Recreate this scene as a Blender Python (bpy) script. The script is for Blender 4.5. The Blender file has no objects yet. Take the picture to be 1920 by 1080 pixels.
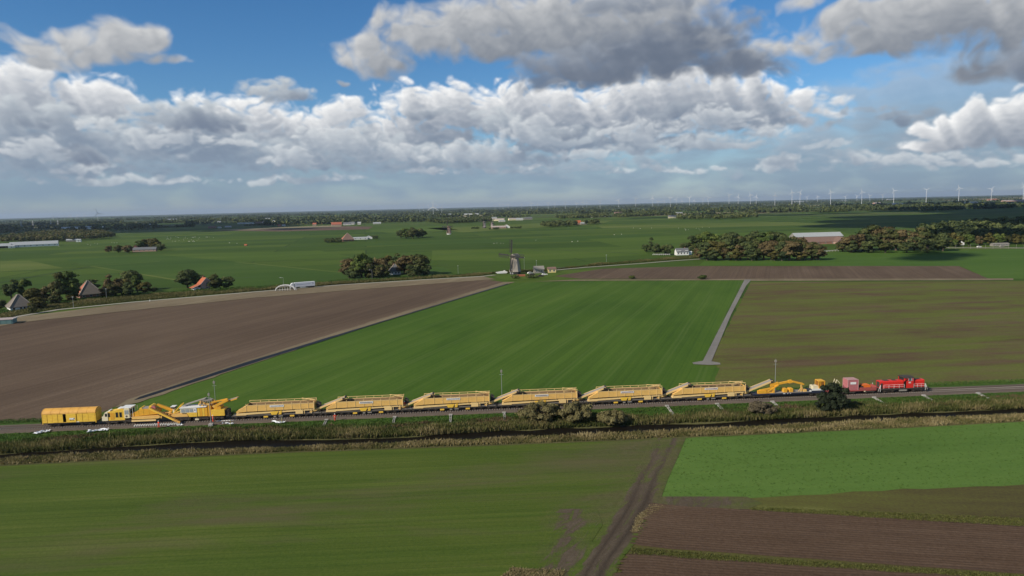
import bpy, bmesh, math, random
import numpy as np
from mathutils import Vector, Matrix
random.seed(7); np.random.seed(7)
scene = bpy.context.scene
COL = scene.collection
RAD = math.radians

# ---------------------------------------------------------------- camera
F = 1280.0; H = 52.0                      # focal length in photo pixels, flying height in metres
PITCH = RAD(6.9); ROLL = math.atan(45 / 1920)
cam_d = bpy.data.cameras.new('camera'); cam = bpy.data.objects.new('camera', cam_d); COL.objects.link(cam)
cam_d.sensor_width = 36.0; cam_d.lens = 24.0; cam_d.clip_start = 0.5; cam_d.clip_end = 120000
cam.location = (0, 0, H)
cam.rotation_euler = (Matrix.Rotation(RAD(90) - PITCH, 4, 'X') @ Matrix.Rotation(-ROLL, 4, 'Z')).to_euler()
scene.camera = cam

# ---------------------------------------------------------------- exposure
scene.view_settings.view_transform = 'Standard'; scene.view_settings.look = 'None'
scene.view_settings.gamma = 1; scene.view_settings.use_curve_mapping = False
scene.view_settings.exposure = 0.0

# ---------------------------------------------------------------- sun
SUN_EL = RAD(33); SUN_AZ = math.atan2(-0.83, -0.56)       # compass-like: atan2(x, y); left and behind the camera
SUN = Vector((math.sin(SUN_AZ) * math.cos(SUN_EL), math.cos(SUN_AZ) * math.cos(SUN_EL), math.sin(SUN_EL)))
sl = bpy.data.lights.new('sun', 'SUN'); sl.energy = 4.4; sl.angle = RAD(0.53); sl.color = (1.0, 0.92, 0.79)
so = bpy.data.objects.new('sun', sl); COL.objects.link(so)
so.rotation_euler = SUN.to_track_quat('Z', 'Y').to_euler(); so.location = (-200, -100, 400)
SKY_S = 0.1

# ---------------------------------------------------------------- where a line of sight meets the land
_c, _s, _cp, _sp = math.cos(ROLL), math.sin(ROLL), math.cos(PITCH), math.sin(PITCH)
def ray(px, py):
    u = (px - 960) / F; v = (540 - py) / F
    x = u * _c + v * _s; y = -u * _s + v * _c
    return Vector((x, _cp + y * _sp, -_sp + y * _cp))
def G(px, py, z=0.0):
    d = ray(px, py); t = (z - H) / d.z
    return Vector((d.x * t, d.y * t, z))
def at(px, dist, z=0.0):                                   # on the land in the direction of a column, dist metres away
    hy = 385 - (px - 960) * 45 / 1920
    d = ray(px, hy); k = dist / math.hypot(d.x, d.y)
    return Vector((d.x * k, d.y * k, z))
def pa(px, py):
    d = ray(px, py); return math.degrees(math.atan2(d.x, d.y)), math.degrees(math.asin(d.z / d.length))
HAZE = 3.2e-5
SHADE_CLOUDS = [(850, 1150, 330, 260, 900, 22, 1), (1250, 1550, 450, 330, 900, 22, 2), (600, 790, 140, 80, 900, 10, 3), (1900, 2200, 600, 350, 1000, 22, 4), (780, 2280, 420, 120, 1000, 20, 5), (-1650, 2550, 800, 520, 900, 26, 6), (-3300, 3600, 1000, 500, 1000, 20, 7), (-850, 1980, 320, 105, 900, 14, 8), (440, 565, 110, 50, 900, 10, 9), (3200, 4200, 1400, 500, 1600, 20, 10)]  # unseen clouds, added so their shadows darken chosen ground
# ---------- cloud field, computed over azimuth / elevation in degrees ----------
def _perlin(x, y, seed):
    rs = np.random.RandomState(seed)
    perm = rs.permutation(512)
    ang = rs.rand(512) * 2 * math.pi
    gx, gy = np.cos(ang).astype(np.float32), np.sin(ang).astype(np.float32)
    xi = np.floor(x).astype(np.int32); yi = np.floor(y).astype(np.int32)
    xf = x - xi; yf = y - yi
    u = xf * xf * xf * (xf * (xf * 6 - 15) + 10); v = yf * yf * yf * (yf * (yf * 6 - 15) + 10)
    def g(ix, iy, fx, fy):
        h = perm[(perm[ix & 511] + iy) & 511]
        return gx[h] * fx + gy[h] * fy
    a = g(xi, yi, xf, yf); b = g(xi + 1, yi, xf - 1, yf)
    c = g(xi, yi + 1, xf, yf - 1); d = g(xi + 1, yi + 1, xf - 1, yf - 1)
    return ((a + u * (b - a)) * (1 - v) + (c + u * (d - c)) * v) * 1.5
def _fbm(x, y, seed, octs=6, gain=0.5, billow=False):
    out = 0; amp = 1; tot = 0
    for i in range(octs):
        n = _perlin(x, y, seed + i)
        if billow: n = 1.1 * np.abs(n) * 2 - 0.55     # round lumps with sharp creases: cauliflower
        out = out + amp * n; tot += amp
        amp *= gain; x = x * 2.03 + 5.3; y = y * 2.03 + 1.7
    return out / tot
def _blobs(A, E, blobs):
    m = np.full(A.shape, -2.0, np.float32)
    for (ca, ce, ra, re, w) in blobs:
        dx = (A - ca) / ra
        dy = (E - ce) / re
        dy = np.where(dy < 0, dy * 1.5, dy)           # flatter base
        m = np.maximum(m, w - (dx * dx + dy * dy))
        # soft union: neighbours swell into each other
    return m
def _shift(D, dx, dy):
    out = np.zeros_like(D)
    H, W = D.shape
    ys, yd = (slice(dy, H), slice(0, H - dy)) if dy >= 0 else (slice(0, H + dy), slice(-dy, H))
    xs, xd = (slice(0, W - dx), slice(dx, W)) if dx >= 0 else (slice(-dx, W), slice(0, W + dx))
    out[yd, xd] = D[ys, xs]
    return out
def _light(D, k, ppd, reach):
    # march towards the sun (up and to the left): how much cloud lies in the way
    s = np.zeros_like(D); prev = 0
    for f in (0.02, 0.05, 0.09, 0.15, 0.23, 0.34, 0.5, 0.72, 1.0):
        L = f * reach * ppd
        s += _shift(D, int(round(0.45 * L)), int(round(0.9 * L))) * (f - prev); prev = f
    return np.exp(-k * s)
def _over(rgb, al, crgb, ca):
    ca = ca[..., None]
    return rgb * (1 - ca) + crgb * ca, 1 - (1 - al) * (1 - ca[..., 0])
def clouds(A, E, ppd, layers):
    """A, E grids in degrees (row 0 = lowest); returns premultiplied radiance and cover"""
    rgb = np.zeros(A.shape + (3,), np.float32); al = np.zeros(A.shape, np.float32)
    for L in layers:
        if 'haze' in L:                                   # thin air in front of everything farther away
            top, amx, col = L['haze']
            a = amx * np.clip(1 - E / top, 0, 1) ** 1.2
            rgb, al = _over(rgb, al, np.array(col, np.float32), a.astype(np.float32))
            continue
        sc = L['scale']; sd = L['seed']
        wx = _fbm(A * sc * .6, E * sc * .8, sd + 50, 3); wy = _fbm(A * sc * .6, E * sc * .8, sd + 60, 3)
        x = A * sc + wx * .5; y = E * sc * L.get('flat', 1.3) + wy * .5
        n = L.get('bil', .6) * _fbm(x, y, sd, 6, .43, True) + (1 - L.get('bil', .6)) * _fbm(x, y, sd + 20, 6, .46)
        m = _blobs(A + wx * L.get('warp', .6) / sc, E + wy * L.get('warp', .6) * .6 / sc, L['blobs'])
        D = np.clip((m + L['amp'] * n) * L.get('sharp', 1.6), 0, 1.0)
        D = D * D * (3 - 2 * D)
        lit = _light(D * (.75 + .5 * np.clip(n + .3, 0, 1)), L['k'], ppd, L['reach'])
        n2 = _fbm(x * 1.7, y * 1.7, sd + 90, 4, .5, True)
        lit = np.clip(lit * (1 + L.get('tex', .22) * n2), 0, 1.15)
        lit = lit[..., None]
        col = np.array(L['dark'], np.float32) * (1 - lit) + np.array(L['lite'], np.float32) * lit
        a = np.clip(D * L['op'], 0, 1) ** .8
        a = np.clip(a, 0, L.get('amax', 1.))
        rgb, al = _over(rgb, al, col, a)
    return rgb, al
def front_layers(pa):
    def B(rows):
        out = []
        for (x, y, rx, ry, w) in rows:
            a, e = pa(x, y); out.append((a, e, rx / 22.3, ry / 22.3, w))
        return out
    G1, W1 = (.185, .238, .325), (1.0, 1.0, .99)
    return [
     # far veil above the horizon
     dict(seed=11, scale=.25, flat=3.5, bil=.2, amp=.9, k=1.2, reach=2, op=.85, amax=.85, sharp=.9, dark=(.22,.31,.42), lite=(.30,.39,.49),
          blobs=B([(200,340,700,90,.9),(960,330,700,70,.9),(1700,310,500,110,1.0)])),
     # far low rows
     dict(seed=23, scale=.7, flat=2.4, bil=.6, amp=1.1, k=2.2, reach=2.0, op=.9, amax=.85, sharp=1.0, dark=(.22,.29,.385), lite=(.52,.58,.63),
          blobs=B([(100,300,260,60,.8),(420,290,260,60,.9),(700,300,240,50,.8),(900,305,160,36,.7),(1060,318,150,26,.7),(1200,305,90,28,.5),(1460,308,46,24,.9),(1590,292,60,18,.6),(1750,300,260,40,.5),(1370,325,40,12,.6)])),
     # the main row of cumulus
     dict(seed=37, scale=.55, flat=1.4, bil=.75, amp=1.0, k=3.0, reach=4.2, op=1.2, sharp=1.15, dark=G1, lite=W1,
          blobs=B([(15,190,85,60,1.25),(180,203,64,46,1.25),(95,215,50,34,.9),(60,280,190,70,.7),(300,265,190,60,.6),(430,215,150,50,.7),(480,240,170,60,.9),(640,215,62,32,1.0),(590,255,160,60,.9),(760,260,200,60,.9),(820,200,130,48,1.0),(960,215,150,60,1.1),(1080,230,190,62,1.1),(1250,200,220,70,1.1),(1400,215,170,55,1.0),(1130,270,220,38,.9),(950,300,160,26,.6)])),
     # a second, nearer row of tops, greyer
     dict(seed=41, scale=.5, flat=1.7, bil=.7, amp=1.1, k=3.6, reach=3.4, op=1.15, sharp=1.1, dark=(.20,.255,.345), lite=(.60,.645,.68),
          blobs=B([(340,230,110,40,.9),(520,178,75,28,.9),(60,245,130,60,.8),(230,280,140,50,.8),(420,285,160,45,.9),(640,275,150,40,.8),(940,235,70,40,.8),(1030,262,120,30,.7),(1300,272,240,30,.7),(800,300,190,36,.8),(560,305,190,30,.7),(120,320,200,26,.6)])),
     dict(haze=(7.0, .70, (.24,.335,.445))),
     # broken lumps over the far bank, catching light
     dict(seed=131, scale=.62, flat=1.8, bil=.75, amp=1.15, k=3.2, reach=2.6, op=1.0, sharp=1.1, amax=.66, dark=(.235,.295,.385), lite=(.74,.77,.79),
          blobs=B([(70,285,60,26,.8),(190,235,40,24,.7),(300,262,70,24,.8),(620,262,90,30,.9),(560,300,80,22,.8),(260,340,160,14,.7),(560,338,140,12,.7),(1250,320,120,12,.7),(1680,300,120,18,.7),(1820,310,120,14,.6),(1560,275,60,18,.6),(720,292,90,24,.8),(880,286,110,26,.9),(1000,250,80,30,.8),(1090,292,90,18,.7),(1210,250,90,30,.8),(1330,232,90,34,.9),(1430,250,60,22,.7),(430,270,60,18,.6),(160,318,70,14,.7),(800,322,80,12,.6),(1460,308,46,22,.9),(960,318,70,12,.6)])),
     # dark shreds in front
     dict(seed=53, scale=.6, flat=1.6, bil=.6, amp=1.0, k=5.0, reach=2.0, op=1.1, sharp=1.2, amax=.9, dark=(.16,.205,.29), lite=(.40,.45,.51),
          blobs=B([(375,232,80,26,1.0),(60,225,60,24,.7),(800,215,70,22,.6),(150,300,60,26,.7),(1060,255,60,16,.6),(530,185,60,22,.5),(1260,212,40,17,.9),(1200,200,20,8,.6),(640,155,24,8,.6),(1690,225,70,16,.7),(1640,205,60,14,.5),(1560,235,50,12,.4)])),
     # right-hand cumulus and veil
     dict(seed=67, scale=.35, flat=2.0, bil=.4, amp=1.0, k=1.6, reach=3, op=.7, amax=.62, sharp=.9, dark=(.22,.29,.38), lite=(.45,.52,.60),
          blobs=B([(1780,180,270,60,1.0),(1640,160,150,34,.7),(1850,240,220,60,.8),(1620,270,190,40,.7)])),
     dict(seed=71, scale=.55, flat=1.4, bil=.75, amp=1.0, k=3.0, reach=3.2, op=1.3, sharp=1.4, dark=(.2,.25,.33), lite=W1,
          blobs=B([(1770,245,45,30,1.0),(1850,240,85,42,1.1),(1930,235,80,50,1.1),(1780,268,80,16,.8)])),
     # near clouds overhead
     dict(seed=85, scale=.33, flat=1.3, bil=.62, amp=1.0, k=2.3, reach=5.5, op=1.2, sharp=1.05, tex=.32, dark=(.135,.17,.23), lite=(.60,.61,.62),
          blobs=B([(150,95,125,38,.9),(245,80,70,44,1.0),(60,112,60,16,.7),(290,112,80,16,.7),
                   (700,110,90,52,.9),(860,70,180,70,1.0),(1050,60,220,90,1.1),(1190,90,240,80,1.0),(1130,140,140,36,.9),(1380,110,130,50,.8),(1220,20,150,60,1.0),(1490,95,40,30,.8),
                   (1500,15,40,26,.9),(1670,62,150,66,1.05),(1790,40,190,80,1.0),(1920,50,140,80,1.0),(1890,125,100,46,.9),(1600,100,60,30,.7),(1560,40,50,30,.5)])),
     dict(seed=97, scale=.4, flat=1.4, bil=.6, amp=.9, k=5, reach=4, op=1.05, sharp=1.0, amax=.88, dark=(.125,.16,.225), lite=(.33,.37,.435),
          blobs=B([(1080,142,125,52,1.0),(1230,110,190,60,.95),(1400,125,100,38,.9),(1330,60,120,50,.7),(1910,120,60,40,.7),(1200,10,180,40,.7)])),
    ]
def other_layers():
    rs = random.Random(5)
    def ring(n, e0, e1, r0, r1, flat=.5):
        out = []
        for i in range(n):
            a = rs.uniform(-180, 180); e = rs.uniform(e0, e1); r = rs.uniform(r0, r1)
            out.append((a, e, r / max(.3, math.cos(RAD(e))), r * flat, rs.uniform(.6, 1.0)))
        return out
    return [
     dict(seed=11, scale=.25, flat=3.5, bil=.2, amp=.9, k=1.2, reach=2, op=.85, amax=.85, sharp=.9, dark=(.22,.31,.42), lite=(.30,.39,.49), blobs=ring(30, 0, 5, 12, 25, .2)),
     dict(seed=37, scale=.5, flat=1.4, bil=.75, amp=1.0, k=3.0, reach=4.2, op=1.3, sharp=1.35, dark=(.20,.25,.335), lite=(.88,.89,.89), blobs=ring(60, 3, 12, 4, 10)),
     dict(haze=(7.0, .70, (.24,.335,.445))),
     dict(seed=85, scale=.2, flat=1.0, bil=.62, amp=1.0, k=2.3, reach=6, op=1.2, sharp=1.05, tex=.5, dark=(.135,.17,.23), lite=(.62,.63,.63), blobs=ring(46, 12, 80, 8, 16, .8)),
    ]
def sky_image(name, a0, a1, e0, e1, ppd, layers):
    A, E = np.meshgrid(np.arange(a0, a1, 1 / ppd, dtype=np.float32), np.arange(e0, e1, 1 / ppd, dtype=np.float32))
    rgb, al = clouds(A, E, ppd, layers)
    px = np.dstack([rgb, al]).astype(np.float32)
    im = bpy.data.images.new(name, A.shape[1], A.shape[0], alpha=True, float_buffer=True)
    im.colorspace_settings.name = 'Non-Color'; im.alpha_mode = 'CHANNEL_PACKED'
    im.pixels.foreach_set(px.ravel()); im.update()
    return im
FR = (-52, 52, -1.5, 27.0)
img_front = sky_image('clouds_ahead', *FR, 13, front_layers(pa))
img_round = sky_image('clouds_round', -180, 180, -1.5, 90, 3, other_layers())

world = bpy.data.worlds.new('World'); scene.world = world; world.use_nodes = True
nt = world.node_tree; nt.nodes.clear()
def WN(t, **kw):
    n = nt.nodes.new(t)
    for k, v in kw.items(): setattr(n, k, v)
    return n
def WM(op, a, b=None, c=None, clamp=False):
    n = nt.nodes.new('ShaderNodeMath'); n.operation = op; n.use_clamp = clamp
    for i, v in enumerate((a, b, c)):
        if v is None: continue
        if isinstance(v, (int, float)): n.inputs[i].default_value = v
        else: nt.links.new(v, n.inputs[i])
    return n.outputs[0]
tc = WN('ShaderNodeTexCoord'); sx = WN('ShaderNodeSeparateXYZ'); nt.links.new(tc.outputs['Generated'], sx.inputs[0])
az = WM('MULTIPLY', WM('ARCTAN2', sx.outputs[0], sx.outputs[1]), 180 / math.pi)
el = WM('MULTIPLY', WM('ARCSINE', sx.outputs[2]), 180 / math.pi)
def lookup(img, a0, a1, e0, e1):
    cx = WN('ShaderNodeCombineXYZ')
    nt.links.new(WM('DIVIDE', WM('SUBTRACT', az, a0), a1 - a0), cx.inputs[0])
    nt.links.new(WM('DIVIDE', WM('SUBTRACT', el, e0), e1 - e0), cx.inputs[1])
    t = WN('ShaderNodeTexImage', image=img, interpolation='Cubic', extension='EXTEND')
    nt.links.new(cx.outputs[0], t.inputs[0])
    return t
tf = lookup(img_front, *FR); tr = lookup(img_round, -180, 180, -1.5, 90)
wgt = WM('MULTIPLY', WM('DIVIDE', WM('SUBTRACT', 51, WM('ABSOLUTE', az)), 8, clamp=True), WM('DIVIDE', WM('SUBTRACT', 26, el), 6, clamp=True), clamp=True)
def mixc(f, a, b):
    m = WN('ShaderNodeMix', data_type='RGBA'); nt.links.new(f, m.inputs[0]); nt.links.new(a, m.inputs[6]); nt.links.new(b, m.inputs[7]); return m.outputs[2]
ccol = mixc(wgt, tr.outputs[0], tf.outputs[0])
ma = WN('ShaderNodeMix', data_type='FLOAT'); nt.links.new(wgt, ma.inputs[0]); nt.links.new(tr.outputs[1], ma.inputs[2]); nt.links.new(tf.outputs[1], ma.inputs[3])
skyt = WN('ShaderNodeTexSky', sky_type='NISHITA', sun_disc=False, sun_elevation=SUN_EL, sun_rotation=SUN_AZ, altitude=60, air_density=1.0, dust_density=0.0, ozone_density=6.0)
sc1 = WN('ShaderNodeVectorMath', operation='SCALE'); hs = WN('ShaderNodeHueSaturation'); hs.inputs['Saturation'].default_value = 1.17; nt.links.new(skyt.outputs[0], hs.inputs['Color']); nt.links.new(hs.outputs[0], sc1.inputs[0]); nt.links.new(WM('SUBTRACT', 1, ma.outputs[0], clamp=True), sc1.inputs[3])
sc2 = WN('ShaderNodeVectorMath', operation='SCALE'); nt.links.new(ccol, sc2.inputs[0]); sc2.inputs[3].default_value = 1 / SKY_S
add = WN('ShaderNodeVectorMath', operation='ADD'); nt.links.new(sc1.outputs[0], add.inputs[0]); nt.links.new(sc2.outputs[0], add.inputs[1])
bg = WN('ShaderNodeBackground'); nt.links.new(add.outputs[0], bg.inputs[0]); bg.inputs[1].default_value = SKY_S
wo = WN('ShaderNodeOutputWorld'); nt.links.new(bg.outputs[0], wo.inputs[0])
# ================================================================ helpers
class NT:
    """small node-building help"""
    def __init__(s, name):
        s.m = bpy.data.materials.new(name); s.m.use_nodes = True; s.t = s.m.node_tree; s.t.nodes.clear()
        s.out = s.t.nodes.new('ShaderNodeOutputMaterial'); s.b = s.t.nodes.new('ShaderNodeBsdfPrincipled')
        s.t.links.new(s.b.outputs[0], s.out.inputs[0]); s.tc = s.t.nodes.new('ShaderNodeTexCoord')
    def put(s, sock, v):
        if isinstance(v, (int, float)): sock.default_value = v
        elif isinstance(v, tuple): sock.default_value = v if len(v) == len(sock.default_value) else (*v, 1)
        else: s.t.links.new(v, sock)
    def math(s, op, a, b=0.0, clamp=False):
        n = s.t.nodes.new('ShaderNodeMath'); n.operation = op; n.use_clamp = clamp; s.put(n.inputs[0], a); s.put(n.inputs[1], b); return n.outputs[0]
    def map(s, ang=0, scale=(1, 1, 1), src=None):
        r = s.t.nodes.new('ShaderNodeMapping'); r.inputs['Rotation'].default_value = (0, 0, -ang); s.t.links.new(src or s.tc.outputs['Object'], r.inputs[0])
        m = s.t.nodes.new('ShaderNodeMapping'); m.inputs['Scale'].default_value = scale; s.t.links.new(r.outputs[0], m.inputs[0]); return m.outputs[0]
    def noise(s, vec, scale=1.0, detail=4, rough=.55, dist=0):
        n = s.t.nodes.new('ShaderNodeTexNoise'); s.put(n.inputs['Vector'], vec); n.inputs['Scale'].default_value = scale
        n.inputs['Detail'].default_value = detail; n.inputs['Roughness'].default_value = rough; n.inputs['Distortion'].default_value = dist; return n.outputs[0]
    def ramp(s, f, stops):
        n = s.t.nodes.new('ShaderNodeValToRGB'); s.put(n.inputs[0], f); e = n.color_ramp.elements
        while len(e) < len(stops): e.new(.5)
        for i, (p, c) in enumerate(stops): e[i].position = p; e[i].color = (*c, 1)
        return n.outputs[0]
    def mix(s, f, a, b, bt='MIX'):
        n = s.t.nodes.new('ShaderNodeMix'); n.data_type = 'RGBA'; n.blend_type = bt; s.put(n.inputs[0], f); s.put(n.inputs[6], a); s.put(n.inputs[7], b); return n.outputs[2]
    def attr(s, name):
        n = s.t.nodes.new('ShaderNodeAttribute'); n.attribute_name = name; return n
    def bump(s, h, strength=.3, dist=.1):
        n = s.t.nodes.new('ShaderNodeBump'); n.inputs['Strength'].default_value = strength; n.inputs['Distance'].default_value = dist; s.put(n.inputs['Height'], h)
        s.t.links.new(n.outputs[0], s.b.inputs['Normal'])
    def done(s, col, rough=.8, spec=.3, metal=0):
        s.put(s.b.inputs['Base Color'], col); s.put(s.b.inputs['Roughness'], rough); s.b.inputs['Specular IOR Level'].default_value = spec; s.put(s.b.inputs['Metallic'], metal); return s.m

def paint(name, col, dirt=(.12, .1, .08), amt=.35, rough=.5, scale=1.2, metal=0, spec=.4):
    """painted or bare surface with weathering"""
    n = NT(name)
    v = n.map(0, (1, 1, 2.2)); a = n.noise(v, scale, 6, .65); f = n.noise(n.map(), scale * 9, 3)
    k = n.math('MULTIPLY', n.math('SUBTRACT', n.math('ADD', n.math('MULTIPLY', a, .75), n.math('MULTIPLY', f, .25)), .42, True), 3.2 * amt, True)
    c = n.mix(k, col, dirt)
    c = n.mix(n.math('MULTIPLY', n.noise(n.map(0, (.4, .4, .4)), scale * .5, 2), .35), c, tuple(min(1, x * 1.35) for x in col))
    return n.done(c, n.math('ADD', n.math('MULTIPLY', k, .35), rough, True), spec, metal)

def field_color(n, stops, ang, along=.012, across=.55, patch=.018, grain=1.6, wt=(.42, .36, .22), extra=None, contrast=1.0):
    st = n.noise(n.map(ang, (along, across, 1)), 1, 5, .6)
    st2 = n.noise(n.map(ang, (along * .5, across * .22, 1)), 1, 4, .6)
    pt = n.noise(n.map(ang, (patch * .45, patch, 1)), 1, 6, .6, .6)
    gr = n.noise(n.map(), grain, 6, .7)
    s_ = n.math('ADD', n.math('MULTIPLY', st, .5), n.math('MULTIPLY', st2, .5))
    f = n.math('ADD', n.math('ADD', n.math('MULTIPLY', s_, wt[0]), n.math('MULTIPLY', pt, wt[1])), n.math('MULTIPLY', gr, wt[2]))
    f = n.math('ADD', n.math('MULTIPLY', n.math('SUBTRACT', f, .5), 2.6 * contrast), .5, True)
    c = n.ramp(f, stops)
    if extra: c = extra(n, c, ang)
    return c, n.math('ADD', n.math('MULTIPLY', gr, .6), n.math('MULTIPLY', st, .6))
def field_mat(name, stops, ang, along=.012, across=.55, patch=.018, grain=1.6, wt=(.42, .36, .22), bump=.5, bdist=.15, extra=None, contrast=1.0):
    n = NT(name)
    c, h = field_color(n, stops, ang, along, across, patch, grain, wt, extra, contrast)
    n.bump(h, bump, bdist)
    return n.done(c, .95, .12)

class MB:
    """collects shapes; build() links them as ONE mesh object"""
    def __init__(s): s.v = []; s.f = []
    def add(s, vs, fs):
        o = len(s.v); s.v += [tuple(v) for v in vs]; s.f += [tuple(i + o for i in f) for f in fs]; return s
    def box(s, c, d, rz=0, ry=0):
        x, y, z = d[0] / 2, d[1] / 2, d[2] / 2
        R = Matrix.Rotation(rz, 3, 'Z') @ Matrix.Rotation(ry, 3, 'Y'); c = Vector(c)
        vs = [R @ Vector(p) + c for p in ((-x,-y,-z),(x,-y,-z),(x,y,-z),(-x,y,-z),(-x,-y,z),(x,-y,z),(x,y,z),(-x,y,z))]
        return s.add(vs, [(0,3,2,1),(4,5,6,7),(0,1,5,4),(1,2,6,5),(2,3,7,6),(3,0,4,7)])
    def span(s, a, b):
        return s.box([(a[i] + b[i]) / 2 for i in range(3)], [abs(b[i] - a[i]) for i in range(3)])
    def tube(s, p, q, r, r2=None, n=6, caps=True):
        p, q = Vector(p), Vector(q); r2 = r if r2 is None else r2
        d = (q - p).normalized(); u = d.orthogonal().normalized(); w = d.cross(u)
        vs = []
        for c, rr in ((p, r), (q, r2)):
            for i in range(n):
                a = 2 * math.pi * i / n; vs.append(c + (u * math.cos(a) + w * math.sin(a)) * rr)
        fs = [(i, (i + 1) % n, n + (i + 1) % n, n + i) for i in range(n)]
        if caps: fs += [tuple(range(n - 1, -1, -1)), tuple(range(n, 2 * n))]
        return s.add(vs, fs)
    def bar(s, p, q, w, h):
        """rectangular bar from p to q, w wide (level), h tall"""
        p, q = Vector(p), Vector(q); d = (q - p).normalized()
        u = d.cross(Vector((0, 0, 1)));
        u = u.normalized() if u.length > 1e-4 else Vector((1, 0, 0))
        t = u.cross(d).normalized(); vs = []
        for c in (p, q):
            for a, b in ((-1,-1),(1,-1),(1,1),(-1,1)): vs.append(c + u * a * w / 2 + t * b * h / 2)
        return s.add(vs, [(0,1,2,3),(7,6,5,4),(0,4,5,1),(1,5,6,2),(2,6,7,3),(3,7,4,0)])
    def prism(s, prof, a, b, axis='y'):
        """profile (list of 2-D points, counter-clockwise) pushed from a to b along an axis"""
        n = len(prof)
        mk = {'y': lambda p, t: (p[0], t, p[1]), 'x': lambda p, t: (t, p[0], p[1]), 'z': lambda p, t: (p[0], p[1], t)}[axis]
        vs = [mk(p, a) for p in prof] + [mk(p, b) for p in prof]
        fs = [(i, (i + 1) % n, n + (i + 1) % n, n + i) for i in range(n)] + [tuple(range(n - 1, -1, -1)), tuple(range(n, 2 * n))]
        return s.add(vs, fs)
    def lathe(s, prof, c=(0, 0, 0), n=10):
        """profile of (radius, z) turned round a vertical axis"""
        c = Vector(c); vs = []; m = len(prof)
        for r, z in prof:
            for i in range(n):
                a = 2 * math.pi * (i + .5) / n; vs.append(c + Vector((r * math.cos(a), r * math.sin(a), z)))
        fs = [(j * n + i, j * n + (i + 1) % n, (j + 1) * n + (i + 1) % n, (j + 1) * n + i) for j in range(m - 1) for i in range(n)]
        fs += [tuple(range(n - 1, -1, -1)), tuple((m - 1) * n + i for i in range(n))]
        return s.add(vs, fs)
    def build(s, name, mat, parent=None, smooth=False, bevel=0):
        me = bpy.data.meshes.new(name); me.from_pydata(s.v, [], s.f); me.materials.append(mat)
        bm = bmesh.new(); bm.from_mesh(me); bmesh.ops.recalc_face_normals(bm, faces=bm.faces); bm.to_mesh(me); bm.free()
        if smooth: me.polygons.foreach_set('use_smooth', [True] * len(me.polygons))
        me.update(); o = bpy.data.objects.new(name, me); COL.objects.link(o)
        if parent: o.parent = parent
        if bevel:
            b = o.modifiers.new('edge', 'BEVEL'); b.width = bevel; b.segments = 1; b.limit_method = 'ANGLE'
        return o

def tag(o, label=None, cat=None, group=None, kind=None):
    if label: o['label'] = label
    if cat: o['category'] = cat
    if group: o['group'] = group
    if kind: o['kind'] = kind
    return o
def thing(name, label, cat, loc=(0, 0, 0), rz=0, group=None):
    o = bpy.data.objects.new(name, None); COL.objects.link(o); o.location = loc; o.rotation_euler = (0, 0, rz)
    o.empty_display_size = .1
    return tag(o, label, cat, group)
def dup(root, loc, rz=None, label=None, group=None, scale=None):
    """a copy of a thing with copies of its parts and their sub-parts (mesh data shared)"""
    r = root.copy(); COL.objects.link(r); r.location = loc
    if rz is not None: r.rotation_euler = (0, 0, rz)
    if label: r['label'] = label
    if group: r['group'] = group
    if scale: r.scale = scale if isinstance(scale, tuple) else (scale,) * 3
    for ch in root.children:
        c = ch.copy(); COL.objects.link(c); c.parent = r
        for g in ch.children:
            d = g.copy(); COL.objects.link(d); d.parent = c
    return r

def sheet(name, mat, pts, z, label=None, sub=0, jitter=0):
    """flat ground sheet from an outline of land points"""
    out = []
    n = len(pts)
    for i in range(n):
        a, b = Vector(pts[i]), Vector(pts[(i + 1) % n]); k = max(1, int((b - a).length / 4)) if jitter else 1
        for j in range(k):
            p = a.lerp(b, j / k)
            if jitter and j: p = p + Vector((random.uniform(-1, 1), random.uniform(-1, 1), 0)) * jitter
            out.append((p.x, p.y, z))
    me = bpy.data.meshes.new(name); me.from_pydata(out, [], [tuple(range(len(out)))])
    bm = bmesh.new(); bm.from_mesh(me); bmesh.ops.triangulate(bm, faces=bm.faces)
    for f in bm.faces:
        f.normal_update()
        if f.normal.z < 0: f.normal_flip()
    bm.to_mesh(me); bm.free(); me.materials.append(mat)
    o = bpy.data.objects.new(name, me); COL.objects.link(o); tag(o, label, kind='structure'); return o
def P(rows, z=0): return [G(x, y, z) for x, y in rows]

def ribbon(name, mat, rows, z, label=None, kind='structure', w_attr=None):
    """rows: list of cross-sections, each a list of points with their own heights"""
    vs = []; fs = []; m = len(rows[0])
    for r in rows: vs += [tuple(p) for p in r]
    for i in range(len(rows) - 1):
        for j in range(m - 1): fs.append((i * m + j, (i + 1) * m + j, (i + 1) * m + j + 1, i * m + j + 1))
    me = bpy.data.meshes.new(name); me.from_pydata(vs, [], fs)
    bm = bmesh.new(); bm.from_mesh(me)
    for f in bm.faces:
        f.normal_update()
        if f.normal.z < 0: f.normal_flip()
    bm.to_mesh(me); bm.free()
    if w_attr:
        a = me.attributes.new('w', 'FLOAT', 'POINT'); a.data.foreach_set('value', [w for _ in rows for w in w_attr])
    me.materials.append(mat); o = bpy.data.objects.new(name, me); COL.objects.link(o); tag(o, label, kind=kind); return o

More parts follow.
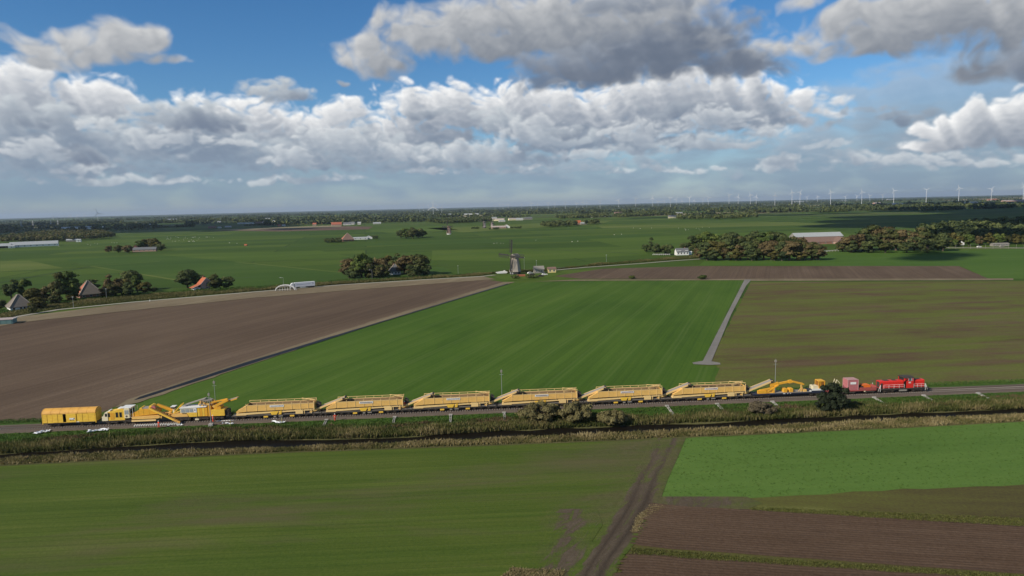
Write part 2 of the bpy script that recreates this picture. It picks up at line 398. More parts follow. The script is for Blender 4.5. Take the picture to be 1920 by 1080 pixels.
def quads_mesh(name, C, Nn, S, mat, tint=None, parent=None, up=None, asp=1.0):
    """many small faces: centres C, normals Nn, half sizes S"""
    n = len(C); r = np.random.randn(n, 3); Nn = Nn / (np.linalg.norm(Nn, axis=1, keepdims=True) + 1e-9)
    U = np.cross(Nn, r); U /= np.linalg.norm(U, axis=1, keepdims=True) + 1e-9; W = np.cross(Nn, U)
    S = np.asarray(S).reshape(-1, 1)
    V = np.stack([C - U * S - W * S * asp * .6, C + U * S * .8 - W * S * asp, C + U * S + W * S * asp * .7, C - U * S * .7 + W * S * asp], 1).reshape(-1, 3)
    me = bpy.data.meshes.new(name); me.vertices.add(4 * n); me.vertices.foreach_set('co', V.astype(np.float32).ravel())
    me.loops.add(4 * n); me.loops.foreach_set('vertex_index', np.arange(4 * n, dtype=np.int32))
    me.polygons.add(n); me.polygons.foreach_set('loop_start', np.arange(0, 4 * n, 4, dtype=np.int32)); me.polygons.foreach_set('loop_total', np.full(n, 4, np.int32))
    me.update(calc_edges=True)
    if tint is not None:
        a = me.attributes.new('tint', 'FLOAT', 'FACE'); a.data.foreach_set('value', np.asarray(tint, np.float32))
    me.materials.append(mat); o = bpy.data.objects.new(name, me); COL.objects.link(o)
    if parent: o.parent = parent
    return o
def blades_mesh(name, base, hgt, wid, tint, mat, per=5, lean=.35, spread=.3):
    """tufts of grass or reed: per leaning blades at every base point"""
    n = len(base); B = np.repeat(base, per, 0); h = np.repeat(hgt, per) * np.random.uniform(.6, 1.1, n * per)
    t = np.repeat(tint, per) + np.random.uniform(-.08, .08, n * per); w = np.repeat(wid, per) * np.random.uniform(.7, 1.2, n * per)
    a = np.random.uniform(0, 2 * np.pi, n * per); b = np.random.uniform(0, 2 * np.pi, n * per)
    B = B + np.stack([np.cos(b), np.sin(b), 0 * b], 1) * (spread * np.random.rand(n * per))[:, None]
    side = np.stack([np.cos(a), np.sin(a), 0 * a], 1) * w[:, None] / 2
    tip = B + np.stack([np.random.randn(n * per) * lean * h, np.random.randn(n * per) * lean * h, h], 1)
    mid = (B + tip) / 2
    V = np.stack([B - side * .5, B + side * .5, mid + side, tip, mid - side], 1).reshape(-1, 3); N = n * per
    me = bpy.data.meshes.new(name); me.vertices.add(5 * N); me.vertices.foreach_set('co', V.astype(np.float32).ravel())
    me.loops.add(5 * N); me.loops.foreach_set('vertex_index', np.arange(5 * N, dtype=np.int32))
    me.polygons.add(N); me.polygons.foreach_set('loop_start', np.arange(0, 5 * N, 5, dtype=np.int32)); me.polygons.foreach_set('loop_total', np.full(N, 5, np.int32))
    me.update(calc_edges=True)
    at_ = me.attributes.new('tint', 'FLOAT', 'FACE'); at_.data.foreach_set('value', t.astype(np.float32))
    me.materials.append(mat); o = bpy.data.objects.new(name, me); COL.objects.link(o); return o
def leaf_mat(name, stops, trans=.25):
    n = NT(name); t = n.attr('tint').outputs['Fac']
    oi = n.t.nodes.new('ShaderNodeObjectInfo')
    f = n.math('ADD', t, n.math('MULTIPLY', n.math('SUBTRACT', oi.outputs['Random'], .5), .25), True)
    c = n.ramp(f, stops)
    m = n.done(c, .75, .2)
    tr = n.t.nodes.new('ShaderNodeBsdfTranslucent'); n.put(tr.inputs[0], c)
    mx = n.t.nodes.new('ShaderNodeMixShader'); mx.inputs[0].default_value = trans
    n.t.links.new(n.b.outputs[0], mx.inputs[1]); n.t.links.new(tr.outputs[0], mx.inputs[2]); n.t.links.new(mx.outputs[0], n.out.inputs[0])
    return m
# ================================================================ the land
A_ROW = math.atan2(G(945, 533).y - G(260, 748).y, G(945, 533).x - G(260, 748).x)    # the parcels behind the railway run this way
A_TRK = math.atan2(G(1735, 731).y - G(85, 798).y, G(1735, 731).x - G(85, 798).x)

def polder():
    n = NT('polder_grass')
    b = n.t.nodes.new('ShaderNodeTexBrick'); n.put(b.inputs['Vector'], n.map(RAD(12)))
    b.offset = .37; b.inputs['Scale'].default_value = 1; b.inputs['Brick Width'].default_value = 310; b.inputs['Row Height'].default_value = 74
    b.inputs['Mortar Size'].default_value = 1.1; b.inputs['Mortar Smooth'].default_value = .4; b.inputs['Bias'].default_value = 0
    b.inputs['Color1'].default_value = (0, 0, 0, 1); b.inputs['Color2'].default_value = (1, 1, 1, 1); b.inputs['Mortar'].default_value = (.5, .5, .5, 1)
    par = n.math('MULTIPLY', b.outputs['Color'], 1.0)
    pt = n.noise(n.map(RAD(12), (.004, .011, 1)), 1, 6, .6); gr = n.noise(n.map(RAD(12), (.05, .3, 1)), 1, 5, .65)
    big = n.noise(n.map(0, (.0006, .0011, 1)), 1, 4, .6)
    f = n.math('ADD', n.math('ADD', n.math('MULTIPLY', par, .3), n.math('MULTIPLY', pt, .45)), n.math('MULTIPLY', gr, .25))
    c = n.ramp(f, [(.16, (.028, .056, .009)), (.40, (.050, .092, .013)), (.60, (.076, .120, .017)), (.84, (.13, .165, .034))])
    # the odd ploughed or stubble parcel far out
    dist = n.t.nodes.new('ShaderNodeVectorMath'); dist.operation = 'LENGTH'; n.put(dist.inputs[0], n.tc.outputs['Object'])
    far = n.math('MULTIPLY', n.math('SUBTRACT', dist.outputs[1], 1900), 1 / 1600, True)
    br = n.math('MULTIPLY', n.math('MULTIPLY', n.math('SUBTRACT', n.noise(n.map(RAD(12), (.0016, .008, 1)), 1, 2), .53), 14, True), far, True)
    c = n.mix(br, c, n.ramp(pt, [(.35, (.11, .075, .05)), (.65, (.2, .17, .09))]))
    # rough wooded country towards the horizon
    wd = n.math('MULTIPLY', n.math('MULTIPLY', n.math('SUBTRACT', n.noise(n.map(0, (.0016, .0044, 1)), 1, 6, .7), .46), 9, True), n.math('MULTIPLY', n.math('SUBTRACT', dist.outputs[1], 2600), 1 / 3000, True), True)
    c = n.mix(wd, c, (.017, .03, .016))
    dk = n.math('MULTIPLY', b.outputs['Fac'], .75)
    c = n.mix(dk, c, (.018, .034, .012))
    n.bump(gr, .3, .3)
    return n.done(c, .95, .1)
def big_disc():
    vs = []; rings = [0, 300, 1000, 3000, 9000, 20000, 34000]; k = 64
    vs.append((0, 0, 0)); fs = []
    for r in rings[1:]:
        for i in range(k): vs.append((r * math.cos(2 * math.pi * i / k), r * math.sin(2 * math.pi * i / k), 0))
    fs += [(0, 1 + i, 1 + (i + 1) % k) for i in range(k)]
    for j in range(len(rings) - 2):
        for i in range(k): fs.append((1 + j * k + i, 1 + (j + 1) * k + i, 1 + (j + 1) * k + (i + 1) % k, 1 + j * k + (i + 1) % k))
    me = bpy.data.meshes.new('ground'); me.from_pydata(vs, [], fs); me.materials.append(polder())
    o = bpy.data.objects.new('ground', me); COL.objects.link(o); tag(o, 'flat green polder land reaching to the horizon', kind='structure')
big_disc()

# ---- field materials
def tramlines(n, c, ang):                                 # pairs of pale wheel tracks through the young crop
    v = n.map(ang, (1, 1, 1)); s = n.t.nodes.new('ShaderNodeSeparateXYZ'); n.put(s.inputs[0], v)
    u = n.math('ABSOLUTE', n.math('SUBTRACT', n.math('FRACT', n.math('DIVIDE', n.math('ADD', s.outputs[1], n.math('MULTIPLY', n.noise(n.map(ang, (.02, .02, 1)), 1, 2), 1.5)), 13.5)), .5))
    k = n.math('MULTIPLY', n.math('SUBTRACT', .045, n.math('ABSOLUTE', n.math('SUBTRACT', u, .06))), 30, True)
    k = n.math('MULTIPLY', k, n.math('MULTIPLY', n.noise(n.map(ang, (.02, .2, 1)), 1, 4), .55), True)
    return n.mix(k, c, (.115, .165, .045))
def passes(pitch, amt, col, wob=1.0):                     # sowing, ploughing or mowing passes: bands and sharp seams
    def f(n, c, ang):
        v = n.map(ang, (1, 1, 1)); s = n.t.nodes.new('ShaderNodeSeparateXYZ'); n.put(s.inputs[0], v)
        y = n.math('ADD', s.outputs[1], n.math('MULTIPLY', n.noise(n.map(ang, (.015, .03, 1)), 1, 3), wob))
        q = n.math('DIVIDE', y, pitch); fr = n.math('FRACT', q)
        seam = n.math('MULTIPLY', n.math('SUBTRACT', n.math('ABSOLUTE', n.math('SUBTRACT', fr, .5)), .40), 11, True)
        wn = n.t.nodes.new('ShaderNodeTexWhiteNoise'); wn.noise_dimensions = '1D'; n.put(wn.inputs['W'], n.math('FLOOR', q))
        br = n.math('ADD', n.math('MULTIPLY', n.math('SUBTRACT', wn.outputs[0], .5), .09), 1.0)
        k = n.math('MULTIPLY', seam, n.math('MULTIPLY', n.noise(n.map(ang, (.03, .4, 1)), 1, 5, .7), 1.7), True)
        vm = n.t.nodes.new('ShaderNodeVectorMath'); vm.operation = 'SCALE'; n.put(vm.inputs[0], c); n.put(vm.inputs[3], br)
        return n.mix(n.math('MULTIPLY', k, amt), vm.outputs[0], col)
    return f
def both(*fs):
    def f(n, c, ang):
        for g in fs: c = g(n, c, ang)
        return c
    return f
def specks(col, thr=.70, sc=.8):
    def f(n, c, ang):
        g = n.noise(n.map(), sc, 3, .8); k = n.math('MULTIPLY', n.math('SUBTRACT', g, thr), 14, True)
        return n.mix(n.math('MULTIPLY', k, .8), c, col)
    return f
G_STOPS = [(.1, (.039, .086, .009)), (.4, (.056, .112, .012)), (.65, (.071, .130, .016)), (.95, (.104, .158, .027))]
m_crop = field_mat('young_crop', G_STOPS, A_ROW, .010, .8, .02, 1.3, (.36, .38, .26), .7, .12, both(passes(3.4, .28, (.030, .075, .010)), tramlines), 1.3)
m_plough_far = field_mat('ploughed_soil', [(.1, (.085, .057, .039)), (.45, (.118, .081, .054)), (.7, (.142, .099, .067)), (.95, (.19, .14, .10))], A_ROW, .008, .5, .018, 1.4, (.38, .32, .3), .9, .2, both(passes(3.0, .4, (.075, .050, .038)), specks((.26, .21, .17), .66), specks((.06, .04, .03), .66, 1.1)), 1.35)
def weeds(n, c, ang):
    g = n.noise(n.map(ang, (.007, .085, 1)), 1, 7, .72, .3); g2 = n.noise(n.map(0, (.05, .09, 1)), 1, 5, .65)
    k = n.math('MULTIPLY', n.math('SUBTRACT', n.math('ADD', n.math('MULTIPLY', g, .62), n.math('MULTIPLY', g2, .38)), .415), 8, True)
    fine = n.noise(n.map(), 1.1, 5, .7)
    c = n.mix(n.math('MULTIPLY', k, n.math('ADD', n.math('MULTIPLY', fine, .9), .2), True), c, n.ramp(fine, [(.3, (.085, .122, .014)), (.7, (.14, .182, .026))]))
    return c
m_stubble = field_mat('weedy_stubble', [(.1, (.074, .050, .025)), (.45, (.108, .074, .038)), (.7, (.130, .092, .050)), (.95, (.175, .135, .07))], A_TRK + RAD(2), .008, .35, .03, 1.4, (.42, .3, .28), .6, .15, weeds, 1.4)
def bare(n, c, ang):                                      # thin brown places in the grass
    g = n.noise(n.map(ang, (.012, .06, 1)), 1, 6, .66, .4)
    k = n.math('MULTIPLY', n.math('SUBTRACT', g, .51), 6, True)
    return n.mix(n.math('MULTIPLY', k, .7), c, (.115, .095, .05))
def edgewear(n, c, ang):                                  # browner, thinner grass towards the dirt track
    s = n.t.nodes.new('ShaderNodeSeparateXYZ'); n.put(s.inputs[0], n.tc.outputs['Object'])
    a = n.noise(n.map(RAD(20), (.03, .09, 1)), 1, 7, .7, .6)
    d = n.math('MULTIPLY', n.math('ADD', s.outputs[0], n.math('MULTIPLY', n.math('SUBTRACT', 150, s.outputs[1]), .28)), 1 / 34, True)
    k = n.math('MULTIPLY', n.math('SUBTRACT', n.math('ADD', n.math('MULTIPLY', d, .36), a), .68), 4, True)
    return n.mix(n.math('MULTIPLY', k, .7), c, n.ramp(n.noise(n.map(), .9, 5, .7), [(.3, (.085, .066, .036)), (.7, (.14, .115, .065))]))
F_STOPS = [(.1, (.046, .078, .011)), (.38, (.066, .102, .015)), (.65, (.088, .120, .020)), (.95, (.13, .146, .038))]
MOWN = (F_STOPS, A_TRK - RAD(1), .016, .9, .03, 1.8, (.46, .26, .28), both(passes(1.7, .5, (.044, .074, .011), 2.5), bare, edgewear), 1.3)
m_mown = field_mat('mown_grass', *MOWN[:7], .7, .14, *MOWN[7:])
def clumps(n, c, ang):
    g = n.noise(n.map(ang, (.3, 1.1, 1)), 1.4, 8, .75); big = n.noise(n.map(ang, (.03, .08, 1)), 1, 3)
    k = n.math('MULTIPLY', n.math('SUBTRACT', n.math('ADD', g, n.math('MULTIPLY', n.math('SUBTRACT', big, .5), .5)), .655), 8, True)
    return n.mix(n.math('MULTIPLY', k, .42), c, (.05, .095, .015))
m_lush = field_mat('lush_ryegrass', [(.1, (.066, .126, .023)), (.45, (.090, .164, .031)), (.7, (.110, .188, .038)), (.95, (.15, .225, .058))], A_TRK, .02, .6, .045, 2.4, (.35, .3, .35), .7, .15, clumps)
m_plough = field_mat('dark_ploughed_soil', [(.1, (.048, .030, .019)), (.4, (.076, .049, .033)), (.7, (.102, .068, .047)), (.95, (.17, .122, .085))], RAD(-8), .03, 1.6, .04, 2.2, (.34, .28, .38), 1.0, .15)
m_weedstrip = field_mat('weedy_green_strip', [(.1, (.065, .050, .024)), (.42, (.092, .082, .027)), (.7, (.108, .112, .028)), (.95, (.15, .15, .045))], RAD(-8), .02, .4, .05, 2.0, (.36, .32, .32), .8, .12, None, 1.5)
m_verge = field_mat('dry_grass_verge', [(.1, (.13, .10, .062)), (.5, (.20, .158, .10)), (.9, (.28, .23, .145))], A_ROW, .02, .4, .05, 1.0, (.3, .4, .3), .4, .1)
m_lane = field_mat('concrete_lane', [(.1, (.17, .16, .145)), (.5, (.22, .205, .185)), (.9, (.28, .265, .24))], A_ROW, .03, .6, .1, 1.2, (.3, .4, .3), .2, .03)
m_road = field_mat('pale_road', [(.1, (.26, .24, .20)), (.5, (.33, .305, .255)), (.9, (.40, .37, .31))], A_ROW, .02, .4, .05, 1.0, (.3, .4, .3), .2, .03)
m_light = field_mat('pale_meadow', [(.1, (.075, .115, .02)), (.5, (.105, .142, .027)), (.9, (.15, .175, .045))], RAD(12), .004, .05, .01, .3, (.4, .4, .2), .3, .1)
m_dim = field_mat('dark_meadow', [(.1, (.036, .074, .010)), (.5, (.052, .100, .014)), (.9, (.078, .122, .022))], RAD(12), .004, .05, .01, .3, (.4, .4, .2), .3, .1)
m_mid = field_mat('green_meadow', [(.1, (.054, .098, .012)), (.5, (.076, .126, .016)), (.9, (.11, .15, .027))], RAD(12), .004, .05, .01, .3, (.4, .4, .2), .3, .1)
m_fresh = field_mat('fresh_meadow', [(.1, (.050, .105, .014)), (.5, (.068, .130, .018)), (.9, (.095, .155, .03))], RAD(4), .006, .06, .012, .5, (.45, .35, .2), .4, .1)
m_brownfar = field_mat('far_ploughed_soil', [(.1, (.09, .055, .04)), (.5, (.13, .085, .06)), (.9, (.18, .13, .09))], RAD(12), .004, .05, .01, .3, (.4, .4, .2), .3, .1)
m_sand = field_mat('far_stubble', [(.1, (.19, .155, .085)), (.5, (.25, .21, .12)), (.9, (.31, .27, .16))], RAD(12), .004, .05, .01, .3, (.4, .4, .2), .3, .1)

# ---- polder beyond the road: parcels that stand out by their colour, some with sunlight put into it
def far(name, m, rows, z, label): return sheet(name, m, P(rows), z, label)
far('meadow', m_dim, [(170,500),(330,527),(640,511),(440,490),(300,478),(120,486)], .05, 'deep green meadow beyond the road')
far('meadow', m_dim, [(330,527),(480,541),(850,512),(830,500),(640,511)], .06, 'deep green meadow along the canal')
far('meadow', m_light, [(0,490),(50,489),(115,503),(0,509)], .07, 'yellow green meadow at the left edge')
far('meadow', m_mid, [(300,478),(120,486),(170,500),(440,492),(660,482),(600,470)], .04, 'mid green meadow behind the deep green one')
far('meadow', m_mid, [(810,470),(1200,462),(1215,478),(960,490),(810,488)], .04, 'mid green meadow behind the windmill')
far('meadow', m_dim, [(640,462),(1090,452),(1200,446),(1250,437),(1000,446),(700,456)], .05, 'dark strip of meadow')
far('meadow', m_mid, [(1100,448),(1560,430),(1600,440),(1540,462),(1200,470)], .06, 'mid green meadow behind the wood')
far('meadow', m_light, [(800,428),(1150,413),(1130,419),(870,436)], .07, 'yellow green strip beyond the mills, sunlight put into its colour')  # paler meadow colour stands in for sunlight on this strip
far('meadow', m_light, [(1120,424),(1480,416),(1560,421),(1300,427),(1130,428)], .07, 'long yellow green strip, sunlight put into its colour')  # paler colour stands in for the sunny gap between cloud shadows
far('meadow', m_mid, [(690,432),(820,424),(860,431),(740,438)], .07, 'green strip by the far plough land')
far('meadow', m_fresh, [(1540,478),(1580,470),(1800,470),(1920,466),(1920,500),(1830,500),(1310,498),(1320,490)], .07, 'fresh green meadow in front of the woods')
far('meadow', m_fresh, [(1840,478),(1920,474),(1920,523),(1850,522),(1800,498)], .09, 'green field in the right corner')
far('field', m_brownfar, [(400,432),(640,424),(700,425),(690,430),(520,434)], .08, 'brown ploughed strip by the hamlet')
far('field', m_sand, [(385,432),(470,428),(640,422),(640,425),(470,431)], .09, 'sandy stubble strip by the hamlet')
far('field', m_sand, [(1240,402),(1400,396),(1500,395),(1430,400)], .08, 'far stubble strip')
far('field', m_sand, [(1590,384),(1760,382),(1760,385),(1590,388)], .08, 'far pale strip')
far('field', m_light, [(300,424),(370,422),(400,427),(310,431)], .08, 'small yellow green plot')  # paler yellow green than the land around it
far('field', m_light, [(1340,390),(1440,386),(1445,392),(1350,395)], .08, 'small far green plot')
_zt = .105
for nm, rows in (('cattle_track', [(440,491,640,511)]), ('cattle_track', [(170,499,330,525)]), ('cattle_track', [(50,489,115,503)]), ('cattle_track', [(0,509,115,503)]), ('cattle_track', [(115,503,300,490)]), ('cattle_track', [(862,443,1075,449)]), ('cattle_track', [(640,484,440,496)]),
                 ('cattle_track', [(1110,422,1480,421)]), ('cattle_track', [(770,470,1000,466)]), ('cattle_track', [(560,472,720,462)]), ('cattle_track', [(760,441,870,428)])):
    for (x0, y0, x1, y1) in rows:
        a, b = G(x0, y0), G(x1, y1); d = (b - a).normalized(); s = Vector((-d.y, d.x, 0)) * (.0020 * (a.length + b.length) / 2 + .4)
        _zt += .004; sheet(nm, m_light, [a - s, b - s, b + s, a + s], _zt, 'pale track across the meadows')
for (x0, y0, x1, y1) in ((0,474,420,466),(420,466,640,460),(810,478,1010,470),(700,458,1080,452),(1000,470,1200,466),(0,530,170,500),(640,511,840,497),(330,527,480,520),(900,462,1200,476),(960,445,1300,438),(1300,437,1560,428),(470,452,640,446)):
    _zt += .004; a, b = G(x0, y0), G(x1, y1); d = (b - a).normalized(); s = Vector((-d.y, d.x, 0)) * (.0005 * (a.length + b.length) / 2 + .3)
    sheet('ditch', NT('ditch_water').done((.018, .028, .014), .5, .05) if 'ditch_water' not in bpy.data.materials else bpy.data.materials['ditch_water'], [a - s, b - s, b + s, a + s], _zt, 'narrow dark ditch between meadows')

for i_, (x0, x1, y, m_) in enumerate([(20,300,407,0),(330,620,413,1),(420,700,407,0),(560,800,411,2),(700,900,408,1),(740,880,412,0),(830,1000,405,2),(900,1080,412,0),(960,1140,402,1),(1080,1250,399,0),(1180,1330,403,2),(1300,1460,391,1),(1330,1480,396,0),(1440,1600,387,2),(1500,1700,392,0),(1560,1760,379,1),(1650,1850,386,0),(1760,1920,374,2),(1800,1920,389,0),(1850,1920,381,1),(250,380,416,2),(0,90,411,1)]):
    y = max(y, 385 - (x0 - 960) * 45 / 1920 + 5.5); s_ = -(x1 - x0) * 45 / 1920; far('field', [m_mid, m_light, m_sand][m_], [(x0, y), (x1, y + s_), (x1 + 20, y + s_ + 2.2), (x0 + 10, y + 2.6)], .14 + i_ * .004, 'narrow far field strip between tree rows')
# ---- the big fields behind the railway
sheet('ploughed_field', m_plough_far, P([(-400,700),(-300,640),(20,603),(250,578),(480,556),(700,539),(905,523),(945,529),(700,604),(470,676),(240,752),(150,792),(-400,840)]), .03, 'large brown ploughed field on the left', jitter=.25)
sheet('crop_field', m_crop, P([(962,531),(1120,525),(1395,525),(1312,686),(1350,690),(1330,735),(700,790),(200,800),(270,752),(480,677),(710,606)]), .03, 'large green field of young crop', jitter=.25)
sheet('stubble_field', m_stubble, P([(1408,529),(2300,525),(2400,715),(1332,728),(1345,686),(1330,680)]), .015, 'weedy brown green stubble field on the right', jitter=.3)
sheet('ploughed_field', m_plough_far, P([(1038,518),(1130,504),(1310,499),(1798,499),(1852,522),(1410,523),(1090,523)]), .10, 'brown ploughed strip beyond the green field', jitter=.3)
sheet('grass_verge', m_verge, P([(1000,528),(1080,524.5),(1400,523),(1900,522.3),(1900,525.5),(1410,527),(1395,525.6),(1110,526.5)]), .12, 'dry grass edge of the far plough land', jitter=.2)
sheet('farm_lane', m_lane, P([(1396,524.5),(1409,524.5),(1399,536),(1371,590),(1334,678),(1350,681),(1351,684),(1332,685),(1300,683.5),(1298,680.5),(1318,677)]), .14, 'straight grey concrete farm lane between the green and the stubble field')
sheet('grass_verge', m_verge, P([(944,529),(965,529),(700,609),(480,681),(262,755),(215,765),(240,750),(465,675),(700,602)]), .15, 'dry grass bank beside the field ditch', jitter=.5)
m_water = NT('dark_water'); _w = m_water.noise(m_water.map(A_TRK, (.5, 1.6, 1)), 1, 3); m_water.bump(_w, .06, .05); m_water = m_water.done((.011, .009, .0065), .35, .03)
sheet('field_ditch', m_water, P([(951,532),(955,532.5),(712,606),(480,680),(270,747),(250,752),(262,745),(474,676)]), .17, 'dark field ditch between the plough land and the green field', jitter=.2)
# the road and its verge
sheet('grass_verge', m_verge, P([(-200,638),(20,596.5),(250,568),(480,547.5),(640,534.5),(905,518.5),(930,524),(905,525.5),(700,541),(480,558.5),(250,582),(30,606),(-200,655)]), .16, 'dry verge between the road and the plough land', jitter=.3)
def road_line(name, m, rows, w, z, label):
    pts = [G(x, y) for x, y in rows]; cs = []
    for i, p in enumerate(pts):
        d = (pts[min(i + 1, len(pts) - 1)] - pts[max(i - 1, 0)]).normalized(); s = Vector((-d.y, d.x, 0)) * w / 2
        cs.append([(p.x - s.x, p.y - s.y, z), (p.x + s.x, p.y + s.y, z)])
    ribbon(name, m, cs, z, label)
road_line('road', m_road, [(-300,650),(0,599),(30,594.5),(110,581),(250,567),(480,547.5),(640,534.5),(800,524.5),(905,518.5),(928,516)], 4.2, .2, 'pale concrete road past the farmhouses')
road_line('road', m_road, [(1040,506.8),(1100,501.5),(1200,494.5),(1260,489.5),(1320,485.5)], 4.5, .2, 'pale concrete road beyond the windmill')
road_line('road', m_road, [(1700,466),(1780,464.5),(1920,465),(2100,465)], 6, .2, 'pale road at the orchard')
road_line('road', m_road, [(1545,471),(1580,468),(1640,466)], 4, .2, 'pale farm road beside the barn')
road_line('road', m_lane, [(-300,632),(100,568),(300,556),(480,543),(640,531),(830,518),(920,513),(1000,509.5)], 5, .16, 'grey road behind the reeds')
road_line('canal', m_water, [(-300,628),(0,590),(250,562),(480,545),(640,532.5),(830,520),(930,512.5),(1130,496),(1310,482)], 5, .18, 'narrow canal behind the reeds')
sheet('yard', m_mid, P([(925,519),(1040,508),(1060,512),(1030,521),(950,527)]), .18, 'grass yard around the windmill', jitter=.3)

# ---- in front of the railway
def fieldP(rows): return [G(x, y, 0) for x, y in rows]
sheet('mown_field', m_mown, P([(-500,935),(0,873),(400,852),(960,832),(1270,818),(1300,817),(1230,930),(1090,1090),(900,1250),(-700,1250)]), .03, 'mown green field in the left foreground', jitter=.25)
sheet('lush_field', m_lush, P([(1284,822),(1600,806),(1920,789),(2300,765),(2400,880),(1920,909),(1600,922),(1400,935),(1224,937)]), .06, 'bright green grass field in the right foreground', jitter=.6)
sheet('weedy_field', m_weedstrip, P([(1224,936),(1400,934),(1600,921),(1920,908),(2400,878),(2400,1300),(1050,1300),(1130,1090),(1180,1000)]), .04, 'weedy ground between the plough strips', jitter=.3)
# ---- plough strips in the right foreground: real furrow ridges
def furrows(name, rows, label, pitch=.75, ht=.2):
    """rows: far edge left/right, near edge left/right on the land"""
    (fl, fr, nl, nr) = [G(x, y) for x, y in rows]
    n = max(6, int(((fl - nl).length + (fr - nr).length) / 2 / (pitch / 4))); k = 90
    rs = np.random.RandomState(len(rows) + n)
    ph = rs.rand(400); vs = np.zeros((n + 1, k + 1, 3))
    tt = np.linspace(0, 1, n + 1)[:, None]; uu = np.linspace(0, 1, k + 1)[None, :]
    fl, fr, nl, nr = [np.array(p) for p in (fl, fr, nl, nr)]
    L = fl[None, None] * (1 - tt[..., None]) + nl[None, None] * tt[..., None]; R = fr[None, None] * (1 - tt[..., None]) + nr[None, None] * tt[..., None]
    vs = L * (1 - uu[..., None]) + R * uu[..., None]
    d = tt * (n * pitch / 4)
    prof = np.cos(2 * np.pi * d / pitch)
    lump = rs.randn(n + 1, k + 1) * .3 + np.cumsum(rs.randn(n + 1, k + 1) * .12, 1) * .2
    edge = np.minimum(1, np.minimum(tt, 1 - tt) * n / 4)
    vs[..., 2] = .075 + ht * .5 * edge * (1 + prof * (1 + .35 * lump) + .25 * lump)
    wob = np.interp(np.arange(k + 1), np.arange(0, k + 9, 8), rs.randn(len(np.arange(0, k + 9, 8)))) * .12
    vs[..., 1] += wob[None, :]
    jag = rs.randn(n + 1) * .5
    vs[:, 0, 0] += jag; 
    m = k + 1
    idx = (np.arange(n)[:, None] * m + np.arange(k)[None]).ravel()
    fs = np.stack([idx, idx + m, idx + m + 1, idx + 1], 1)
    me = bpy.data.meshes.new(name); me.from_pydata(vs.reshape(-1, 3).tolist(), [], fs.tolist())
    me.polygons.foreach_set('use_smooth', [True] * len(me.polygons)); me.materials.append(m_plough)
    o = bpy.data.objects.new(name, me); COL.objects.link(o); tag(o, label, kind='structure')
furrows('ploughed_field', [(1222,944),(2000,992),(1186,1024),(2020,1084)], 'dark ploughed strip with fine furrows')
furrows('ploughed_field', [(1176,1038),(1900,1086),(1120,1150),(1900,1200)], 'dark ploughed strip in the bottom right corner')
# dirt track: mud worn into the grass
def mud_mat():
    n = NT('muddy_track'); w = n.attr('w').outputs['Fac']
    a = n.noise(n.map(RAD(60), (.16, .55, 1)), 1, 8, .72, .8); gr = n.noise(n.map(), 2.2, 6, .7)
    grass = field_color(n, *MOWN)[0]
    mud = n.ramp(n.math('ADD', n.math('MULTIPLY', a, .6), n.math('MULTIPLY', gr, .4)), [(.25, (.05, .036, .026)), (.5, (.095, .072, .05)), (.75, (.16, .13, .09))])
    mud = n.mix(n.math('MULTIPLY', n.math('MULTIPLY', n.attr('rut').outputs['Fac'], n.math('ADD', a, .35)), .85, True), mud, (.042, .031, .023))
    k = n.math('MULTIPLY', n.math('SUBTRACT', n.math('ADD', w, n.math('MULTIPLY', n.math('SUBTRACT', a, .5), 2.6)), .46), 4.0, True)
    n.bump(n.math('ADD', gr, a), .7, .15)
    return n.done(n.mix(k, grass, mud), .95, .12)
m_mud = mud_mat()
def dirt(name, rows, z, label, ws=(0, .55, 1, .7, 1, .55, 0), along=None, ruts=None):
    cs = []
    for i, (x0, x1, y) in enumerate(rows):
        a, b = G(x0, y), G(x1, y); m = len(ws) - 1; cs.append([(*a.lerp(b, j / m).xy, z + (.03 if 0 < j < m else 0) + (.05 if ruts and j in (5, 6, 7) else 0)) for j in range(m + 1)])
    # subdivide along the way
    out = []
    for i in range(len(cs) - 1):
        for t in range(6):
            out.append([tuple(np.array(cs[i][j]) * (1 - t / 6) + np.array(cs[i + 1][j]) * t / 6) for j in range(len(ws))])
    out.append(cs[-1]); o = ribbon(name, m_mud, out, z, label, w_attr=ws)
    if ruts:
        a = o.data.attributes.new('rut', 'FLOAT', 'POINT'); a.data.foreach_set('value', [r * k for k in np.interp(np.linspace(0, len(along) - 1, len(out)), range(len(along)), [.25, .3, .5, .9, 1, .9, .8, .8]) for r in ruts])
    if along:
        lv = np.interp(np.linspace(0, len(along) - 1, len(out)), range(len(along)), along)
        o.data.attributes['w'].data.foreach_set('value', [w * k for k in lv for w in ws])
dirt('dirt_track', [(1222,1286,822),(1204,1270,860),(1178,1252,900),(1158,1236,945),(1122,1206,1000),(1090,1166,1050),(1050,1142,1110),(1000,1104,1180)], .10, 'worn dirt track between the foreground fields', (0, .3, .55, .85, 1.05, .85, .6, .85, 1.05, .85, .55, .3, 0), (.62, .62, .78, 1.15, 1.25, 1.1, 1.0, 1.0), (0, 0, 0, .3, 1, .3, 0, .3, 1, .3, 0, 0, 0))
dirt('bare_patch', [(1030,1120,955),(1010,1130,985),(1020,1110,1015),(1000,1120,1045),(960,1120,1075),(930,1100,1110)], .08, 'bare trampled patch beside the dirt track', (0,.3,.6,.7,.6,.35,0))
dirt('bare_patch', [(1180,1400,932),(1190,1430,944),(1200,1400,956)], .085, 'muddy headland at the corner of the plough land', (0,.4,.7,.8,.7,.4,0))
m_straw = field_mat('straw_litter', [(.1, (.12, .10, .05)), (.5, (.2, .17, .085)), (.9, (.3, .26, .14))], RAD(50), .1, .6, .2, 3, (.3, .3, .4), .6, .1)
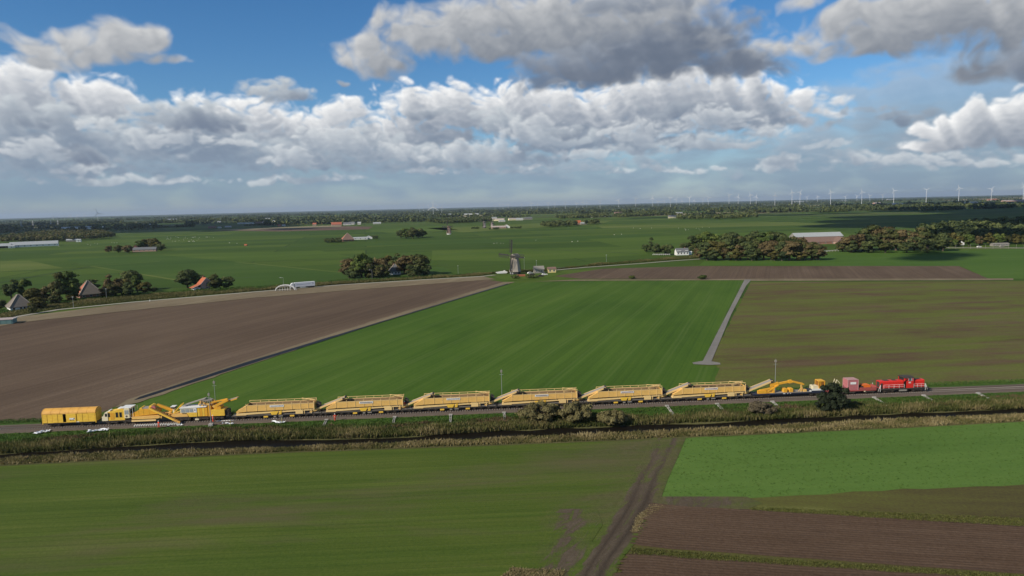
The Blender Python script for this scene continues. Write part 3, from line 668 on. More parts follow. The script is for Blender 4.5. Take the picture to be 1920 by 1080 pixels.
def scatter_poly(rows, n):
    """random land points inside an outline given by lines of sight"""
    pts = np.array([G(x, y).xy for x, y in rows]); lo, hi = pts.min(0), pts.max(0); out = []
    while len(out) < n:
        q = np.random.rand(n * 2, 2) * (hi - lo) + lo; ins = np.zeros(len(q), bool)
        j = len(pts) - 1
        for i in range(len(pts)):
            xi, yi = pts[i]; xj, yj = pts[j]
            c = ((yi > q[:, 1]) != (yj > q[:, 1])) & (q[:, 0] < (xj - xi) * (q[:, 1] - yi) / (yj - yi + 1e-12) + xi); ins ^= c; j = i
        out += q[ins].tolist()
    return np.array(out[:n])
m_blade = leaf_mat('field_grass_blades', [(0, (.036, .082, .012)), (.5, (.07, .135, .024)), (1, (.13, .18, .045))], .2)
m_bladeol = leaf_mat('olive_grass_blades', [(0, (.055, .070, .014)), (.5, (.105, .115, .028)), (1, (.17, .165, .055))], .2)
m_strawb = leaf_mat('straw_blades', [(0, (.13, .10, .045)), (.5, (.23, .18, .085)), (1, (.33, .27, .14))], .2)
def tufts(name, rows, n, h0, h1, w, t0, t1, mat, label, z=.05, per=5, **k):
    q = scatter_poly(rows, n); b = np.column_stack([q, np.full(n, z)])
    o = blades_mesh(name, b, np.random.uniform(h0, h1, n), np.full(n, w), np.random.uniform(t0, t1, n), mat, per, **k)
    tag(o, label, 'grass', kind='stuff'); return o
tufts('grass', [(1284,822),(1600,806),(1920,789),(2000,785),(2000,905),(1600,921),(1400,934),(1228,936)], 2600, .08, .20, .10, .2, .85, m_blade, 'tufts standing in the bright green field')
tufts('grass', [(1186,1028),(1420,1046),(1920,1080),(2000,1092),(1920,1092),(1180,1042)], 2600, .08, .22, .12, .2, .9, m_bladeol, 'green strip between the plough strips')
tufts('grass', [(1412,952),(1920,972),(1920,988),(1405,960)], 1800, .08, .22, .12, .2, .9, m_bladeol, 'thin green strip on the plough land')
tufts('straw', [(1225,948),(1245,950),(1205,975),(1195,1000),(1185,1000),(1195,970)], 1500, .08, .22, .14, .4, 1.0, m_strawb, 'straw lying at the corner of the plough land', lean=1.2)
tufts('straw', [(960,1066),(1060,1072),(1050,1090),(930,1090)], 900, .1, .35, .1, .2, .9, m_strawb, 'dry grass at the bottom edge', lean=.8)
# ================================================================ railway corridor
P0 = G(85, 799, 1.15); P1 = G(1735, 732, 1.15)
TD = Vector((P1.x - P0.x, P1.y - P0.y, 0)).normalized(); TN = Vector((TD.y, -TD.x, 0))      # TN points towards the camera
TRK_A = math.atan2(TD.y, TD.x)
def T(s, d=0, z=0): return Vector((P0.x, P0.y, 0)) + TD * s + TN * d + Vector((0, 0, z))
def slope_z(p): return float(np.interp((Vector((p.x, p.y, 0)) - Vector((P0.x, P0.y, 0))).dot(TN), [-9.5, -5.2, 3.4, 9, 13.5], [.06, .62, .66, .14, .08]))
def s_of(px, d=0, z=2.5):
    lo, hi = -60.0, 320.0
    for _ in range(50):
        m = (lo + hi) / 2; p = T(m, d, z) - Vector((0, 0, H))
        y = p.y * _cp - p.z * _sp; v = p.y * _sp + p.z * _cp; x = p.x
        u = (x * _c - v * _s) / y
        if 960 + F * u < px: lo = m
        else: hi = m
    return lo
S0, S1 = -150.0, 420.0
ss = np.linspace(S0, S1, 240)
def strip(name, mat, prof, label, jit=0):
    rs = np.random.RandomState(3); rows = []
    for s in ss: rows.append([tuple(T(s + 0, d + rs.randn() * jit, z + rs.randn() * jit * .15)) for d, z in prof])
    return ribbon(name, mat, rows, 0, label)
n_ = NT('track_ballast'); _a = n_.noise(n_.map(A_TRK, (.1, .8, 1)), 1, 5, .6); _b = n_.noise(n_.map(), 5, 5, .7)
n_.bump(_b, .8, .08); m_ballast = n_.done(n_.ramp(n_.math('ADD', n_.math('MULTIPLY', _a, .5), n_.math('MULTIPLY', _b, .5)), [(.25, (.075, .058, .046)), (.5, (.12, .096, .078)), (.75, (.17, .14, .118))]), .95, .15)
n_ = NT('cess_gravel'); _a = n_.noise(n_.map(A_TRK, (.06, .6, 1)), 1, 5, .6); _b = n_.noise(n_.map(), 3, 5, .7)
n_.bump(_b, .5, .06); m_cess = n_.done(n_.ramp(n_.math('ADD', n_.math('MULTIPLY', _a, .6), n_.math('MULTIPLY', _b, .4)), [(.25, (.092, .073, .055)), (.5, (.15, .12, .092)), (.75, (.21, .17, .132))]), .95, .15)
m_bank = field_mat('bank_grass', [(.1, (.034, .074, .011)), (.45, (.050, .102, .016)), (.7, (.068, .114, .02)), (.95, (.11, .12, .035))], A_TRK, .05, .4, .08, 1.6, (.3, .4, .3), .8, .2)
m_rough = field_mat('rough_bank', [(.1, (.05, .05, .02)), (.45, (.085, .085, .032)), (.7, (.12, .11, .045)), (.95, (.19, .155, .075))], A_TRK, .08, .4, .1, 1.6, (.3, .4, .3), .8, .2)
strip('railway_embankment', m_bank, [(-9.5, .06), (-5.2, .62), (3.4, .66), (9.0, .14), (13.5, .08)], 'low grass railway embankment', .08)
strip('railway_path', m_cess, [(-3.9, .66), (-3.6, .72), (2.75, .74), (3.1, .68)], 'gravel path beside the ballast', .05)
strip('railway_ballast', m_ballast, [(-2.6, .72), (-1.9, 1.0), (1.9, 1.0), (2.6, .72)], 'brown stone ballast bed', .04)
# rough bank, ditch and near bank follow the water line in the photograph
def edge(rows):
    p = np.array([G(x, y).xy for x, y in rows]); return p
FAR_W = edge([(-500,893),(0,853),(120,846),(300,834),(400,829),(560,826),(720,823),(960,809),(1140,801),(1440,789),(1700,776),(1920,768),(2500,735)])
NEAR_W0 = edge([(-500,905),(0,862),(120,853),(300,846),(400,845),(560,840),(720,833),(960,822),(1140,814),(1440,800),(1700,786),(1920,778),(2500,745)])
FLD0 = edge([(-500,930),(0,872),(120,866),(300,858),(400,853),(560,846),(720,841),(960,832),(1140,825),(1440,812),(1700,801),(1920,789),(2500,757)])
NEAR_W = NEAR_W0 - np.array([0, 1.0]); FLD = FLD0 - np.array([0, .3])
def along(e, x): return np.interp(x, e[:, 0], e[:, 1])
xs_ = np.linspace(-175, 215, 200)
rs_ = np.random.RandomState(4)
wob = np.interp(xs_, np.linspace(-175, 215, 60), rs_.randn(60)) * .4
rows = []; rows2 = []
for x, w in zip(xs_, wob):
    f, n, g = along(FAR_W, x) + w, along(NEAR_W, x) - w * .6, along(FLD, x)
    top = f + 7.5
    rows.append([(x, top, .10), (x, f + 3, .42), (x, f + 1.2, .35), (x, f, .08)])
    rows2.append([(x, n, .08), (x, n - .9, .26), (x, n - (n - g) * .6, .2), (x, g - .6, .05)])
ribbon('ditch_bank', m_rough, rows, 0, 'rough reedy bank between railway and water')
ribbon('ditch_bank', m_rough, rows2, 0, 'reedy near bank of the water')
ribbon('ditch_water', m_water, [[(x, along(FAR_W, x) + 1.5, .09), (x, along(NEAR_W, x) - 1.2, .09)] for x in xs_], 0, 'dark still water of the ditch')

m_reed = leaf_mat('reed_blades', [(0, (.066, .082, .020)), (.3, (.13, .13, .040)), (.55, (.21, .18, .072)), (.8, (.33, .265, .125)), (1, (.44, .36, .19))], .25)
m_weed = leaf_mat('bank_weeds', [(0, (.064, .11, .020)), (.4, (.10, .115, .034)), (.7, (.155, .100, .056)), (1, (.19, .105, .072))], .2)
def corridor_points(n, fn):
    x = np.random.uniform(-140, 165, n); t = np.random.rand(n); y, z = fn(x, t); return np.column_stack([x, y, z])
def patchy(x, y, f, sd): return _perlin(x * f, y * f * 2.5, sd)
# far bank: reeds near the water, dark weeds above them
q = corridor_points(15000, lambda x, t: (along(FAR_W, x) + .1 + t ** 1.3 * 5.0, .3 + 0 * t))
k = patchy(q[:, 0], q[:, 1], .12, 3); tag(blades_mesh('reeds', q, np.random.uniform(.6, 1.5, len(q)) * (1 + .4 * k), np.full(len(q), .16), np.clip(.42 + k * .5 + np.random.randn(len(q)) * .16, 0, 1), m_reed, 5, .25), 'tangled reeds on the far bank of the water', 'reeds', kind='stuff')
q = corridor_points(20000, lambda x, t: (along(FAR_W, x) + 3.2 + t * 6.5, .3 - .15 * t))
k = patchy(q[:, 0] + 40, q[:, 1], .07, 5) + .5 * patchy(q[:, 0], q[:, 1], .3, 8); keep = k > -.38; q, k = q[keep], k[keep]
red = np.clip((k + .25) * .9 + .25, 0, 1); tag(blades_mesh('bank_weeds', q, np.random.uniform(.35, 1.0, len(q)), np.full(len(q), .17), np.clip(red * .75 + np.random.randn(len(q)) * .12, 0, 1), m_weed, 5, .4), 'dark weeds and dock on the railway bank', 'weeds', kind='stuff')
q = corridor_points(15000, lambda x, t: (along(NEAR_W, x) * (1 - t) + (along(FLD, x) - .3) * t + .3, .3 - .2 * t))
k = patchy(q[:, 0], q[:, 1], .15, 13); tag(blades_mesh('reeds', q, np.random.uniform(.3, .8, len(q)) * (1 + .4 * k), np.full(len(q), .14), np.clip(.5 + k * .4 + np.random.randn(len(q)) * .14, 0, 1), m_reed, 5, .3), 'pale reeds on the near bank of the water', 'reeds', kind='stuff')
q = np.array([tuple(T(np.random.uniform(-30, 280), d, .75 - max(0, d - 3.5) * .1)) for d in np.random.uniform(3.6, 11, 16000)])
tag(blades_mesh('verge_grass', q, np.random.uniform(.1, .38, len(q)), np.full(len(q), .12), np.clip(np.random.uniform(.0, .55, len(q)), 0, 1), m_blade, 4, .5), 'short green grass on the railway slope', 'grass', kind='stuff')
q = np.array([tuple(T(np.random.uniform(-30, 300), d, .5)) for d in np.random.uniform(-9, -5, 9000)])
tag(blades_mesh('verge_grass', q, np.random.uniform(.15, .5, len(q)), np.full(len(q), .13), np.clip(np.random.uniform(.1, .75, len(q)), 0, 1), m_blade, 4, .5), 'grass on the far side of the railway', 'grass', kind='stuff')

# ---- the track
m_rail = paint('rail_steel', (.17, .13, .10), (.10, .06, .04), .5, .4, 2, .6)
m_conc = paint('grey_concrete', (.36, .345, .32), (.2, .19, .17), .4, .85)
m_slp = paint('old_sleeper', (.25, .22, .19), (.12, .10, .085), .5, .9)
trk = thing('railway_track', 'single railway track on brown ballast under the yellow work train', 'railway track', T(0, 0, 0), TRK_A)
for d in (-.75, .75):
    b = MB()
    b.prism([(d - .07, 1.10), (d + .07, 1.10), (d + .02, 1.13), (d + .036, 1.20), (d + .036, 1.245), (d - .036, 1.245), (d - .036, 1.20), (d - .02, 1.13)], S0, S1, 'x'); b.build('rail', m_rail, trk)
sm = None; k = 0
hid = MB()
for i in range(int((S1 - S0) / .62)):
    s = S0 + i * .62
    if -25 < s < 4 or 229 < s < 268:
        if sm is None:
            o = MB().box((0, 0, 0), (.26, 2.5, .2)).build('sleeper', m_slp, trk, bevel=.02); sm = o
        else: o = sm.copy(); COL.objects.link(o)
        o.location = (s, 0, 1.0 + random.uniform(-.01, .01)); k += 1
    elif -40 < s < 300: hid.box((s, 0, 1.0), (.26, 2.5, .2))
o = hid.build('sleepers', m_slp, trk); o['kind'] = 'stuff'
# ================================================================ paints and bare surfaces
Y_BRIGHT = paint('bright_yellow_paint', (.88, .53, .06), (.34, .15, .04), .55, .5, .9)
Y_ROOF = paint('faded_yellow_roof', (.74, .39, .07), (.30, .15, .07), .6, .6, .8)
Y_ORANGE = paint('orange_yellow_paint', (.80, .40, .035), (.30, .13, .03), .45, .5, 1.2)
Y_OCHRE = paint('ochre_wagon_paint', (.80, .475, .135), (.34, .19, .07), .5, .6, .9)
Y_PALE = paint('pale_ochre_paint', (.86, .58, .245), (.35, .22, .10), .4, .6, 1.1)
WHITE = paint('white_paint', (.80, .79, .75), (.35, .31, .26), .3, .5, 1.5)
CREAM = paint('cream_paint', (.78, .68, .46), (.35, .26, .15), .35, .5, 1.5)
DARK = paint('dark_underframe', (.042, .036, .031), (.13, .098, .072), .7, .7, 1.5)
WHEEL = paint('wheel_steel', (.055, .042, .034), (.13, .085, .055), .6, .5, 2, .3)
DECK = paint('grey_deck', (.27, .25, .215), (.15, .12, .09), .5, .8, 1)
BELT = paint('grey_rubber_belt', (.30, .27, .24), (.14, .11, .09), .5, .85, 1)
SPOIL = field_mat('earth_load', [(.1, (.045, .028, .018)), (.5, (.085, .055, .036)), (.9, (.15, .10, .07))], 0, .3, .5, .3, 3, (.3, .3, .4), .8, .1)
RED = paint('red_locomotive_paint', (.66, .030, .022), (.24, .03, .025), .28, .4, 1)
DRED = paint('dull_red_wagon_paint', (.38, .085, .075), (.16, .07, .055), .5, .6, 1.2)
PINK = paint('faded_red_container_paint', (.46, .155, .165), (.26, .12, .11), .5, .65, 1)
PINKTOP = paint('pale_container_roof', (.48, .27, .26), (.3, .2, .18), .5, .7, 1)  # lighter red for the container roof and corner posts
ORANGE = paint('orange_paint', (.80, .17, .02), (.3, .1, .03), .4, .5, 1.4)
NAVY = paint('dark_blue_paint', (.022, .028, .055), (.08, .07, .06), .5, .5, 1.4)
GLASS = NT('dark_window_glass').done((.025, .03, .035), .08, .6)
GLASSL = NT('bright_window_glass').done((.34, .38, .40), .12, .7)
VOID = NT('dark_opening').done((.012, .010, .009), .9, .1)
PRINT_R = NT('faded_red_print').done((.50, .13, .09), .7, .2)
PRINT_D = NT('dark_print').done((.10, .07, .06), .7, .2)
INNER = paint('dirty_hopper_lining', (.30, .20, .10), (.13, .085, .05), .6, .85, 1)
# ================================================================ trees
BARK = paint('bark', (.085, .066, .048), (.04, .032, .025), .6, .95, 1.5)
LEAF = {
 'green': leaf_mat('green_foliage', [(0, (0.040, 0.067, 0.018)), (.5, (0.091, 0.132, 0.028)), (1, (0.188, 0.216, 0.048))]),
 'dark': leaf_mat('dark_foliage', [(0, (0.037, 0.057, 0.022)), (.5, (0.087, 0.112, 0.037)), (1, (0.176, 0.190, 0.062))]),
 'evergreen': leaf_mat('evergreen_needles', [(0, (.012, .018, .010)), (.5, (.026, .036, .017)), (1, (.055, .066, .032))]),
 'olive': leaf_mat('olive_foliage', [(0, (0.057, 0.055, 0.016)), (.5, (0.119, 0.108, 0.030)), (1, (0.201, 0.171, 0.044))]),
 'brown': leaf_mat('autumn_foliage', [(0, (0.064, 0.048, 0.022)), (.5, (0.127, 0.096, 0.041)), (1, (0.211, 0.161, 0.074))]),
 'mixed': leaf_mat('turning_foliage', [(0, (0.037, 0.052, 0.015)), (.45, (0.084, 0.099, 0.028)), (.75, (0.136, 0.121, 0.047)), (1, (0.194, 0.160, 0.067))]),
 'willow': leaf_mat('willow_twigs', [(0, (0.103, 0.087, 0.036)), (.5, (0.181, 0.157, 0.066)), (1, (0.284, 0.248, 0.111))]),
 'bare': leaf_mat('bare_twigs', [(0, (.10, .082, .048)), (.5, (.165, .135, .082)), (1, (.24, .20, .125))]),
}
def crown_arrays(rs, kind):
    """leaf centres, outward directions, sizes, tints and lobe centres for a crown one unit high with its base at 0"""
    if kind == 'oak':      nl, R, lobe, q = 30, (.38, .38, .42), (.13, .22), 150
    elif kind == 'tall':   nl, R, lobe, q = 24, (.27, .27, .42), (.11, .19), 150
    elif kind == 'poplar': nl, R, lobe, q = 18, (.10, .10, .43), (.07, .11), 110
    elif kind == 'bush':   nl, R, lobe, q = 34, (.78, .62, .33), (.16, .28), 300
    else:                  nl, R, lobe, q = 12, (.36, .36, .33), (.15, .24), 60
    cz = {'oak': .47, 'tall': .48, 'poplar': .5, 'bush': .42}.get(kind, .58)
    C = []; D = []; T_ = []; lobes = []
    for i in range(nl):
        v = rs.randn(3); v /= np.linalg.norm(v); r = rs.uniform(.35, 1.0) ** .5
        c = v * np.array(R) * r; c[2] = c[2] * (1.0 if c[2] > 0 else .9) + cz
        if kind == 'bush': c[2] = max(c[2], .12)
        lr = rs.uniform(*lobe) * (1.1 - .3 * r); tone = rs.uniform(.15, .8)
        d = rs.randn(q, 3); d /= np.linalg.norm(d, axis=1, keepdims=True); d[:, 2] = np.abs(d[:, 2]) * .9 - .25 * rs.rand(q)
        rr = lr * rs.uniform(.55, 1.15, (q, 1)) * (1 + .25 * rs.randn(q, 1) * (rs.rand(q, 1) > .7))
        C.append(c + d * rr * np.array([1, 1, .85])); D.append(d + rs.randn(q, 3) * .30); T_.append(np.clip(tone + rs.randn(q) * .08, 0, 1)); lobes.append((c, lr))
    return np.concatenate(C), np.concatenate(D), np.concatenate(T_), lobes
_tree = {}
ORD = 'first second third fourth fifth sixth seventh eighth ninth tenth eleventh twelfth thirteenth fourteenth fifteenth sixteenth seventeenth eighteenth nineteenth twentieth twenty-first twenty-second twenty-third twenty-fourth twenty-fifth twenty-sixth twenty-seventh twenty-eighth twenty-ninth thirtieth thirty-first thirty-second'.split()
def tree_proto(kind, tone, variant):
    key = (kind, tone, variant)
    if key in _tree: return _tree[key]
    rs = np.random.RandomState(hash((kind, variant)) % 1000 if False else (len(kind) * 131 + variant * 17 + ord(kind[0])))
    C, D, T_, lobes = crown_arrays(rs, kind)
    size = {'oak': .030, 'tall': .028, 'poplar': .020, 'bush': .026}.get(kind, .05)
    if tone in ('bare', 'willow'): size *= .8
    cr = quads_mesh('crown', C, D, rs.uniform(.6, 1.3, len(C)) * size, LEAF[tone], T_, asp=2.2 if tone in ('bare', 'willow') else 1.0)
    b = MB()
    th = {'oak': .45, 'tall': .42, 'poplar': .6, 'bush': .14}.get(kind, .4); tr = {'bush': .02, 'poplar': .02}.get(kind, .032)
    b.tube((0, 0, -.02), (.01, .0, th * .5), tr * 1.25, tr, 8); b.tube((.01, 0, th * .5), (0, .01, th), tr, tr * .7, 8)
    for c, lr in lobes[:14]:
        m = Vector((c[0] * .45, c[1] * .45, th * .8 + (c[2] - th) * .4)); b.tube((0, 0, th * rs.uniform(.55, 1.0)), m, tr * .5, tr * .3, 5); b.tube(m, c, tr * .3, tr * .08, 5)
    if tone in ('bare', 'willow'):
        for c, lr in lobes:
            for _ in range(6):
                e = np.array(c) + rs.randn(3) * lr * .7; e[2] = abs(e[2]); b.tube((rs.randn() * .08, rs.randn() * .08, 0), Vector(e), .009, .003, 4)
    tk = b.build('trunk', BARK)
    _tree[key] = (cr.data, tk.data)
    bpy.data.objects.remove(cr); bpy.data.objects.remove(tk)
    return _tree[key]
_tv = [0]
def tree(px, py, top, label, kind='oak', tone='green', wide=1.0, group=None, name=None, z=0.0, pos=None, h=None, cat=None):
    p = pos if pos is not None else G(px, py, z)
    if h is None: h = max(1.0, (py - top) / F * (p.y * _cp + H * _sp) * 1.03)
    _tv[0] += 1; cm, tm = tree_proto(kind, tone, _tv[0] % 4)
    nm = name or {'bush': 'bush', 'poplar': 'poplar_tree'}.get(kind, 'tree')
    t = thing(nm, label, cat or ('bush' if kind == 'bush' else 'tree'), p, random.uniform(0, 6.28) if kind != 'bush' else random.choice((0, 3.14)) + random.uniform(-.3, .3), group)
    t.scale = (h * wide, h * wide, h)
    for n_, d in (('crown', cm), ('trunk', tm)):
        o = bpy.data.objects.new(n_, d); COL.objects.link(o); o.parent = t
    return t
# ---- left, around the two farmhouses
g = 'trees around the left farmhouses'
for a in [
 (2,580,560,'dark tree at the left edge beside the thatched farmhouse','oak','dark',1.3),(22,560,520,'dark tree behind the thatched farmhouse, leftmost of the tall ones','tall','dark',1.1),
 (42,556,518,'broad dark green tree behind the peak of the thatched roof','oak','green',1.0),(62,570,538,'olive bushy tree right of the thatched roof','oak','olive',1.2),
 (80,568,540,'brown tree between the two farmhouses','oak','brown',1.3),(72,580,556,'low olive tree in front of the brown one by the thatched farmhouse','oak','olive',1.6),
 (96,566,530,'mottled tree left of the tallest tree by the tiled farmhouse','oak','mixed',1.1),(112,566,509,'tall mottled tree with brown top left of the tiled farmhouse','tall','mixed',1.1),
 (130,564,506,'tallest dark tree left of the tiled farmhouse','tall','green',1.2),(145,552,526,'dark tree touching the left slope of the tiled roof','oak','dark',.9),
 (134,566,550,'small olive bush at the foot of the tallest tree','oak','olive',1.3),(172,546,522,'dark tree peeping over the tiled pyramid roof','oak','dark',1.6),
 (196,558,538,'small brown tree right of the tiled farmhouse','oak','brown',1.1),(215,556,510,'brown tree at the left of the mixed group past the tiled farmhouse','tall','brown',1.1),
 (228,552,518,'yellowish tree in the mixed group past the tiled farmhouse','oak','olive',1.1),(246,546,504,'dark tree at the back of the mixed group','oak','dark',1.2),
 (258,548,514,'pointed green tree in the mixed group','tall','green',.9),(240,556,528,'dark round tree at the front of the mixed group','oak','dark',1.2),
 (272,550,526,'olive tree at the right end of the mixed group','oak','olive',1.2),(212,558,530,'mottled small tree in front of the mixed group','oak','mixed',1.2),(288,547,538,'low dark shrub at the right end of the mixed group','oak','dark',2.2),
 (62,588,568,'olive shrub beside the thatched farmhouse wall','oak','mixed',1.0),(104,572,550,'mottled low tree under the tall ones','oak','mixed',1.3)]:
    tree(a[0], a[1], a[2], a[3], a[4], a[5], a[6] * .85, g)
g = 'trees at the red-roofed house'
tree(352,540,503,'broad dark tree left of the orange-roofed house','oak','dark',1.15,g); tree(372,536,512,'dark tree behind the orange-roofed house','oak','dark',1.2,g)
tree(404,543,513,'brownish tree right of the orange-roofed house','oak','mixed',1.1,g); tree(424,541,516,'dark tree at the right end past the orange-roofed house','oak','dark',1.25,g)
g = 'trees around the slate-roofed house'
for a in [(655,522,482,'brown tree at the left end of the clump with the slate-roofed house','oak','brown',1.0),(678,523,474,'tall dark tree second from the left of the clump','tall','green',1.25),(664,524,496,'dark tree at the front left of the clump','oak','dark',1.3),
 (706,518,480,'brown tree in the middle of the clump behind the slate roof','oak','brown',1.1),(716,522,494,'mottled tree left of the slate-roofed house','oak','mixed',1.3),(694,523,492,'dark mottled tree left of the middle of the clump','oak','mixed',1.2),
 (746,512,472,'dark narrow tree behind the slate roof','tall','dark',1.1),(764,514,474,'brown tree right of the slate-roofed house','oak','brown',1.2),(786,516,474,'broad brown-green tree at the right end of the clump','oak','mixed',1.15),(776,520,494,'dark tree at the front right of the clump','oak','dark',1.4),(730,510,478,'olive tree behind the slate-roofed house','oak','olive',1.1),(798,517,494,'dark low tree at the far right end of the clump','oak','dark',1.0)]:
    tree(*a[:7], g)
g = 'trees on the meadow mound'
for i, (x, y, t, s) in enumerate([(752,447,430,'left'),(762,447,427,'second from the left'),(774,447,426,'middle'),(784,446,426,'second from the right'),(792,445,430,'right')]):
    tree(x, y, t, 'dark tree in the lone meadow clump of five, %s one' % s, 'oak', ['dark','green','mixed','dark','green'][i], 1.2, g)
g = 'trees at the brick farm'
for a in [(204,473,460,'brown tree at the left end by the brick farm','brown'),(222,474,459,'dark mottled tree by the brick farm, second from the left','mixed'),(240,474,458,'brown tree left of the brick farm','brown'),(262,467,450,'dark tree behind the brick farm','green'),(276,466,446,'olive tree behind the brick farm roof','olive'),(290,467,446,'yellowish tree behind the right end of the brick farm','olive'),(302,470,455,'dark tree right of the brick farm','dark')]:
    tree(a[0], a[1], a[2], a[3], 'oak', a[4], 1.25, g)
g = 'trees of the big right-hand wood'
rs = random.Random(11)
tree(1221,472,444,'slim poplar left of the white house','poplar','dark',1.1,g); tree(1212,472,457,'round dark tree at the foot of the poplar','oak','dark',1.3,g)
for a in [(1232,478,456,'dark tree left of the white house, first of two','dark',1.1),(1250,478,456,'dark tree touching the white house on its left','dark',1.1),(1282,468,454,'dark tree behind the white house','dark',1.2)]: tree(a[0], a[1], a[2], a[3], 'oak', a[4], a[5], g)
back = [(1303,474,437,'dark'),(1322,474,433,'green'),(1345,474,436,'green'),(1368,474,433,'dark'),(1390,474,440,'mixed'),(1415,472,432,'dark'),(1437,472,430,'green'),(1455,472,432,'dark'),(1480,474,441,'mixed'),(1502,474,444,'brown'),(1520,476,450,'mixed')]
front = [(1312,486,462,'brown'),(1326,488,452,'dark'),(1342,488,446,'olive'),(1356,488,458,'brown'),(1370,488,448,'dark'),(1388,488,455,'brown'),(1402,488,450,'dark'),(1418,488,452,'mixed'),(1432,488,450,'brown'),(1446,488,448,'brown'),(1452,489,464,'olive'),(1466,489,452,'dark'),(1480,489,446,'brown'),(1494,488,446,'mixed'),(1508,488,452,'brown'),(1522,488,452,'mixed'),(1534,488,456,'brown'),(1528,488,462,'dark'),(1500,489,464,'olive'),(1410,489,464,'dark'),(1380,489,465,'olive'),(1338,489,466,'dark')]
cn = {'dark': 'dark green', 'green': 'green', 'mixed': 'turning green-brown', 'brown': 'brown autumn', 'olive': 'pale olive'}
for i, (x, y, t, c) in enumerate(back): tree(x, y, t, '%s tree, %s from the white house, back row of wood' % (cn[c], ORD[i]), 'oak', c, 1.15, g)
for i, (x, y, t, c) in enumerate(sorted(front)): tree(x, y, t, '%s tree, %s from the white house, front row of wood' % (cn[c], ORD[i]), 'tall' if i % 2 else 'oak', c, 1.35 if i % 2 else 1.05, g)
g = 'trees of the wood right of the barn'
w2 = [(1580,472,446,'mixed'),(1590,472,440,'brown'),(1604,472,436,'brown'),(1618,470,424,'dark'),(1634,470,421,'mixed'),(1650,469,420,'brown'),(1664,469,422,'mixed'),(1680,470,430,'mixed'),(1698,470,428,'brown'),(1714,470,428,'dark'),(1730,470,425,'mixed'),(1744,470,428,'dark'),(1758,470,432,'dark'),(1768,471,438,'dark'),(1596,474,450,'dark'),(1628,474,448,'dark'),(1660,474,448,'mixed'),(1700,474,446,'dark'),(1738,474,446,'dark')]
for i, (x, y, t, c) in enumerate(sorted(w2)): tree(x, y, t, '%s tree, %s from the barn in the wood on its right' % (cn[c], ORD[i]), 'oak' if i % 2 else 'tall', c, 1.15 if i % 2 else 1.4, g)
g = 'orchard trees along the pale road'
oc = [(1782,462,434,'olive'),(1796,462,440,'olive'),(1816,462,437,'green'),(1836,460,441,'brown'),(1855,459,436,'olive'),(1872,459,434,'green'),(1888,458,440,'mixed'),(1905,458,437,'olive'),(1918,458,440,'mixed'),(1790,463,448,'green'),(1934,458,438,'olive')]
for i, (x, y, t, c) in enumerate(sorted(oc)): tree(x, y, t, '%s small tree, %s from the wood in the row along the pale road' % (cn[c], ORD[i]), 'oak', c, .9, g)
g = 'bushes on the field edge'
tree(1185,523,515,'lone small round bush at the plough edge, left of two','bush','green',.95,g); tree(1317,524,514,'lone small round bush at the plough edge near the farm lane','bush','green',1.0,g)
# ---- bushes on the railway bank
g = 'bushes on the railway bank'
tree(1016,790,749,'brown willow bush, left half of the big pair in front of the hopper wagons','bush','willow',1.15,g, z=.4)
tree(1078,792,748,'yellowish brown willow bush, right half of the big pair in front of the hopper wagons','bush','willow',.95,g, z=.4)
tree(1150,795,764,'lower brown willow bush right of the big pair','bush','willow',1.15,g, z=.4)
tree(1428,778,750,'small bare brown bush on the bank below the crane wagon','bush','bare',1.0,g, z=.4)
tree(1562,771,715,'dark evergreen bush hiding the wagons left of the red container','oak','evergreen',1.05,g, name='evergreen_bush', z=.4, cat='bush')
tree(1548,775,738,'low dark shrub at the foot of the evergreen bush','bush','evergreen',.7,g, z=.4)

# ---- woods and rows too far off to count
def wood(name, regions, label, mat, dens=1.0, hmin=7, hmax=12, leaf=1.0):
    """one mass of tree crowns over outlines on the land"""
    C = []; D = []; T_ = []; S = []
    for poly in regions:
        pts = np.array([p.xy for p in poly]); area = .5 * abs(np.dot(pts[:, 0], np.roll(pts[:, 1], 1)) - np.dot(pts[:, 1], np.roll(pts[:, 0], 1)))
        n = int(max(3, min(900, area / 55 * dens))); lo, hi = pts.min(0), pts.max(0); got = 0; tries = 0
        while got < n and tries < n * 60:
            tries += 1; q = np.random.rand(2) * (hi - lo) + lo; ins = False; j = len(pts) - 1
            for i in range(len(pts)):
                xi, yi = pts[i]; xj, yj = pts[j]
                if (yi > q[1]) != (yj > q[1]) and q[0] < (xj - xi) * (q[1] - yi) / (yj - yi + 1e-12) + xi: ins = not ins
                j = i
            if not ins: continue
            got += 1; h = np.random.uniform(hmin, hmax); r = h * np.random.uniform(.3, .45); k = 46
            d = np.random.randn(k, 3); d /= np.linalg.norm(d, axis=1, keepdims=True); d[:, 2] = d[:, 2] * .8 + .15
            C.append(np.array([q[0], q[1], h * .55]) + d * np.array([r, r, h * .45]) * np.random.uniform(.6, 1.05, (k, 1))); D.append(d + np.random.randn(k, 3) * .4)
            T_.append(np.clip(np.random.uniform(.15, .8) + np.random.randn(k) * .12, 0, 1)); S.append(np.full(k, h * .115 * leaf))
    o = quads_mesh(name, np.concatenate(C), np.concatenate(D), np.concatenate(S), mat, np.concatenate(T_)); tag(o, label, 'woodland', kind='stuff'); return o
wood('woodland', [P([(0,449),(60,441),(110,436),(190,437),(220,446),(140,453),(60,455),(0,456)])], 'dark wood behind the long grey barn on the left', LEAF['mixed'], .7, 9, 14)
wood('woodland', [P([(0,424),(60,420),(200,417),(290,421),(300,428),(190,431),(110,430),(0,432)])], 'far dark wood at the left', LEAF['dark'], .35, 9, 13, 1.3)
wood('woodland', [P([(1745,450),(1800,443),(1920,438),(2100,430),(2100,452),(1920,455),(1780,457)]), P([(1720,440),(1800,428),(1940,420),(2100,418),(2100,430),(1800,440)])], 'big dark wood behind the orchard on the right', LEAF['dark'], .45, 11, 16)
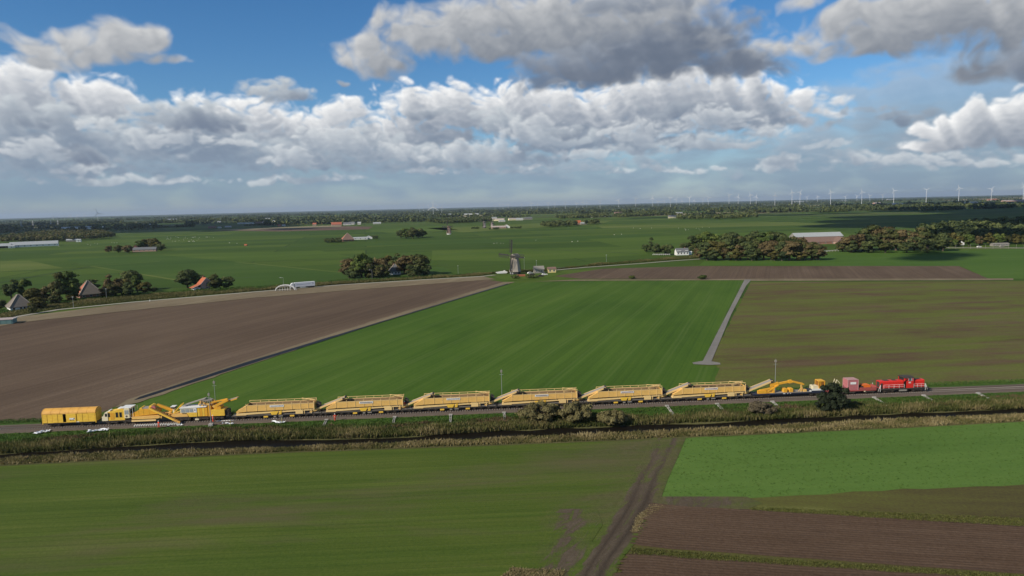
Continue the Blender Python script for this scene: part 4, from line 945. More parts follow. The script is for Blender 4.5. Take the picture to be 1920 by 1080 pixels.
wood('woodland', [P([(1012,424),(1040,421),(1080,420),(1082,424),(1030,427)]), P([(1090,421),(1125,418),(1120,422)])], 'dark grove left of the orange-roofed far farm', LEAF['dark'], .5, 9, 13)
wood('woodland', [P([(800,417),(850,413),(920,409),(920,416),(830,420)]), P([(950,409),(972,404),(975,410)])], 'far dark trees behind the mills', LEAF['dark'], .35, 9, 13, 1.2)
wood('woodland', [P([(1265,412),(1300,407),(1420,403),(1420,408),(1340,412)]), P([(1150,405),(1230,398),(1235,404),(1160,409)]), P([(1430,398),(1470,394),(1472,399)]), P([(1040,408),(1140,402),(1140,408),(1050,411)])], 'far dark woods in the middle of the horizon', LEAF['dark'], .22, 9, 13, 1.4)
wood('woodland', [P([(1528,397),(1595,388),(1596,397),(1535,400)]), P([(1725,394),(1800,380),(1805,393),(1730,397)]), P([(1838,392),(1885,381),(1890,391)]), P([(1620,395),(1720,391),(1720,395)])], 'far dark woods right of the middle', LEAF['dark'], .25, 9, 14, 1.4)
wood('hedge', [P([(608,453),(640,450),(640,455),(610,457)]), P([(690,447),(708,446),(706,449)])], 'hedge beside the pyramid-roofed farm', LEAF['dark'], 2.2, 3.5, 6)
wood('hedge', [P([(880,430),(898,428),(898,430)]), P([(912,431),(935,429),(935,431)]), P([(950,429),(978,427),(976,429)])], 'low hedges round the far mills', LEAF['dark'], 1.5, 3, 5)
# rows of hedges and copses all the way to the horizon
regs = []
rsr = random.Random(21)
for i in range(210):
    d = 2500 * (14000 / 2500) ** (rsr.random() ** .8); a = math.radians(rsr.uniform(-41, 41)); x, y = d * math.sin(a), d * math.cos(a)
    L = rsr.uniform(90, 520) * (d / 4000) ** .6; w = rsr.uniform(8, 45) * (d / 4000) ** .7; t = rsr.uniform(-.25, .25)
    u = Vector((math.cos(t), math.sin(t), 0)); v = Vector((-u.y, u.x, 0)); c = Vector((x, y, 0))
    regs.append([c - u * L - v * w, c + u * L - v * w, c + u * L + v * w, c - u * L + v * w])
def many(name, regs, label, mat, per):
    C = []; D = []; T_ = []; S = []
    for r in regs:
        r = [np.array(p) for p in r]; dist = np.linalg.norm(r[0]); n = per; uv = np.random.rand(n, 2)
        base = r[0] + (r[1] - r[0]) * uv[:, :1] + (r[3] - r[0]) * uv[:, 1:]; h = np.random.uniform(6, 13, n) * (1 + .5 * np.sin(uv[:, 0] * 9 + dist))
        for k in range(5):
            d = np.random.randn(n, 3); d[:, 1] -= .6; s = np.maximum(h * .32, 2.4) * np.random.uniform(.7, 1.3, n)
            C.append(base + np.column_stack([np.random.randn(n) * 2, np.random.randn(n) * 2, h * np.random.uniform(.2, .85, n)])); D.append(d); S.append(s); T_.append(np.clip(np.random.rand(n) * .9, 0, 1))
    o = quads_mesh(name, np.concatenate(C), np.concatenate(D), np.concatenate(S), mat, np.concatenate(T_)); tag(o, label, 'woodland', kind='stuff')
many('woodland', regs, 'countless far tree rows and copses fading towards the horizon', LEAF['dark'], 130)
# scrub and reeds between road and canal
def bank(name, rows, n, h0, h1, w, mat, t0, t1, label, z=.15):
    q = scatter_poly(rows, n); b = np.column_stack([q, np.full(n, z)]); k = _perlin(q[:, 0] * .06, q[:, 1] * .06, 7)
    o = blades_mesh(name, b, np.random.uniform(h0, h1, n) * (1 + .6 * k), np.full(n, w), np.clip(np.random.uniform(t0, t1, n) + k * .25, 0, 1), mat, 5, .4, .6); tag(o, label, 'reeds', kind='stuff')
bank('reeds', [(-40,611),(0,592),(60,578),(180,562),(300,551),(480,541),(640,529),(800,520),(930,512),(905,517),(800,523),(640,533),(480,546),(250,565),(110,579),(30,593),(-40,620)], 11000, .6, 1.4, .4, m_reed, .1, .5, 'bank of reeds and scrub along the canal on the left', )
bank('scrub', [(-40,607),(0,590),(60,578),(180,562),(300,552),(480,543),(640,530),(930,512),(640,527),(480,539),(300,549),(180,558),(60,572),(0,584),(-40,600)], 5000, 1.0 * .6, 1.5, .5, m_blade, .2, .8, 'green scrub along the canal on the left')
bank('reeds', [(1020,508),(1130,495),(1300,481),(1310,484),(1200,492),(1100,500)], 3500, .7, 1.7, .5, m_reed, .05, .4, 'dark reeds along the canal behind the windmill')
bank('reeds', [(915,514),(960,509),(1040,505),(1040,508),(960,512)], 900, .8, 1.8, .5, m_reed, .0, .35, 'dark reeds beside the windmill')
# ================================================================ buildings
THATCH = paint('grey_thatch', (.20, .172, .145), (.11, .09, .075), .5, .95, .8)
MILLBODY = paint('silvery_thatch', (.38, .33, .275), (.2, .17, .14), .4, .95, .6)
THATCH_P = paint('pale_thatch_ridge', (.33, .29, .24), (.2, .17, .14), .4, .95, .8)
TILE_O = paint('orange_roof_tiles', (.44, .125, .05), (.25, .10, .06), .5, .7, 1.5)
TILE_R = paint('red_roof_tiles', (.42, .13, .075), (.22, .09, .06), .45, .8, 1)
TILE_B = paint('brown_roof_tiles', (.20, .125, .10), (.12, .085, .07), .45, .85, .8)
SLATE = paint('slate_roof', (.15, .155, .165), (.09, .09, .09), .45, .7, .8)
GREYROOF = paint('grey_sheet_roof', (.38, .40, .41), (.25, .26, .26), .4, .6, .3)
BRICK = paint('brick_wall', (.30, .155, .115), (.18, .11, .085), .45, .9, 1.2)
PALEBRICK = paint('pale_brick_wall', (.42, .27, .22), (.28, .18, .15), .4, .9, 1)
CREAMW = paint('cream_wall', (.72, .56, .26), (.45, .34, .17), .35, .9, 1)
TIMBER = paint('tarred_boards', (.035, .035, .033), (.07, .065, .06), .5, .9, 1.5)
BWALL = paint('grey_boards', (.26, .24, .21), (.15, .14, .125), .5, .9, 1)
GREENW = paint('teal_sheet_metal', (.13, .235, .225), (.10, .15, .14), .4, .6, .7)
PINKROOF = paint('dusty_pale_roof', (.42, .35, .33), (.28, .24, .22), .4, .8, .7)
def gable_roof(par, w, d, z, rise, mat, over=.35, th=.16, axis='x', name='roof'):
    b = MB(); e = over
    if axis == 'x':
        for s in (-1, 1):
            y0, y1 = s * (d / 2 + e), 0; z0 = z - e * rise / (d / 2); pr = [(y0, z0), (y1, z + rise), (y1, z + rise + th), (y0, z0 + th)]
            b.prism(pr if s > 0 else pr[::-1], -w / 2 - e, w / 2 + e, 'x')
    else:
        for s in (-1, 1):
            x0, x1 = s * (w / 2 + e), 0; z0 = z - e * rise / (w / 2); pr = [(x0, z0), (x1, z + rise), (x1, z + rise + th), (x0, z0 + th)]
            b.prism(pr if s < 0 else pr[::-1], -d / 2 - e, d / 2 + e, 'y')
    return b.build(name, mat, par)
def gable_wall(par, w, d, z, rise, mat, axis='x'):
    b = MB()
    if axis == 'x': b.prism([(-d / 2, 0), (d / 2, 0), (d / 2, z), (0, z + rise), (-d / 2, z)], -w / 2, w / 2, 'x')
    else: b.prism([(-w / 2, 0), (w / 2, 0), (w / 2, z), (0, z + rise), (-w / 2, z)], -d / 2, d / 2, 'y')
    return b.build('wall', mat, par)
def window(par, x, y, z, w, h, face='y', frame=WHITE, glass=GLASS):
    s = -1
    if face == 'y':
        f = MB(); f.span((x - w / 2 - .1, y - .06, z - .1), (x + w / 2 + .1, y + .02, z)); f.span((x - w / 2 - .1, y - .06, z + h), (x + w / 2 + .1, y + .02, z + h + .1)); f.span((x - w / 2 - .1, y - .06, z), (x - w / 2, y + .02, z + h)); f.span((x + w / 2, y - .06, z), (x + w / 2 + .1, y + .02, z + h)); f.span((x - .03, y - .05, z), (x + .03, y + .02, z + h))
        fo = f.build('window', frame, par); MB().span((x - w / 2, y - .03, z), (x + w / 2, y + .01, z + h)).build('pane', glass, fo)
    else:
        f = MB(); f.span((x - .02, y - w / 2 - .1, z - .1), (x + .06, y + w / 2 + .1, z)); f.span((x - .02, y - w / 2 - .1, z + h), (x + .06, y + w / 2 + .1, z + h + .1)); f.span((x - .02, y - w / 2 - .1, z), (x + .06, y - w / 2, z + h)); f.span((x - .02, y + w / 2, z), (x + .06, y + w / 2 + .1, z + h))
        fo = f.build('window', frame, par); MB().span((x - .01, y - w / 2, z), (x + .03, y + w / 2, z + h)).build('pane', glass, fo)
def chimney(par, x, y, z0, z1, mat=BRICK): b = MB(); b.span((x - .35, y - .35, z0), (x + .35, y + .35, z1)); b.span((x - .42, y - .42, z1), (x + .42, y + .42, z1 + .12)); return b.build('chimney', mat, par)
def pyramid(par, w, d, z, top, mats, over=.6, cut=.6):
    """four roof slopes, each its own part; mats: front, right, back, left"""
    e = over; a = [(-w / 2 - e, -d / 2 - e), (w / 2 + e, -d / 2 - e), (w / 2 + e, d / 2 + e), (-w / 2 - e, d / 2 + e)]; c = [(-cut, -cut), (cut, -cut), (cut, cut), (-cut, cut)]
    for i in range(4):
        j = (i + 1) % 4; b = MB(); b.add([(*a[i], z), (*a[j], z), (*c[j], top), (*c[i], top), (*a[i], z - .3), (*a[j], z - .3), (*c[j], top - .3), (*c[i], top - .3)], [(0, 1, 2, 3), (4, 7, 6, 5), (0, 4, 5, 1), (1, 5, 6, 2), (2, 6, 7, 3), (3, 7, 4, 0)]); b.build('roof', mats[i], par)
    b = MB(); b.span((-cut - .1, -cut - .1, top), (cut + .1, cut + .1, top + .3))
    for i in range(4): b.bar((*a[i], z + .12), (*c[i], top + .12), .5, .2)
    b.build('ridge', THATCH_P, par)
def house(px, py, w, d, zw, rise, label, wall=BRICK, roof=TILE_R, rz=0, axis='x', wins=3, name='house', cat='house', group=None, chim=True, ends=False, z=0.05):
    t = thing(name, label, cat, G(px, py, z), rz, group)
    gable_wall(t, w, d, zw, rise, wall, axis); gable_roof(t, w, d, zw, rise, roof, axis=axis)
    for i in range(wins): window(t, -w / 2 + w * (i + .5) / max(1, wins), -d / 2, zw * .35, min(1.2, w / wins * .5), zw * .42)
    if ends: window(t, w / 2, 0, zw * .35, 1.2, 1.2, 'x')
    if chim: chimney(t, w * .25 if axis == 'x' else 0, 0 if axis == 'x' else d * .2, zw + rise * .6, zw + rise + .8)
    return t
# thatched farmhouse at the left edge
t = thing('thatched_farmhouse', 'white farmhouse under a grey thatched pyramid roof at the left edge', 'farmhouse', G(37, 581, .05), RAD(46))
MB().span((-5.0, -5.0, 0), (5.0, 5.0, 2.4)).build('wall', WHITE, t); pyramid(t, 10.0, 10.0, 2.3, 8.6, [THATCH] * 4)
for x in (-3.4, -.2, 2.9): window(t, x, -5.0, .7, 1.1, 1.3)
MB().span((1.0, -5.06, 0), (1.9, -4.98, 2.0)).build('door', TIMBER, t); MB().span((.6, -4.4, 3.0), (3.4, -4.1, 3.6)).build('dormer', TIMBER, t); window(t, 5.0, -1.5, .7, 1.1, 1.3, 'x')
# tiled farmhouse
t = thing('tiled_farmhouse', 'pyramid-roofed farmhouse with one orange tiled slope and a grey thatched front', 'farmhouse', G(167, 556, .05), RAD(43))
MB().span((-6.2, -6.2, 0), (6.2, 6.2, 2.2)).build('wall', BRICK, t); pyramid(t, 12.4, 12.4, 2.1, 10.2, [THATCH, THATCH, TILE_B, TILE_R], cut=.4)
for x in (-4, 0, 3.6): window(t, x, -6.2, .6, 1.2, 1.1)
MB().span((-5.2, -5.2, 2.9), (-4.9, -4.6, 3.3)).build('skylight', WHITE, t); b = MB(); b.add([(.8, -3.55, 6.2), (1.8, -3.55, 6.2), (1.8, -2.9, 7.0), (.8, -2.9, 7.0)], [(0, 1, 2, 3)]); chimney(t, 1.4, -1.2, 7.0, 9.2)
house(198, 551, 5, 7, 3.0, 2.6, 'small outhouse with reddish roof and white gable right of the tiled farmhouse', BWALL, TILE_R, RAD(20), 'y', 1, 'outhouse', 'outhouse', chim=False)
# orange-roofed house: roof slopes down to the left in two steps, brick gable to the camera and right
t = thing('brick_house', 'brick house with bright orange roof and a lower lean-to on its left', 'house', G(383, 544, .05), RAD(44))
b = MB(); b.prism([(-3.2, 0), (3.0, 0), (3.0, 6.0), (0.6, 8.4), (-3.2, 4.4)], -3.2, 3.2); b.build('wall', PALEBRICK, t)
b = MB(); b.prism([(-3.4, 4.25), (.6, 8.45), (.6, 8.65), (-3.55, 4.4)], -3.5, 3.5); b.prism([(.6, 8.45), (3.5, 5.55), (3.6, 5.7), (.6, 8.65)], -3.5, 3.5); b.build('roof', TILE_O, t)
b = MB(); b.span((-7.4, -2.6, 0), (-3.2, 2.8, 2.3)); b.build('lean_to_wall', WHITE, t); b = MB(); b.prism([(-8.6, 2.2), (-3.2, 4.3), (-3.2, 4.48), (-8.7, 2.36)], -3.1, 3.1); b.build('lean_to_roof', TILE_O, t)
b = MB(); b.bar((-8.6, -3.14, 2.28), (-3.2, -3.14, 4.4), .08, .22); b.bar((-3.4, -3.54, 4.3), (.6, -3.54, 8.5), .08, .25); b.bar((.6, -3.54, 8.5), (3.5, -3.54, 5.6), .08, .25); b.build('bargeboard', WHITE, t)
window(t, .9, -3.2, 4.2, 1.0, 1.2); window(t, .9, -3.2, 1.2, 1.2, 1.2); window(t, -1.8, -3.2, 1.1, .6, 1.5); window(t, -5.6, -2.6, .8, 1.4, 1.0); MB().span((-3.1, -3.26, 0), (-2.4, -3.18, 2.1)).build('door', TIMBER, t)
chimney(t, .6, 1.5, 7.6, 9.5)
# slate-roofed house in the clump
t = thing('slate_house', 'small white-fronted house with grey slate pyramid roof among the trees', 'house', G(741, 514, .05), RAD(12))
MB().span((-4.2, -4, 0), (4.2, 4, 2.8)).build('wall', WHITE, t); pyramid(t, 8.4, 8, 2.7, 8.0, [SLATE] * 4, .7, .5)
for x in (-2.4, .4, 2.6): window(t, x, -4.0, .8, 1.0, 1.2)
chimney(t, -1.2, 0, 6.6, 8.6)
# teal shed
t = thing('metal_shed', 'low teal metal shed with a pale roof cut by the left edge', 'shed', G(4, 607, .05), RAD(18))
b = MB(); b.span((-9, -3, 0), (5.4, 3, 2.2)); b.build('wall', GREENW, t); b = MB(); b.prism([(-3.2, 2.2), (3.2, 2.2), (3.2, 2.55), (-3.2, 2.35)], -9.2, 5.7, 'x'); b.build('roof', PINKROOF, t); b = MB(); b.span((5.45, -3.2, 2.36), (5.75, 3.2, 2.62)); b.build('roof_edge', WHITE, t)
for i in range(6): MB().span((-8.6 + i * 2.3, -3.06, .1), (-6.5 + i * 2.3, -3.0, 2.1)).build('wall_panel', GREENW, t)
# windmill
def windmill(px, py, h, label, phase, rz, body=MILLBODY, sails=True, group=None, base=TIMBER):
    t = thing('windmill', label, 'windmill', G(px, py, .05), rz, group); s = h / 13.6
    b = MB(); b.lathe([(3.95 * s, 0), (3.95 * s, 1.9 * s)], n=8); b.build('base', base, t)
    b = MB(); b.lathe([(4.35 * s, 1.9 * s), (4.0 * s, 3.0 * s), (3.0 * s, 9.0 * s), (2.45 * s, 11.7 * s)], n=8); b.build('tower', body, t)
    for i in range(3): a = RAD(-120 + i * 30 - 0); 
    window(t, -1.3 * s, -3.72 * s, .55 * s, .7 * s, .8 * s); window(t, .5 * s, -3.72 * s, .55 * s, .7 * s, .8 * s); MB().span((-.5 * s, -3.9 * s, 3.2 * s), (.05 * s, -3.55 * s, 4.0 * s)).build('small_window', WHITE, t)
    b = MB(); pr = [(-2.6 * s, 11.6 * s), (2.6 * s, 11.6 * s), (2.3 * s, 12.9 * s), (1.2 * s, 14.1 * s), (0, 14.5 * s), (-1.2 * s, 14.1 * s), (-2.3 * s, 12.9 * s)]
    b.prism(pr, -2.7 * s, 2.9 * s, 'y'); cap = b.build('cap', body, t); b = MB(); b.span((-2.0 * s, -2.78 * s, 11.9 * s), (2.0 * s, -2.71 * s, 12.7 * s)); b.build('cap_front', TIMBER, cap)
    b = MB(); b.tube((0, -4.3 * s, 13.3 * s), (0, 1, 13.0 * s), .28 * s, n=8); b.build('windshaft', TIMBER, t)
    b = MB(); b.bar((-1.0 * s, 2.9 * s, 12.6 * s), (-.3 * s, 6.0 * s, 1.2 * s), .22 * s, .22 * s); b.bar((1.0 * s, 2.9 * s, 12.6 * s), (.3 * s, 6.0 * s, 1.2 * s), .22 * s, .22 * s); b.bar((-2.4 * s, 3.2 * s, 12.2 * s), (2.4 * s, 3.2 * s, 12.2 * s), .25 * s, .25 * s); b.bar((2.3 * s, 3.2 * s, 12.2 * s), (.4 * s, 6.0 * s, 1.2 * s), .18 * s, .18 * s); b.bar((-2.3 * s, 3.2 * s, 12.2 * s), (-.4 * s, 6.0 * s, 1.2 * s), .18 * s, .18 * s); b.build('tail_pole', TIMBER, t)
    L = 11.2 * s; hub = Vector((0, -4.2 * s, 13.3 * s))
    for k in range(4):
        a = phase + k * math.pi / 2; u = Vector((math.cos(a), 0, math.sin(a))); v = Vector((-math.sin(a), 0, math.cos(a)))
        b = MB(); b.bar(hub, hub + u * L, .42 * s, .42 * s)
        for j in range(12): c = hub + u * (L * (.2 + .8 * j / 11)); b.bar(c, c + v * 1.9 * s, .13 * s, .13 * s)
        for w in (.65, 1.3, 1.9): b.bar(hub + u * L * .2 + v * w * s, hub + u * L + v * w * s, .11 * s, .11 * s)
        b.box(hub + u * L * .6 - v * .3 * s, (.05, .05, .05)); b.add([hub + u * L * .2 + v * .1 * s, hub + u * L + v * .1 * s, hub + u * L - v * .8 * s, hub + u * L * .2 - v * .8 * s], [(0, 1, 2, 3)])
        b.build('sail', TIMBER, t)
    return t
windmill(966, 514, 14.6, 'grey thatched windmill with dark sails standing at the road bend in the middle', RAD(86), RAD(-38))
windmill(842, 439.5, 15, 'far thatched windmill with one dark sail upright right of the lone clump of trees', RAD(88), RAD(-30), PALEBRICK, base=WHITE)
windmill(908, 427.5, 15, 'farther windmill, left of the pair beyond the meadows', RAD(80), RAD(-20), PINKROOF)
windmill(923, 426.5, 13, 'farther windmill, right of the pair beyond the meadows', RAD(50), RAD(-10), PINKROOF)
house(1010, 512, 7.6, 5, 3.2, 2.2, 'grey boarded shed between the windmill and the yellow shed', BWALL, BWALL, RAD(8), 'x', 2, 'shed', 'shed', chim=False)
t = house(1034, 511, 6.2, 4.5, 3.0, 1.2, 'pale yellow shed right of the grey one near the windmill', CREAMW, TILE_B, RAD(8), 'x', 2, 'shed', 'shed', chim=False)
t = thing('covered_boat', 'white boat under a tarpaulin lying left of the windmill', 'boat', G(941, 513, .2), RAD(12))
b = MB(); b.prism([(-4.6, .9), (-3.8, .2), (3.6, .2), (4.4, 1.0), (4.4, 1.2), (-4.6, 1.2)], -1.1, 1.1); b.build('hull', WHITE, t); b = MB(); b.prism([(-4.5, 1.2), (4.3, 1.2), (3.2, 1.8), (2.0, 2.5), (1.4, 1.9), (-1.2, 1.7)], -.9, .9); b.build('tarpaulin', WHITE, t)
t = thing('brick_stack', 'stack of red bricks at the foot of the windmill', 'brick stack', G(977, 518, .2), RAD(6))
for i in range(5):
    for j in range(2): MB().box((-2.4 + i * 1.2, 0, .35 + j * .62), (1.12, 1.5, .6)).build('brick_pallet', TILE_R, t)
wood('hedge', [P([(960,523.5),(972,523),(972,521),(960,521)]), P([(986,523),(1007,522),(1007,520),(988,520)])], 'clipped dark hedge in front of the windmill', LEAF['dark'], 26, 1.6, 2.2, 1.2)
def small_car(px, py, label, mat, rz=0, name='parked_car', cat='car', group='cars near the windmill', L=4.2):
    t = thing(name, label, cat, G(px, py, .2), rz, group); s = L / 4.2
    b = MB(); b.prism([(-2.1, .35), (2.1, .35), (2.1, .85), (1.2, .95), (.75, 1.45), (-1.2, 1.48), (-2.0, .95)], -.85, .85); b.build('body', mat, t)
    b = MB(); b.prism([(1.12, .95), (.72, 1.38), (-1.12, 1.40), (-1.7, .97)], -.87, .87); b.build('windows', GLASS, t)
    for x in (-1.3, 1.3):
        b = MB(); b.tube((x, -.88, .32), (x, -.66, .32), .32, n=10); b.tube((x, .66, .32), (x, .88, .32), .32, n=10); b.build('wheels', DARK, t)
    t.scale = (s,) * 3; return t
small_car(994, 513.5, 'white car parked between the windmill and the grey shed', WHITE, RAD(20)); small_car(1021, 516, 'white car parked in front of the yellow shed', WHITE, RAD(5)); small_car(1014, 519, 'dark car parked at the edge of the yard', DARK, RAD(10)); small_car(998, 516, 'dark car parked beside the brick stack', DARK, RAD(15))
# white house and fences by the big wood
t = house(1278, 478, 12, 7, 3.4, 3.2, 'white house with dark roof left of the big wood', WHITE, SLATE, RAD(6), 'x', 4)
MB().span((-5.8, -3.75, 4.0), (-1.8, -3.4, 4.6)).build('dormer', WHITE, t); MB().span((2.2, -3.75, 4.0), (5.0, -3.4, 4.6)).build('dormer', WHITE, t)
house(1289, 477.5, 7, 5, 2.8, .6, 'flat white annex on the right of the white house', WHITE, WHITE, RAD(6), 'x', 1, 'annex', 'annex', chim=False)
def fence(px0, py0, px1, py1, n, h, label, mat=WHITE, rails=(.5, .95)):
    a, b_ = G(px0, py0, .1), G(px1, py1, .1); t = thing('fence', label, 'fence', a, math.atan2(b_.y - a.y, b_.x - a.x)); L = (b_ - a).length
    for i in range(n + 1): MB().span((L * i / n - .09, -.09, 0), (L * i / n + .09, .09, h)).build('post', mat, t)
    for r in rails: MB().span((0, -.04, h * r - .08), (L, .04, h * r + .06)).build('rail', mat, t)
fence(1224, 478.5, 1256, 478.5, 8, 1.3, 'white post fence left of the white house'); fence(1292, 474, 1312, 473, 8, 3.2, 'tall white slatted pergola fence right of the white house')
fence(1778, 466, 1920, 466.5, 10, 4.2, 'row of tall pale posts along the orchard road', BWALL, (.10,)); fence(1545, 472.5, 1572, 471, 5, 1.2, 'pale fence beside the barn road')
# barn group
BT = RAD(4)
house(1530, 449, 62, 17, 4.2, 4.6, 'long barn with a pale grey roof at the back of the farm', BWALL, GREYROOF, BT, 'x', 0, 'barn', 'barn', chim=False)
house(1535, 457, 50, 15, 2.6, 5.2, 'long barn with a brown tiled roof in front of the grey-roofed one', BRICK, TILE_B, BT, 'x', 6, 'barn', 'barn', chim=False)
house(1574, 457, 12, 14, 3.0, 4.6, 'gabled brick farmhouse at the right end of the long barns', PALEBRICK, TILE_B, BT, 'y', 2, 'farmhouse', 'farmhouse')
t = house(1586, 461, 8, 9, 2.4, 3.6, 'small dark gabled hut with white bargeboards beside the wood', TIMBER, SLATE, BT, 'y', 1, 'hut', 'hut', chim=False); b = MB(); b.bar((-4.4, -4.9, 2.0), (0, -4.9, 6.1), .1, .3); b.bar((0, -4.9, 6.1), (4.4, -4.9, 2.0), .1, .3); b.build('bargeboard', WHITE, t)
# left-hand farms
house(65, 462, 70, 22, 3.8, 5.0, 'long grey-roofed barn at the left beyond the meadows', WHITE, GREYROOF, RAD(30), 'x', 8, 'barn', 'barn', chim=False)
house(4, 465, 26, 16, 3.5, 4, 'dark shed at the left edge beside the long grey barn', TIMBER, GREYROOF, RAD(30), 'x', 2, 'shed', 'shed', chim=False)
house(22, 465, 9, 7, 3, 2, 'tiny white hut between the dark shed and the long grey barn', WHITE, GREYROOF, RAD(30), 'x', 1, 'hut', 'hut', chim=False)
house(136, 453, 20, 10, 3, 2.4, 'small grey farm shed below the dark wood', BWALL, GREYROOF, RAD(20), 'x', 2, 'shed', 'shed', chim=False)
house(148, 453.5, 8, 8, 3.6, 2.0, 'small white hut at the end of the farm shed', WHITE, GREYROOF, RAD(20), 'x', 1, 'hut', 'hut', chim=False)
house(272, 471.5, 30, 9, 3.0, 3.0, 'brick farm with slate roof among trees in the meadows', PALEBRICK, SLATE, RAD(14), 'x', 5, 'farmhouse', 'farmhouse')
house(254, 470, 10, 8, 3.4, 3.6, 'red brick gabled house at the left end of the brick farm', BRICK, TILE_R, RAD(14), 'y', 1)
for a in [(12,424,100,30,6,3,'white factory hall at the far left'),(150,431,110,40,8,4,'large grey factory hall in the far left wood'),(176,430,60,30,9,2,'pale factory hall right of the large grey one'),(252,411,130,40,10,2,'white hall near the left horizon'),(276,423,34,20,5,3,'white house at the right end of the far left wood'),(290,424,30,18,5,3,'pale house at the far end of the left wood'),(325,412,100,30,6,2,'long pale hall near the horizon left of the hamlet')]:
    house(a[0], a[1], a[2], a[3], a[4], a[5], a[6], WHITE, GREYROOF, RAD(25), 'x', 0, 'hall', 'hall', chim=False)
# pyramid farm in the meadows
t = thing('pyramid_farmhouse', 'lone farmhouse with brown pyramid roof in the middle of the meadows', 'farmhouse', G(652, 452, .05), RAD(20)); MB().span((-9, -9, 0), (9, 9, 2.8)).build('wall', BRICK, t); pyramid(t, 18, 18, 2.7, 13, [TILE_B, TILE_B, TILE_B, TILE_R], 1, .6)
for x in (-5, 0, 5): window(t, x, -9, .8, 1.6, 1.4)
house(676, 449, 24, 9, 2.6, 1.6, 'white low shed right of the pyramid farmhouse', WHITE, GREYROOF, RAD(12), 'x', 3, 'shed', 'shed', chim=False); house(692, 448, 11, 12, 3, 2.6, 'pale gabled shed at the end by the pyramid farmhouse', WHITE, GREYROOF, RAD(12), 'y', 1, 'shed', 'shed', chim=False)
house(461, 461, 3.6, 3, 1.6, 1.0, 'tiny red field hut on the meadow', TILE_R, TILE_O, 0, 'x', 1, 'hut', 'hut', chim=False)
house(935, 428, 34, 10, 3, 2.6, 'pale house row beside the far pair of mills', PALEBRICK, PINKROOF, RAD(6), 'x', 4, 'house', 'house')
house(950, 427.5, 14, 9, 4, 4, 'pale gabled house at the right of the far pair of mills', WHITE, PINKROOF, RAD(6), 'y', 1)
house(1083, 421, 16, 14, 4.5, 6, 'far farmhouse with a bright orange roof beside the dark grove', PALEBRICK, TILE_O, RAD(14), 'x', 2, 'farmhouse', 'farmhouse')
house(1094, 421, 16, 9, 3, 3, 'grey shed right of the far orange-roofed farmhouse', BWALL, GREYROOF, RAD(14), 'x', 1, 'shed', 'shed', chim=False)
FARW = paint('weathered_white_wall', (.52, .51, .48), (.32, .30, .27), .35, .85, .3)
